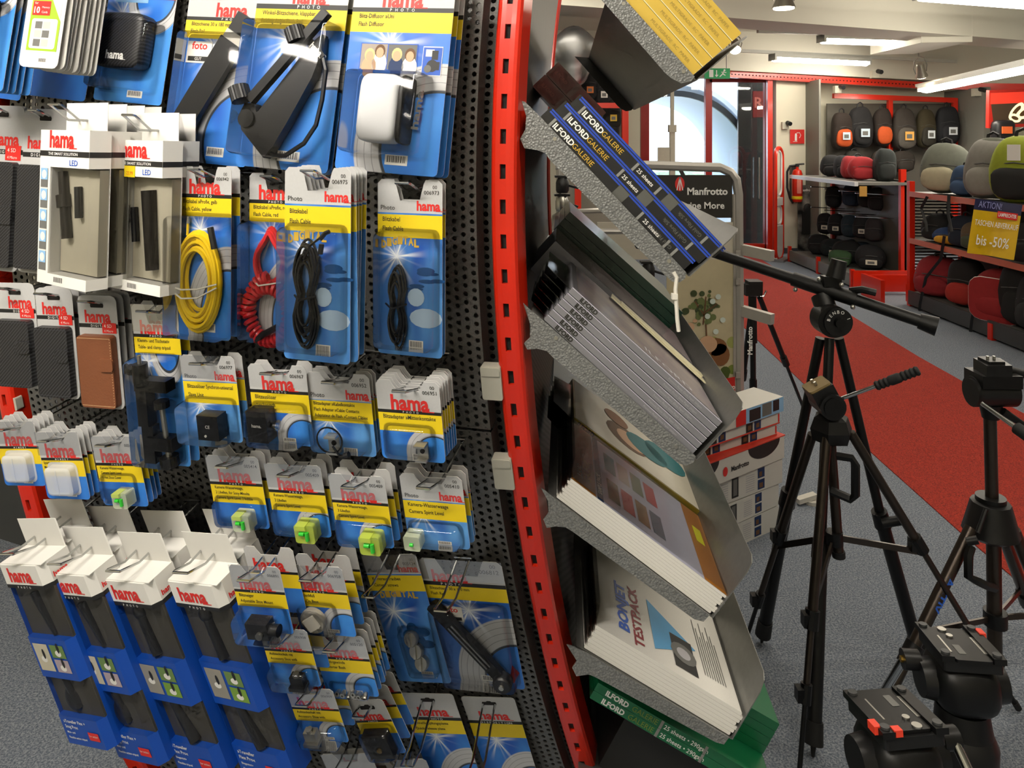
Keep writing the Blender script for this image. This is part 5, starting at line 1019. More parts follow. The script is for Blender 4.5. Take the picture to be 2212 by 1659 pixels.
for u, v, r_, m_, k in ((1545, 748, 24, 6, .8), (1528, 742, 20, 7, .9), (1495, 770, 30, 7, .8), (1490, 705, 9, 7, 1), (1500, 692, 5, 7, .8), (1555, 765, 20, 6, 1.2)): disc(g, u, v, r_, m_, -.0105 if m_ == 7 else -.0098, 16, k)
for u, v in ((1545, 715), (1527, 682), (1550, 640), (1560, 690), (1538, 650)): disc(g, u, v, 6, 8, -.0112, 12)
g.add([tuple(sp(*q, -.0114)) for q in ((1515, 870), (1586, 870), (1586, 812), (1545, 820))], [(0,1,2,3)], 9)
g.ob('poster_print', [M('print_meadow', '#7f8f3c', .6), M('print_meadow_dark', '#4e5f25', .6), M('print_meadow_pale', '#a9ad63', .6), M('print_foliage', '#43502c', .6), M('print_foliage_pale', '#6d7a48', .6), PHAIR, M('print_auburn'), PSKIN, M('print_bubble', '#d8e4dc', .4), PRED], st)
G().txt('Manfrotto', 0, 0, .11, None, 0, 0, .03).txt('Imagine More', 0, -.03, .11, None, 0, 0, .01).ob('poster_lettering', PTW, st, T(sp(1533, 838, -.0125)) @ RX(90))
for v in (538, 670): G().bar(sp(1600, v), sp(1648, v + 6, -.12), .03, .045).ob('display_arm', SILV, st)
for v in (540, 600, 800): G().box(sp(1586, v + 12, -.03), sp(1595, v, -.02)).ob('hinge', SILV, st)
G().box(sp(1250, 1150, -.25), sp(1600, 1132, .25)).ob('base_plate', SILV, st)
fo = tag(G().bar((0, 0, .02), (.09, .03, .03), .03, .02).cyl((.07, .02, 0), (.07, .02, .015), .03, n=14).ob('stand_foot', M('foot_black_and_white', '#d0ccc2', .5), None, T(FL(1722, 1092))), 'small white stand foot with black pad behind the box stack', 'foot')
# second frame behind trays with small accessories
fr = thing('accessory_frame', 'white tubular rack with small hanging accessories behind the paper trays', 'rack', T(P(1260, 310, 2.9).x, 2.9, 0)); ox = P(1260, 310, 2.9).x
def fp(u, v, y=0): q = P(u, v, 2.9); return Vector((q.x - ox, y, q.z))
G().tube([fp(1192, 1000), fp(1192, 490), fp(1198, 468), fp(1214, 458), fp(1290, 455), fp(1400, 455)], .011, 8).ob('tube_frame', SILV, fr, None, True); G().tube([fp(1192, 500), fp(1400, 500)], .011, 8).ob('cross_bar', SILV, fr, None, True)
G().tube([fp(1210, 320), fp(1210, 1000)], .008, 8).ob('rear_post', SILV, fr)
for k, (u, v) in enumerate(((1215, 400), (1214, 440), (1300, 560), (1330, 560), (1385, 520), (1400, 585))):
    t_ = thing('camera_accessory', ('small black lens in a clear pouch behind the paper trays', 'small silver lens hanging below the pouch', 'black tripod head on the white rack, left one', 'black tripod head on the white rack, right one', 'black clamp head near the cable tie', 'black ball head under the blue tray end')[k], 'accessory', T(P(u, v, 2.85))); G().lathe([(.02, -.03), (.026, -.02), (.026, .01), (.018, .03), (.001, .03)], 14).ob('body', BK if k != 1 else SIL, t_, None, True); G().box((-.03, -.02, .03), (.03, .02, .038)).ob('plate', BKM, t_); G().cyl((.02, 0, 0), (.06, -.02, -.01), .005, n=8).ob('lever', BK, t_)
CART = M('carton_white', '#d6d3cc', .5, var=.03); CRED = M('carton_red_edge', '#d8402f', .5)
ang = 33.5; rows = ((1151, 1103, 1682, 0), (1103, 1057, 1682, 0), (1057, 1006, 1690, 0), (1004, 956, 1694, 1), (952, 929, 1678, 2), (922, 898, 1684, 2), (888, 857, 1692, 3))
z = .0
for i, (yb, yt, xr, kind) in enumerate(rows):
    Yb = 2.95; hh = (yb - yt) / FPX * Yb; p = P(xr, yb, Yb); X = T(p.x, p.y, max(z, 0)) @ RZ(ang + (0, 1.2, -1, 1.5, -1.5, .8, 2)[i]); z += hh + .004; hh -= .0005; Ln = .62 if kind != 1 else .7
    t_ = thing('carton', ('lowest white carton of the floor stack', 'second white carton from the floor', 'third white carton from the floor, under the black windowed one', 'big carton with red lid edge and round black windows', 'slim grey carton just above the windowed one', 'slim grey carton under the top carton', 'top carton of the stack showing a man with a tripod')[i], 'carton', X, 'cartons stacked on the floor')
    G().box((-Ln, 0, 0), (0, .14, hh)).ob('box', CART, t_)
    if kind == 0:
        for x in (-.3, -.17): pass
        g = G(); 
        def fr_(g, x0, z0, x1, z1, m, y=-.0008): g.add([(x0, y, z0*hh), (x1, y, z0*hh), (x1, y, z1*hh), (x0, y, z1*hh)], [(0,1,2,3)], m)
        fr_(g, -.3, .12, -.262, .92, 0); fr_(g, -.292, .2, -.27, .85, 3, -.0012); fr_(g, -.15, .55, -.11, .95, 1); fr_(g, -.15, .08, -.11, .48, 1); fr_(g, -.142, .6, -.125, .8, 2, -.0012); fr_(g, -.142, .14, -.12, .34, 2, -.0012)
        for q in range(8): fr_(g, -.38, .15 + .09*q, -.32, .18 + .09*q, 4); fr_(g, -.22, .15 + .09*q, -.17, .18 + .09*q, 4)
        mm = [PBLK, PNAVY, PHAIR, PGREY, M('print_pale_grey')]; cut = [(0, 2), (2, 3), (3, 4), (4, 6)]
        for nm_, ix in (('bag_picture', (0, 1)), ('scene_picture', (2, 4)), ('scene_picture', (3, 5)), ('text_block', range(6, 22, 2)), ('text_block', range(7, 22, 2))):
            q = G(); [q.add([g.v[a_] for a_ in g.f[f_]], [(0, 1, 2, 3)], g.m[f_]) for f_ in ix]; q.ob(nm_, mm, t_)
        g = G(); [g.add([(.0008, .02, hh*(.15 + .4*q)), (.0008, .12, hh*(.15 + .4*q)), (.0008, .12, hh*(.45 + .4*q)), (.0008, .02, hh*(.45 + .4*q))], [(0,1,2,3)], q) for q in (0, 1)]; g.ob('end_print', [PRED, PGREY], t_)
    elif kind == 1:
        G().box((-Ln - .002, -.002, hh), (.004, .142, hh + .004)).ob('lid', CRED, t_)
        for x in (-.13, -.5):
            g = G(); g.add([(x + .1*math.cos(a), -.001, hh*.99 + .055*math.sin(a)) for a in (math.pi*(1 + i_/14) for i_ in range(15))], [tuple(range(15))]); g.ob('round_window', PBLK, t_)
        G().txt('Manfrotto', -.33, hh*.33, .105, None, 0, 0, .03).ob('brand_lettering', PBLK, t_, T(0, -.001, 0) @ Matrix(((1,0,0,0),(0,0,-1,0),(0,1,0,0),(0,0,0,1)))); g = G(); g.add([(-.365 + .014*math.cos(a), -.001, hh*.42 + .018*math.sin(a)) for a in (6.2832*i_/16 for i_ in range(16))], [tuple(range(16))]); g.ob('emblem', PRED, t_)
    elif kind == 2:
        g = G(); [g.add([(x, -.001, hh*.12), (x + .04, -.001, hh*.12), (x + .04, -.001, hh*.88), (x, -.001, hh*.88)], [(0,1,2,3)], q % 2) for q, x in enumerate((-.42, -.37, -.21, -.16))]; [g.add([(x + .01, -.0014, hh*.3), (x + .03, -.0014, hh*.3), (x + .03, -.0014, hh*.7), (x + .01, -.0014, hh*.7)], [(0,1,2,3)], 2) for x in (-.42, -.37, -.21, -.16)]; [(lambda q: (q.add([g.v[a_] for a_ in g.f[f_]], [(0, 1, 2, 3)], g.m[f_]), q.add([g.v[a_] for a_ in g.f[f_ + 4]], [(0, 1, 2, 3)], 2), q.ob('scene_picture', [PBLK, PNAVY, PHAIR], t_)))(G()) for f_ in range(4)]; G().box((-.01, -.0015, hh*.15), (-.003, 0, hh*.85)).ob('end_mark', PRED, t_); G().box((-Ln, -.001, -.001), (0, .14, .004)).ob('red_edge', CRED, t_)
    else:
        g = G(); [g.add([(x0, -.001 - .0003*m, hh*z0), (x1, -.001 - .0003*m, hh*z0), (x1, -.001 - .0003*m, hh*z1), (x0, -.001 - .0003*m, hh*z1)], [(0,1,2,3)], m) for x0, x1, z0, z1, m in ((-.3, -.24, 0, 1, 0), (-.24, 0, 0, 1, 1), (-.22, -.15, .05, .85, 2), (-.14, -.08, .1, .95, 3), (-.07, -.03, .2, .95, 2))]; g.ob('cover_picture', [PRED, PLB, PBLK, PGREY], t_)

# ---------------------------------------------------------------- tripods
TB = M('tripod_black', '#0e0e0f', .42, .2, var=.1); TBR = M('tripod_bronze', '#4a423c', .3, .8); RUB = M('rubber_black', '#141415', .7)
def tsub(g_, name, mat, parent, smooth=True): return g_.ob(name, mat, parent, None, smooth)
tA = thing('boom_tripod', 'large black tripod carrying a slanting boom arm', 'tripod', T(FL(1645, 1400))); oA = FL(1645, 1400)
A = lambda u, v, Y: P(u, v, Y) - oA
jt = A(1792, 720, 2.1)
for foot, mid, top in (((1648, 1392), (1700, 1085, 2.17), (1772, 730, 2.11)), ((1757, 1632), (1772, 1200, 1.99), (1792, 730, 2.09)), ((1985, 1430), (1906, 1130, 2.13), (1812, 730, 2.11))):
    f_ = FL(*foot) - oA; f_.z = .03; m_ = A(*mid); tp = A(*top); lg = tsub(G().cyl(f_, m_, .019, n=14), 'leg', TB, tA); tsub(G().cyl(m_ + (f_ - m_)*.02, m_ + (m_ - f_).normalized()*.04, .024, .022, 14), 'collar', TB, lg); tsub(G().cyl(m_, tp, .0135, n=14), 'upper_leg', TB, lg)
    d_ = (f_ - m_).normalized(); tsub(G().cyl(f_ - d_*.05, f_, .022, .024, 14), 'rubber_foot', RUB, lg); tsub(G().cyl(f_, f_ + d_*.028, .008, .004, 8), 'spike', RUB, lg)
tsub(G().cyl(A(1906, 1130, 2.1), A(1955, 1122, 2.08), .014, n=12), 'clamp_knob', TB, tA)
c_ = A(1792, 690, 2.08); tsub(G().cyl(c_ + Vector((0, .03, 0)), c_ - Vector((0, .03, 0)), .045, n=28), 'joint_housing', TB, tA); tsub(G().cyl(c_ + Vector((.01, -.03, 0)), c_ + Vector((.01, -.036, 0)), .04, n=28), 'joint_plate', BKM, tA); tsub(G().cyl(c_ + Vector((.01, -.036, 0)), c_ + Vector((.01, -.05, 0)), .014, n=14), 'joint_bolt', TB, tA)
g = G(); 
for k, ch in enumerate('BENBO 1'):
    an = R(165 - 24*k); g.txt(ch, 0, 0, None, .009, 0, 0, .01, .5, X=T(c_ + Vector((.01 + .025*math.cos(an), -.0372, .025*math.sin(an)))) @ RX(90) @ RZ(math.degrees(an) - 90)) if ch != ' ' else None
g.ob('maker_lettering', PTW, tA)
b0, b1 = A(1490, 528, 2.32), A(2000, 698, 1.98); bl = lambda q: b0.lerp(b1, q); bd = (b1 - b0).normalized()
tsub(G().cyl(b0, b1, .0165, n=18), 'boom_arm', TB, tA); tsub(G().cyl(bl(.475), bl(.735), .021, n=18), 'boom_sleeve', TB, tA); tsub(G().cyl(bl(.975), bl(1.04), .021, .026, 18), 'boom_end_cap', TB, tA)
kn = bl(.635); tsub(G().box(kn + Vector((-.025, -.015, .015)), kn + Vector((.025, .015, .045))), 'clamp_block', TB, tA, False); kk = kn + Vector((.012, 0, .04)); tsub(G().cyl(kk, kk + Vector((.012, 0, .05)), .026, .022, 16), 'clamp_knob', BKM, tA)
for q, dz in ((.575, .025), (.665, .03), (.475, -.028), (.71, -.022)): tsub(G().ell(bl(q) + Vector((0, -.02, dz)), (.007, .007, .007), nu=10, nv=6), 'bolt', SIL, tA)
tsub(G().tube([bl(.72) + Vector((0, .01, .02)), bl(.76) + Vector((0, 0, .035)), bl(.8) + Vector((.01, 0, .035))], .01, 8), 'lever', TB, tA)
tsub(G().cyl(A(1775, 640, 2.12), c_, .03, .03, 14), 'neck', TB, tA)
# second tripod: bronze legs, grey head with pan handle
tB = thing('photo_tripod', 'small bronze legged tripod with tilted head and ribbed pan handle', 'tripod', T(FL(1607, 1404))); oB = FL(1607, 1404); B_ = lambda u, v, Y: P(u, v, Y) - oB
YB = 1.96
for foot, top, sp_ in (((1607, 1404), (1755, 938, 2.0), .45), ((1725, 1700), (1786, 945, 1.93), .55), ((2200, 1540), (1838, 935, 1.96), .4)):
    f_ = FL(*foot) - oB; tp = B_(*top); f_.z = .012; mid = tp.lerp(f_, sp_); low = tp.lerp(f_, .76)
    lg = tsub(G().cyl(tp, mid, .0125, n=10), 'leg', TBR, tB); tsub(G().cyl(mid, low, .0085, n=10), 'middle_section', TBR, lg); tsub(G().cyl(low, f_, .006, n=10), 'lower_section', TB, lg)
    d_ = (f_ - tp).normalized()
    for m_, r_ in ((mid, .018), (low, .014)): tsub(G().cyl(m_ - d_*.022, m_ + d_*.022, r_, n=10).box(m_ + Vector((-.024, -.012, -.016)), m_ + Vector((-.008, .012, .016))), 'leg_lock', TB, lg, False)
    tsub(G().cyl(f_ - d_*.02, f_, .009, n=10), 'rubber_foot', RUB, lg)
    tsub(G().bar(B_(1802, 1160, YB), tp.lerp(f_, {.45: .5, .55: .53, .4: .43}[sp_]), .006, .016), 'brace', TBR, tB, False)
tsub(G().cyl(B_(1795, 960, YB), B_(1812, 1200, YB), .013, n=14), 'centre_column', TBR, tB); tsub(G().cyl(B_(1802, 1148, YB), B_(1803, 1175, YB), .022, n=12), 'brace_hub', TB, tB); tsub(G().cyl(B_(1811, 1190, YB), B_(1812, 1203, YB), .017, n=12), 'column_foot', RUB, tB)
tsub(G().lathe([(.02, .045), (.045, .03), (.056, 0), (.05, -.03), (.02, -.04)], 6, X=T(B_(1795, 925, YB))), 'canopy', BKM, tB, False)
tsub(G().cyl(B_(1790, 905, YB), B_(1788, 880, YB), .022, n=16), 'neck', TB, tB)
hX = T(B_(1785, 868, YB)) @ RY(-28); tsub(G().box((-.032, -.035, -.01), (.03, .035, .05), X=hX).cyl(hX @ Vector((0, -.045, .0)), hX @ Vector((0, .04, 0)), .034, n=20), 'head', BKM, tB, False); tsub(G().cyl(hX @ Vector((0, -.046, 0)), hX @ Vector((0, -.05, 0)), .026, n=20), 'tilt_cap', TB, tB)
tsub(G().prism(rrect(-.034, -.03, .028, .03, .008), .05, .056, X=hX), 'mount_plate', M('cork_plate', '#8f7a52', .7), tB, False)
for y in (-.008, .012): tsub(G().cyl(hX @ Vector((-.005, y, .056)), hX @ Vector((-.005, y, .066)), .004, n=8), 'screw', SIL, tB)
h0, h1 = B_(1815, 862, YB - .03), B_(1985, 800, YB - .12); hd = (h1 - h0).normalized(); tsub(G().cyl(h0, h0.lerp(h1, .5), .0052, n=10), 'handle_rod', CHROME, tB); pts, rs = [], []
for k in range(21): pts.append(h0.lerp(h1, .46 + .54*k/20)); rs.append(.0125 if (k % 2 or 7 < k < 12) else .0098)
tsub(G().tube(pts, .01, 12, rs=rs), 'handle_grip', RUB, tB)
tsub(G().tube([B_(1808, 985, 1.9), B_(1840, 990, 1.88), B_(1848, 1005, 1.88), B_(1848, 1070, 1.88), B_(1838, 1078, 1.89), B_(1795, 1060, 1.92)], .011, 6), 'carry_handle', TB, tB)
# third tripod on the right
YC = 2.05; oC = Vector((P(2140, 310, YC).x, YC, 0)); tC = thing('photo_tripod', 'bronze tripod with raised centre column and chrome pan handle by the right edge', 'tripod', T(oC)); C_ = lambda u, v, Y=YC: P(u, v, Y) - oC
tsub(G().cyl(C_(2138, 880), C_(2143, 1085), .0165, n=16), 'upper_column', TBR, tC); tsub(G().cyl(C_(2146, 1130), C_(2149, 1425), .019, n=16), 'lower_column', TBR, tC); tsub(G().cyl(C_(2149, 1415), C_(2149, 1432), .024, n=14), 'column_foot', RUB, tC)
tsub(G().lathe([(.03, .045), (.05, .04), (.06, .0), (.072, -.045), (.05, -.06), (.02, -.06)], 12, X=T(C_(2140, 1115))), 'canopy', BKM, tC); tsub(G().cyl(C_(2140, 1072), C_(2140, 1088), .038, n=24), 'canopy_ring', TB, tC)
for tp, f2 in (((2098, 1140), (1880, 1590)), ((2190, 1145), (2330, 1490)), ((2165, 1150), (2245, 1370))):
    a_ = C_(*tp, YC - (.02 if f2[1] > 1400 else -.04)); f_ = FL(*f2) - oC; m_ = a_.lerp(f_, .62); d_ = (f_ - a_).normalized(); lg = tsub(G().cyl(a_, m_, .0165, n=12), 'leg', TBR, tC); tsub(G().cyl(m_, f_, .012, n=12), 'lower_leg', TBR, lg); tsub(G().cyl(m_ - d_*.03, m_ + d_*.03, .023, n=12), 'leg_lock', TB, lg); tsub(G().cyl(f_ - d_*.03, f_, .015, n=10), 'rubber_foot', RUB, lg)
    tsub(G().bar(C_(2150, 1335), a_.lerp(f_, .52), .006, .015), 'brace', TBR, tC, False)
G().txt('ACTIV', 0, 0, .1, .016, 0, 0, .03).ob('model_lettering', PBL, tC, frame(C_(2098, 1140, YC - .02).lerp(FL(1880, 1590) - oC, .22) + Vector((-.012, -.0165, -.004)), (FL(1880, 1590) - oC) - C_(2098, 1140, YC - .02), (.55, 0, .3)))
tsub(G().cyl(C_(2150, 1320), C_(2150, 1350), .03, n=18), 'brace_hub', TB, tC)
tsub(G().tube([C_(2098, 1180, 1.99), C_(2092, 1200, 1.98), C_(2092, 1245, 1.98), C_(2110, 1255, 1.98), C_(2130, 1265, 2.0), C_(2148, 1270, 2.03)], .012, 6), 'carry_handle', TB, tC); tsub(G().cyl(C_(2130, 1100, 1.99), C_(2112, 1150, 1.97), .006, n=8).cyl(C_(2088, 1170, 1.97), C_(2112, 1166, 1.96), .011, n=10), 'crank', TB, tC)
hX = T(C_(2140, 845)); tsub(G().cyl(hX @ Vector((-.055, 0, 0)), hX @ Vector((.06, 0, 0)), .042, n=24), 'tilt_drum', BKM, tC); tsub(G().cyl(hX @ Vector((-.062, -.01, 0)), hX @ Vector((-.055, -.01, 0)), .037, n=24), 'drum_cap', TB, tC); tsub(G().box((-.05, -.045, .02), (.06, .04, .055), X=hX), 'head_body', TB, tC, False)
tsub(G().prism([(-.04, -.045), (.03, -.045), (.045, .03), (-.03, .03)], .055, .085, X=hX), 'mount_block', BKM, tC, False); tsub(G().prism(rrect(-.026, -.034, .02, .02, .004), .085, .092, X=hX), 'quick_plate', TB, tC, False)
for q in (-.012, .006): tsub(G().cyl(hX @ Vector((q, -.005, .092)), hX @ Vector((q, -.005, .1)), .004, n=8), 'screw', SIL, tC)
tsub(G().cyl(hX @ Vector((.045, 0, .06)), hX @ Vector((.09, -.01, .05)), .012, n=12), 'side_knob', TB, tC); tsub(G().cyl(hX @ Vector((.02, -.02, -.05)), hX @ Vector((.075, -.03, -.085)), .012, .008, 10), 'lock_lever', TB, tC); tsub(G().cyl(hX @ Vector((0, 0, -.035)), hX @ Vector((0, 0, -.075)), .03, .022, 18), 'pan_base', TB, tC)
h0, h1 = C_(2122, 872, 1.99), C_(2225, 945, 1.85); tsub(G().cyl(h0, h0.lerp(h1, .8), .0065, n=12), 'handle_rod', CHROME, tC); tsub(G().cyl(h0.lerp(h1, .74), h0.lerp(h1, 1.2), .016, n=14), 'handle_grip', RUB, tC)
# slim tripod behind the poster stand
YD = 3.7; oD = Vector((P(1628, 310, YD).x, YD, 0)); tD = thing('photo_tripod', 'slim black tripod standing behind the poster stand', 'tripod', T(oD)); D_ = lambda u, v, Y=YD: P(u, v, Y) - oD
for tp, ft in (((1626, 700), (1628, 960)), ((1640, 640), (1745, 905)), ((1622, 680), (1590, 930))):
    a_ = D_(*tp); f_ = FL(*ft) - oD; m_ = a_.lerp(f_, .5); lg = tsub(G().cyl(a_, m_, .014, n=10), 'leg', TB, tD); tsub(G().cyl(m_, f_, .009, n=10), 'lower_leg', TB, lg); d_ = (f_ - a_).normalized(); tsub(G().cyl(m_ - d_*.03, m_ + d_*.03, .019, n=10), 'leg_lock', TB, lg)
tsub(G().cyl(D_(1625, 640), D_(1627, 740), .02, n=12), 'centre_column', TB, tD); tsub(G().box(D_(1606, 636) + Vector((0, -.04, 0)), D_(1642, 612) + Vector((0, .04, 0))), 'head', TB, tD, False); tsub(G().prism(rrect(-.035, -.04, .035, .04, .006), 0, .015, X=T(D_(1628, 612))), 'mount_plate', BKM, tD, False); tsub(G().tube([D_(1635, 640), D_(1650, 640), D_(1656, 628)], .006, 8), 'lever', CHROME, tD)
G().txt('Manfrotto', 0, 0, .14, None, 0, 0, .03).ob('maker_lettering', PTW, tD, T(D_(1625, 766, YD - .03)) @ RX(90) @ RZ(90))
# video heads in the foreground
def video_head(label, u, v, Y, rz, rx, s, kind):
    p = P(u, v, Y); X = T(p) @ RZ(rz) @ RX(rx) @ Matrix.Scale(s, 4); t = thing('video_head', label, 'tripod head', X)
    o = G().prism(rrect(-.052, -.055, .052, .055, .006), -.012, .006).ob('plate_bed', BKM, t, None, False)
    for sx in (-1, 1): G().prism([(sx*.034, -.058), (sx*.056, -.058), (sx*.056, .058), (sx*.034, .058)][::sx], .006, .016).ob('plate_rail', TB, t)
    G().prism(rrect(-.032, -.05, .032, .06, .004), .006, .012).ob('sliding_plate', TB, t)
    for x in (-.045, .045):
        for y in (-.046, .046): G().cyl((x, y, .016), (x, y, .0195), .0075, n=14).ob('corner_screw', DKGREY, t, None, True)
    for x, y, r_ in ((.008, -.02, .006), (.012, -.042, .008)): G().cyl((x, y, .012), (x, y, .0145), r_, n=14).ob('plate_screw', SIL, t)
    for x in (-.031, .031): G().box((x - .003, -.02, .0118), (x + .003, .035, .0126)).ob('plate_slot', SIL, t)
    G().prism(rrect(.005, .01, .018, .04, .002), .012, .0126).ob('maker_label', PGREY, t)
    G().box((-.062, -.045, .006), (-.05, -.025, .018)).ob('red_catch', M('orange_red_plastic', '#f0442c', .45), t)
    if kind == 0: G().box((-.036, -.058, .008), (-.022, -.045, .018)).ob('red_button', M('orange_red_plastic'), t)
    G().ell((0, 0, -.055), (.058, .06, .05), .7, .6, 20, 12).ob('head_body', TB, t, None, True)
    for sx in (-1, 1): G().cyl((sx*.05, 0, -.055), (sx*.075, 0, -.055), .036, .032, 24).ob('drag_knob', BKM, t, None, True)
    G().cyl((.07, -.01, -.03), (.1, -.01, -.03), .018, n=16).ob('rosette', BKM, t, None, True); G().cyl((.1, -.01, -.03), (.104, -.01, -.03), .006, n=10).ob('brass_insert', GOLDM, t)
    G().cyl((.09, -.02, -.03), (.115, -.1, -.16), .008, n=10).ob('pan_bar', CHROME, t, None, True)
    G().cyl((0, 0, -.1), (0, 0, -.14), .045, .05, 24).ob('pan_base', TB, t, None, True); G().lathe([(.05, -.14), (.058, -.16), (.055, -.2), (.03, -.22)], 24).ob('bowl', BKM, t, None, True)
    Xi = X.inverted()
    for k in range(3):
        an = R(90 + 120*k + 20); f_ = Vector((p.x + .32*math.cos(an), p.y + .32*math.sin(an), .012)); a_ = Vector((.04*math.cos(an), .04*math.sin(an), -.2)); lg = G().cyl(a_, a_.lerp(Xi @ f_, .5), .017/s, n=12).ob('leg', TB, t, None, True); G().cyl(a_.lerp(Xi @ f_, .48), Xi @ f_, .012/s, n=12).ob('lower_leg', TB, lg, None, True); G().cyl(a_.lerp(Xi @ f_, .46), a_.lerp(Xi @ f_, .52), .022/s, n=12).ob('leg_lock', TBR, lg, None, True)
    return t
video_head('black video head with two red catches, lowest at the bottom edge', 1932, 1552, 1.22, 6, -8, 1.0, 0)
t_ = video_head('black video head with red catch and brass insert, upper one at the right', 2072, 1402, 1.42, 174, 6, 1.02, 1)
# ---------------------------------------------------------------- bags and racks along the right
def backpack(label, c, w, h, d, col, col2=None, face=0, tagc=None, group=None, lean=0, name='backpack', cat='backpack', strap=True):
    c = Vector(c); mt = M('cloth_' + col.strip('#'), col, .85, var=.15, scale=30, bump=.25, bscale=160); m2 = M('cloth_' + (col2 or col).strip('#'), col2 or col, .8, var=.12, scale=30, bump=.2, bscale=160)
    t = thing(name, label, cat, T(c) @ RZ(face) @ RX(lean), group); sd = hash(label) % 97 if False else len(label)
    big = h > w*1.1; g = G().ell((0, 0, h/2), (w/2, d/2, h/2), .6 if big else .75, .65, 20, 14, wob=.07, seed=sd); g.v = [(x*(1 - (.28 if big else .1)*max(0, z/h - .45)), y*(1 - .3*max(0, z/h - .45)), z) for x, y, z in g.v]; g.ob('body', mt, t, None, True)
    if big: [G().tube([(sx*w*.2, d*.3, h*.9), (sx*w*.4, -d*.05, h*.8), (sx*w*.46, -d*.1, h*.45), (sx*w*.42, d*.1, h*.1)], w*.035, 6, flat=.4).ob('side_strap', BLACKP, t, None, True) for sx in (-1, 1)]
    G().ell((0, -d*.4, h*.3), (w*.38, d*.2, h*.24), .7, .6, 16, 10, wob=.08, seed=sd + 3).ob('front_pocket', m2, t, None, True)
    if strap: G().tube([(-w*.12, 0, h*.96), (-w*.1, 0, h*1.06), (0, 0, h*1.1), (w*.1, 0, h*1.06), (w*.12, 0, h*.96)], w*.03, 6).ob('handle', BLACKP, t, None, True)
    G().tube([(-w*.38, -d*.4, h*.56), (0, -d*.53, h*.6), (w*.38, -d*.4, h*.56)], w*.012, 5).ob('zip', M('zip_grey', '#4d4d4d', .5), t)
    if tagc:
        o = G().box((-w*.16, -d*.72, h*.25), (w*.2, -d*.71, h*.45)).ob('paper_tag', M('tag_' + tagc.strip('#'), tagc, .6), t); G().box((-w*.1, -d*.725, h*.29), (w*.12, -d*.72, h*.39)).ob('tag_print', PGREY, o)
    return t
Yw = 10.25
bw = thing('bag_wall_rack', 'grey slat wall with red tube frame carrying the hanging backpacks', 'rack', T(bx(1930, Yw), Yw, 0)); ow = Vector((bx(1930, Yw), Yw, 0)); W_ = lambda u, v, Y=Yw: P(u, v, Y) - ow
g = G(); g.bar(W_(1800, 207), W_(2062, 217), .07, .07, up=(0, 1, 0)); g.ob('top_tube', RED, bw)
for u in (1922, 2062): g = G(); g.bar(W_(u, 212), W_(u, 540), .06, .06, up=(0, 1, 0)); g.ob('upright_tube', RED, bw)
G().box(W_(1800, 545) + Vector((0, .2, 0)), W_(2062, 222) + Vector((0, .23, 0))).ob('back_panel', M('slat_wall_grey', '#6f6b62', .6, bump=.2), bw)
G().box(W_(1800, 545) + Vector((0, .1, 0)), W_(2062, 535) + Vector((0, .2, 0))).ob('floor_plinth', DKGREY, bw)
cols = (('#2b211c', '#c8521e', '#cfe0ee'), ('#1d1c1e', '#1a1a1c', '#cfe0ee'), ('#2a211d', '#c8521e', None), ('#3a342f', '#55504a', '#f0b25a'), ('#3b3420', '#2d2a22', '#dfe6ea'), ('#1b1c20', '#1e1f24', '#e3e9ee'))
lbs = ('orange fronted black backpack, first on the back wall', 'plain black backpack with white tag on the back wall', 'narrow black and orange backpack beside the red upright', 'brown grey backpack with orange paper tag', 'olive brown backpack with upright leaflet', 'black trolley backpack at the right end of the back wall')
for i, u in enumerate((1818, 1858, 1905, 1952, 1999, 2045)):
    p = P(u, 322 - (0, 4, 6, -4, 2, 10)[i], 10.15); w = (44, 52, 40, 52, 42, 50)[i] * 10.15/FPX
    backpack(lbs[i], p, w, (80, 88, 82, 92, 84, 82)[i]*10.15/FPX, .2, cols[i][0], cols[i][1], 0, cols[i][2], 'backpacks on the back wall')
for i, (u, lb) in enumerate(((1845, 'black pouch bag hanging low on the back wall, left'), (1905, 'brown grey bag with orange tag low on the back wall'), (1950, 'dark brown bag low on the back wall, right'))): backpack(lb, P(u, 372, 10.1), .3, .3, .2, ('#26241f', '#37302a', '#2a241f')[i], None, 0, '#f0b25a' if i == 1 else None, 'bags hanging low on the back wall')
# low gondola with bags (front faces left)
gl = thing('bag_gondola', 'low grey bag gondola with red end base and hanging pouches', 'rack', T(3.9, 8.7, 0))
def gb(x0, y0, z0, x1, y1, z1): return G().box((x0 - 3.9, y0 - 8.7, z0), (x1 - 3.9, y1 - 8.7, z1))
GP = M('shelf_grey_paint', '#80807c', .45, .2); gb(3.66, 7.85, .06, 4.3, 9.65, .13).ob('base_deck', GP, gl); gb(3.64, 7.83, .02, 3.67, 9.65, .15).ob('base_front', GP, gl); gb(3.64, 7.8, .02, 4.25, 7.84, .19).ob('base_end', RED, gl)
gb(4.24, 7.9, .1, 4.28, 9.65, 1.15).ob('back_panel', M('perf_panel_dark', '#55544f', .5), gl); gb(3.7, 7.88, 1.1, 4.3, 9.7, 1.13).ob('top_shelf', GP, gl); gb(3.68, 7.86, 1.09, 3.72, 9.7, 1.135).ob('shelf_edge', M('shelf_edge_white', '#d8dadb', .3), gl)
for y in (7.9, 9.6): gb(4.2, y, 0, 4.26, y + .05, 1.27).ob('slotted_upright', RED, gl)
for y in (7.83, 8.7, 9.6): gb(3.63, y, 0, 3.67, y + .04, .2).ob('red_post', RED, gl)
for z in (.98, .72):
    for y in (8.1, 8.5, 8.9, 9.3): G().tube([(.33, y - 8.7, z), (-.1, y - 8.7, z + .02)], .006, 6).ob('hook_arm', CHROME, gl)
G().box((-.16, -.83, .98), (-.08, -.82, 1.09)).ob('price_card', M('kraft_card', '#b88a3c', .6), gl)
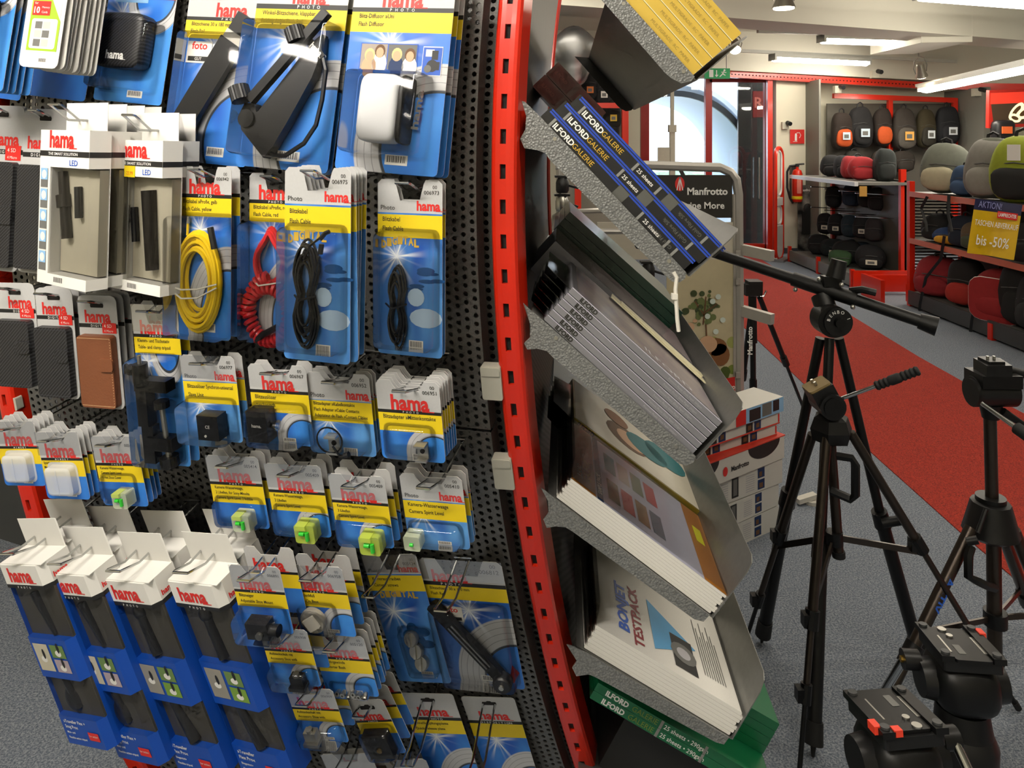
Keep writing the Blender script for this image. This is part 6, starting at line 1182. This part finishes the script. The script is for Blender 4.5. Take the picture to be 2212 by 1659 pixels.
tops = (('black cap shaped pouch on the low gondola, left end', 1795, 392, '#1e1e20', 44), ('charcoal pouch beside the cap shaped one', 1822, 393, '#26282c', 40), ('small dark red pouch with white piping', 1838, 392, '#a02a30', 40), ('dark red pouch with white piping in front', 1862, 396, '#a8282e', 56), ('black strap bag behind the red pouches', 1880, 385, '#1f2022', 44), ('black flap pouch with round badge', 1915, 398, '#1d1e20', 44), ('olive black pouch at the back of the top shelf', 1925, 384, '#2e2d26', 38), ('dark green grey box bag at the right end', 1926, 398, '#2c3130', 44))
for i, (lb, u, v, c, wp) in enumerate(tops):
    Y = (9.3, 9.0, 8.7, 8.35, 8.8, 8.2, 8.8, 8.15)[i]; p = P(u, v, Y); p.z = 1.131; p.x = min(p.x, 4.16); backpack(lb, p, wp*Y/FPX, .27 if i < 7 else .36, .22, c, c, -15, None, 'pouches on the low gondola', name='camera_pouch', cat='bag', strap=i in (4, 5))
hang = [(1800, 448, '#16181d'), (1838, 445, '#24364a'), (1872, 448, '#17181b'), (1895, 455, '#17171a'), (1782, 505, '#141519'), (1806, 508, '#16171c'), (1835, 512, '#23333f'), (1862, 515, '#191a1e'), (1888, 522, '#1f1b1e')]
for i, (u, v, c) in enumerate(hang):
    Y = (9.35, 9.0, 8.7, 8.45, 9.5, 9.25, 8.9, 8.6, 8.35)[i]; p = P(u, v, Y); backpack(('upper', 'lower')[i > 3] + ' row pouch on the low gondola, ' + ('first from the door', 'second from the door', 'third from the door', 'fourth from the door', 'first from the door', 'second from the door', 'third from the door', 'fourth from the door', 'last one at the near end')[i], p, .2, .27, .15, c, c, -30, ('#e8e3d4' if i in (4, 5, 7) else None), 'pouches hanging on the low gondola', name='camera_pouch', cat='bag', strap=False)
for i, (u, v, c, w, h) in enumerate(((1770, 555, '#15171a', .3, .25), (1802, 560, '#1a2326', .34, .22), (1830, 572, '#16181b', .34, .26), (1815, 580, '#2d4a2a', .26, .18), (1868, 570, '#1c2c3a', .32, .24), (1880, 578, '#15161a', .32, .27), (1846, 556, '#1d2a33', .3, .22))):
    Y = (9.4, 9.2, 8.75, 8.5, 8.75, 8.3, 9.1)[i]; p = P(u, v, Y); p.z = .131; p.x = max(p.x, 3.8); backpack(('black bag at the door end of the gondola base', 'blue black bag with flat tag on the gondola base', 'round black bag in the middle of the gondola base', 'camouflage green bag on the gondola base', 'teal and black bag on the gondola base', 'black bag with badge and yellow lining on the base', 'blue grey bag at the back of the gondola base')[i], p, w, h, .24, c, c, -25, '#e6dfcd' if i in (1, 5) else None, 'bags on the gondola base', name='camera_bag', cat='bag', strap=False)
# long shelf unit on the right
sh = thing('bag_shelf_unit', 'long shelf unit with salmon shelf edges full of bags at the right edge', 'shelf', T(4.0, 5.5, 0))
def sb(x0, y0, z0, x1, y1, z1): return G().box((x0 - 4, y0 - 5.5, z0), (x1 - 4, y1 - 5.5, z1))
SALM = M('salmon_edge', '#c9684f', .45); DARKP = M('shelf_dark_panel', '#2c2b2a', .6)
for z in (1.09, .646): sb(3.8, 4.2, z - .02, 4.35, 6.98, z).ob('shelf_board', GP, sh); sb(3.785, 4.2, z - .045, 3.8, 6.98, z + .004).ob('shelf_edge', SALM, sh)
sb(3.8, 4.2, .05, 4.35, 6.98, .14).ob('base_board', GP, sh); sb(3.78, 4.2, .02, 3.8, 6.98, .15).ob('base_front', DKGREY, sh); sb(4.33, 4.2, .05, 4.36, 6.98, 1.1).ob('back_panel', DARKP, sh)
for y in (6.97, 5.6): sb(3.79 if y > 6 else 4.28, y, 0, 3.84 if y > 6 else 4.33, y + .05, 1.19).ob('slotted_upright', RED, sh)
sb(4.28, 6.97, 0, 4.33, 7.02, 1.25).ob('slotted_upright', RED, sh); sb(3.8, 7.02, .03, 4.25, 7.06, .2).ob('red_base_end', RED, sh); sb(3.6, 7.5, .03, 4.1, 7.54, .2).ob('red_base_end', RED, sh); sb(3.58, 7.1, 0, 3.62, 7.5, .22).ob('red_base_side', RED, sh); sb(3.77, 5.75, 0, 3.81, 5.8, .13).ob('red_foot', RED, sh)
g = G(); [g.box((3.84 - 4, 6.985 - 5.5, .15 + .03*i), (4.3 - 4, 6.99 - 5.5, .165 + .03*i)) for i in range(30)]; g.ob('side_grille', DKGREY, sh)
def shelf_bag(lb, u, v, Y, z, w, h, d, c, c2=None, face=-60, tagc=None, **k):
    p = P(u, v, Y); p.z = z; p.x = max(3.95, p.x); return backpack(lb, p, w, h, d, c, c2, face, tagc, 'bags on the long shelf', **k)
shelf_bag('beige and grey green backpack with lime lining on the top shelf', 2015, 412, 6.65, 1.092, .42, .46, .3, '#6a6d62', '#b3ab90')
shelf_bag('small navy blue pouch between the big backpacks', 2052, 420, 6.35, 1.092, .24, .27, .2, '#2f4564', '#3a5274')
shelf_bag('large grey backpack with yellow piping', 2097, 428, 6.0, 1.092, .4, .5, .3, '#7d7a74', '#8b8881')
t_ = shelf_bag('lime green and black backpack with white swing tag', 2165, 438, 5.65, 1.092, .44, .52, .28, '#8f9a2a', '#1b1c1c'); G().box((.0, -.24, .33), (.09, -.235, .45)).ob('swing_tag', PWHT, t_)
shelf_bag('dark blue messenger bag cut off by the right edge', 2215, 450, 5.25, 1.092, .4, .36, .26, '#24304a', '#1c2740')
shelf_bag('grey green rucksack behind the lime one', 2130, 420, 6.0, 1.092, .36, .5, .22, '#5b5d52', '#5b5d52')
for i, (lb, u, Y, w, h, c, c2) in enumerate((('blue and yellow barrel bag on the middle shelf', 2040, 6.5, .36, .16, '#27406e', '#d09a28'), ('brown and green bag beside the sale sign', 2085, 6.15, .3, .24, '#5a4a36', '#434a38'), ('black camera bag with pale label, middle shelf', 2022, 6.75, .28, .26, '#1b1b1d', '#1b1b1d'), ('black bag with hanging white buckle, middle shelf', 2090, 5.9, .34, .2, '#17181b', '#1d1e22'), ('navy bag in the middle of the middle shelf', 2060, 6.35, .26, .28, '#1d2433', '#1d2433'), ('black bag behind the sale sign', 2150, 5.4, .5, .32, '#151618', '#151618'))): shelf_bag(lb, u, 520, Y, .65, w, h, .26, c, c2, name='camera_bag', cat='bag')
shelf_bag('crimson bag with black zip at the far end of the bottom shelf', 1985, 650, 6.75, .142, .42, .36, .3, '#8e2028', '#8e2028', name='camera_bag', cat='bag')
shelf_bag('red and black sling bag on the bottom shelf', 2025, 660, 6.35, .142, .3, .4, .26, '#1d1a1b', '#a52a22', name='camera_bag', cat='bag')
t_ = shelf_bag('red messenger bag with white piped flap on the bottom shelf', 2085, 700, 5.85, .142, .46, .4, .3, '#8d1f22', '#961f22', name='messenger_bag', cat='bag'); G().prism(rrect(-.2, .0, .2, .34, .09), .15, .165, X=RX(90)).ob('flap', M('cloth_961f22'), t_); G().tube([(x, -.158, z) for x, z in rrect(-.2, .0, .2, .34, .09)], .005, 6, closed=True).ob('white_piping', PWHT, t_)
shelf_bag('charcoal sleeve bag leaning on the bottom shelf', 2125, 710, 5.5, .142, .26, .42, .24, '#222326', '#2a2b2e', name='camera_bag', cat='bag')
t_ = shelf_bag('rounded black bag with two cream stripes at the right edge', 2185, 735, 5.2, .142, .5, .42, .34, '#23231f', '#23231f', name='camera_bag', cat='bag', strap=False)
for x in (.02, .055): G().tube([(x, -.19*math.cos(a), .21 + .215*math.sin(a)) for a in (R(-70 + 140*i/12) for i in range(13))], .009, 6, flat=.5).ob('cream_stripe', PWHT, t_)
shelf_bag('black bag at the back of the bottom shelf', 2160, 650, 5.6, .142, .4, .52, .2, '#161719', '#161719', name='camera_bag', cat='bag')
for i, pts in enumerate((((2003, 425), (1990, 450), (2000, 480), (2002, 500)), ((2040, 510), (2032, 560), (2000, 600), (1988, 655), (1984, 700)), ((2050, 420), (2048, 460), (2056, 500)), ((2110, 640), (2100, 690), (2095, 730)))):
    g = G(); g.tube([P(u, v, 3.775*FPX/(u - CX)) for u, v in pts], .014, 6, flat=.3); tag(g.ob('bag_strap', BLACKP, None, None, True), ('black strap hanging over the top shelf edge, far end', 'long black strap looping down to the red bags', 'short black strap hanging beside the blue pouch', 'black strap trailing over the bottom shelf front')[i], 'strap')
sg = thing('sale_sign', 'yellow and navy sale sign hanging on the right hand shelf', 'sign', frame(P(2148, 497, 5.2), (1, -.28, -.14), (0, 0, 1))); k = 5.2/FPX
g = G(); n = 10; vs = [(-45*k + 90*k*i/n, y, -.05*math.sin(math.pi*i/n)**2) for y in (-58*k, 38*k, 62*k) for i in range(n + 1)]; g.add(vs, [(r_*(n+1) + i, r_*(n+1) + i + 1, (r_+1)*(n+1) + i + 1, (r_+1)*(n+1) + i) for r_ in (0, 1) for i in range(n)]); g.m = [0]*n + [1]*n
for f_ in g.f: pass
g.ob('sheet', [M('sign_yellow', '#e3ba17', .5), M('sign_navy', '#23264c', .5)], sg, None, True)
G().txt('AKTION!', -38*k, 45*k, 44*k, 14*k, 0, .012, 0).ob('headline', M('print_lilac', '#8f93c8', .6), sg); G().txt('TASCHEN ABVERKAUF', -40*k, 6*k, 82*k, 12*k, 0, .012, .005).txt('bis -50%', -32*k, -36*k, 62*k, 22*k, 0, .012, .01).ob('offer_lettering', PTW, sg)
g = G(); g.add([(0, 27*k, .012), (38*k, 27*k, .012), (38*k, 42*k, .012), (0, 42*k, .012)], [(0,1,2,3)], 0); g.txt('LAMPRECHTER', 2*k, 31*k, 34*k, 8*k, 1, .014, .02); g.ob('shop_badge', [PRED, PTW], sg)
# wall things
ex = thing('fire_extinguisher', 'red fire extinguisher with black hose on the white pillar', 'extinguisher', T(P(1722, 436, 10.2))); k = 10.2/FPX
G().lathe([(.06, 0), (.072, .02), (.072, .38), (.055, .44), (.02, .46), (.02, .49)], 20).ob('cylinder', RED, ex, None, True); G().lathe([(.0725, .04), (.0728, .041), (.0728, .08), (.0725, .081)], 20).ob('yellow_band', PYEL, ex, None, True); G().box((-.02, -.025, .49), (.02, .02, .53)).cyl((-.02, 0, .52), (.09, -.02, .53), .012, n=8).ob('valve_lever', BLACKP, ex); G().tube([(-.02, 0, .51), (-.1, 0, .5), (-.14, 0, .42), (-.14, 0, .2), (-.1, 0, .05), (-.06, 0, -.02)], .015, 8).ob('hose', BLACKP, ex, None, True)
G().add([(-.03, -.074, .12), (.03, -.074, .12), (.03, -.074, .32), (-.03, -.074, .32)], [(0,1,2,3)]).ob('instruction_label', M('label_pale_red', '#dc7f70', .6), ex); G().box((-.05, .07, .05), (.05, .15, .5)).ob('wall_bracket', DKGREY, ex)
fs = thing('fire_sign', 'square red fire extinguisher sign on the pillar', 'sign', T(P(1722, 295, 10.33))); G().box((-.1, -.004, -.1), (.1, 0, .1)).ob('plate', PRED, fs)
G().box((-.035, -.006, -.06), (-.005, -.004, .03)).box((-.03, -.006, .03), (-.01, -.004, .045)).tube([(-.01, -.005, .05), (.03, -.005, .055), (.05, -.005, .02), (.03, -.005, -.02)], .005, 5).bar((-.06, -.005, -.07), (.0, -.005, -.07), .006, .006).ob('pictogram', PTW, fs)
es_ = thing('exit_sign', 'green emergency exit sign with running figure above the door', 'sign', T(P(1549, 159, 9.6)) @ RZ(0)); kx = 9.6/FPX; [G().cyl((sx*20*kx, 0, 11*kx), (sx*20*kx, 0, 3.1 - P(1549, 159, 9.6).z), .004, n=6).ob('hanger_rod', DKGREY, es_) for sx in (-1, 1)]
G().box((-27*kx, -.02, -11*kx), (27*kx, .02, 11*kx)).ob('plate', emit('exit_green', '#17854a', .25), es_); G().box((-18*kx, -.022, -8*kx), (-9*kx, -.02, 8*kx)).bar((-2*kx, -.021, 7*kx), (-2*kx, -.021, -4*kx), 2*kx, .002, up=(0, 1, 0)).add([(-6*kx, -.022, -3*kx), (2*kx, -.022, -3*kx), (-2*kx, -.022, -8*kx)], [(0,1,2)]).ell((15*kx, -.021, 7*kx), (2.2*kx, .002, 2.2*kx)).bar((14*kx, -.021, 5*kx), (11*kx, -.021, -1*kx), 3*kx, .002, up=(0, 1, 0)).bar((11*kx, -.021, -1*kx), (17*kx, -.021, -4*kx), 2*kx, .002, up=(0, 1, 0)).bar((11*kx, -.021, -1*kx), (5*kx, -.021, -7*kx), 2*kx, .002, up=(0, 1, 0)).bar((8*kx, -.021, 3*kx), (19*kx, -.021, 2*kx), 1.6*kx, .002, up=(0, 1, 0)).ob('pictogram', PTW, es_)
sg2 = thing('security_gate', 'white and red anti theft gate panel beside the door', 'gate', T(FL(1682, 562))); Yg = FL(1682, 562).y; kg = Yg/FPX
def ring(x0, x1, z0, z1, r, hole): return None
g = G(); out = rrect(-.14, .02, .14, 242*kg, .13, 5); i1 = rrect(-.07, 70*kg, .07, 118*kg, .06, 5); i2 = rrect(-.07, 150*kg, .07, 225*kg, .06, 5)
Xg = RZ(52) @ RX(90)
g.tube([(x, 0, y) for x, y in out], .028, 8, closed=True, X=RZ(52)); g.ob('outer_loop', RED, sg2, None, True)
for lp in ((.0, 75*kg), (118*kg, 135*kg)): G().box((-.12, -.018, lp[0]), (.12, .018, lp[1]), X=RZ(52)).ob('white_panel', PWHT, sg2)
for pl in (rrect(-.11, 78*kg, .11, 116*kg, .08, 5), rrect(-.11, 140*kg, .11, 236*kg, .1, 5)): G().tube([(x, 0, y) for x, y in pl], .014, 6, closed=True, X=RZ(52)).ob('inner_loop', PWHT, sg2, None, True)
G().box((-.18, -.12, 0), (.18, .12, .03), X=RZ(52)).ob('foot_plate', M('foot_grey', '#8a8d92', .4, .6), sg2)
po = thing('photo_poster', 'black and white photo poster leaning on the pillar', 'poster', T(P(1744, 545, 10.2))); k = 10.2/FPX
m, t, b = newmat('monochrome_photo'); o = t.obj(); nz = t.noise(o, 5, 4); t.put(b.inputs['Base Color'], t.mix(t.step(nz, .52, .12), lin('#0d0d0d'), lin('#8b8780'))); G().box((-20*k, 0, 0), (20*k, .02, 145*k)).ob('panel', m, po)
G().ell((0, -.01, 95*k), (9*k, .015, 11*k), nu=12, nv=8).box((-12*k, -.02, 40*k), (13*k, -.005, 88*k)).ob('figure_print', M('print_near_black', '#161615', .6), po); G().txt('Manfrotto', 0, 132*k, 30*k, None, 0, 0, .02, .5).ob('brand_lettering', PTW, po, Matrix(((1,0,0,0),(0,0,-1,-.002),(0,1,0,0),(0,0,0,1))))
for lb, u, v, Y in (('small white surveillance camera on the pillar', 1698, 268, 10.3), ('small camera box under the red rail', 1812, 190, 10.1), ('sensor box on the beam above the rail', 1893, 157, 9.9), ('small camera on the grey panel by the monitor', 2114, 196, 9.75)):
    t_ = thing('surveillance_camera', lb, 'camera', T(P(u, v, Y))); G().box((-.05, 0, -.07), (.04, .08, .03)).ob('wall_box', M('aged_white_plastic', '#c9c4b2', .5), t_); G().cyl((.02, 0, .02), (.03, -.08, .0), .03, n=12).ob('lens_barrel', BLACKP, t_, None, True)
mo = thing('monitor', 'wall monitor showing a pale butterfly on red, at the right edge', 'monitor', frame(P(2190, 235, 8.4), (1, -.05, .04), (0, -.1, 1))); k = 8.4/FPX
G().box((-52*k, -40*k, -.06), (60*k, 42*k, 0)).ob('case', M('monitor_red', '#b3261c', .4), mo); G().add([(-42*k, -33*k, .002), (55*k, -33*k, .002), (55*k, 12*k, .002), (-48*k, 12*k, .002)], [(0,1,2,3)]).ob('screen', emit('screen_dark', '#3a2a1c', .5), mo); G().add([(-50*k, 12*k, .003), (58*k, 12*k, .003), (58*k, 36*k, .003), (-50*k, 36*k, .003)], [(0,1,2,3)]).ob('screen_banner', emit('screen_red', '#c5301f', .9), mo)
g = G(); [g.add([(x*k + rx*k*math.cos(a)*math.cos(tl) - ry*k*math.sin(a)*math.sin(tl), y*k + rx*k*math.cos(a)*math.sin(tl) + ry*k*math.sin(a)*math.cos(tl), .004 + .0005*q) for a in (6.2832*i/16 for i in range(16))], [tuple(range(16))], q % 2) for q, (x, y, rx, ry, tl) in enumerate(((5, -5, 22, 10, .9), (5, -5, 14, 5, .9), (25, -8, 24, 12, .5), (25, -8, 15, 6, .5), (2, -20, 14, 9, -.4), (2, -20, 8, 4, -.4)))]; g.ob('screen_butterfly', [emit('screen_cream', '#f2e3b5', .9), emit('screen_brown', '#4a3218', .4)], mo)
cb = thing('camera_bag', 'small black camera bag hanging under the monitor', 'bag', T(P(2165, 285, 8.4))); G().ell((0, 0, 0), (.12, .08, .14), .5, .6, wob=.06).ob('body', BLACKP, cb, None, True); G().box((-.06, -.1, -.02), (.05, -.08, .06)).ob('orange_label', M('label_orange', '#d8602a', .6), cb)
# accessories and racks seen between the trays
ra = thing('accessory_wall', 'red post rack with hanging black straps behind the top tray', 'rack', T(P(1290, 310, 7.0).x, 7.0, 0)); oa = Vector((P(1290, 310, 7.0).x, 7.0, 0)); K_ = lambda u, v, Y=7.0: P(u, v, Y) - oa
for u in (1248, 1350): g = G(); g.bar(K_(u, 120), K_(u, 660), .06, .06, up=(0, 1, 0)); g.ob('upright', RED, ra)
g = G(); g.bar(K_(1248, 228), K_(1352, 228), .05, .04, up=(0, 1, 0)); g.ob('cross_bar', RED, ra); G().box(K_(1205, 660) + Vector((0, .25, 0)), K_(1352, 100) + Vector((0, .28, 0))).ob('back_panel', M('back_panel_pale', '#8c887c', .6), ra); G().box(K_(1205, 660), K_(1352, 640) + Vector((0, .25, 0))).ob('base', GP, ra)
for i, (u, v, c, lb) in enumerate(((1272, 190, '#1a1a1b', 'black strap pouch with orange label, left of the pair'), (1302, 200, '#18181a', 'black lens pouch with white leaflet, right of the pair'), (1318, 280, '#17171a', 'round black lens pouch on the lower bar'), (1225, 150, '#1b1b1d', 'black pouch near the plastic bag'), (1322, 250, '#1d1b18', 'small black pouch with yellow card'))):
    t_ = backpack(lb, P(u, v + 30, 7.17), .18, .32, .13, c, c, 0, ('#d8742a', '#e3e0d8', None, None, '#d8b23a')[i], 'pouches on the red post rack', name='camera_pouch', cat='bag', strap=False)
pb = tag(G().ell((0, 0, 0), (.16, .08, .2), .8, .9, 24, 16, wob=.35, seed=4).ob('plastic_bag', clear('bag_film', (.72, .72, .72), .35, 1.6, .2), None, T(P(1238, 115, 6.85)) @ Matrix.Scale(1.3, 4), True), 'crumpled clear plastic bag hanging behind the top tray', 'plastic bag')
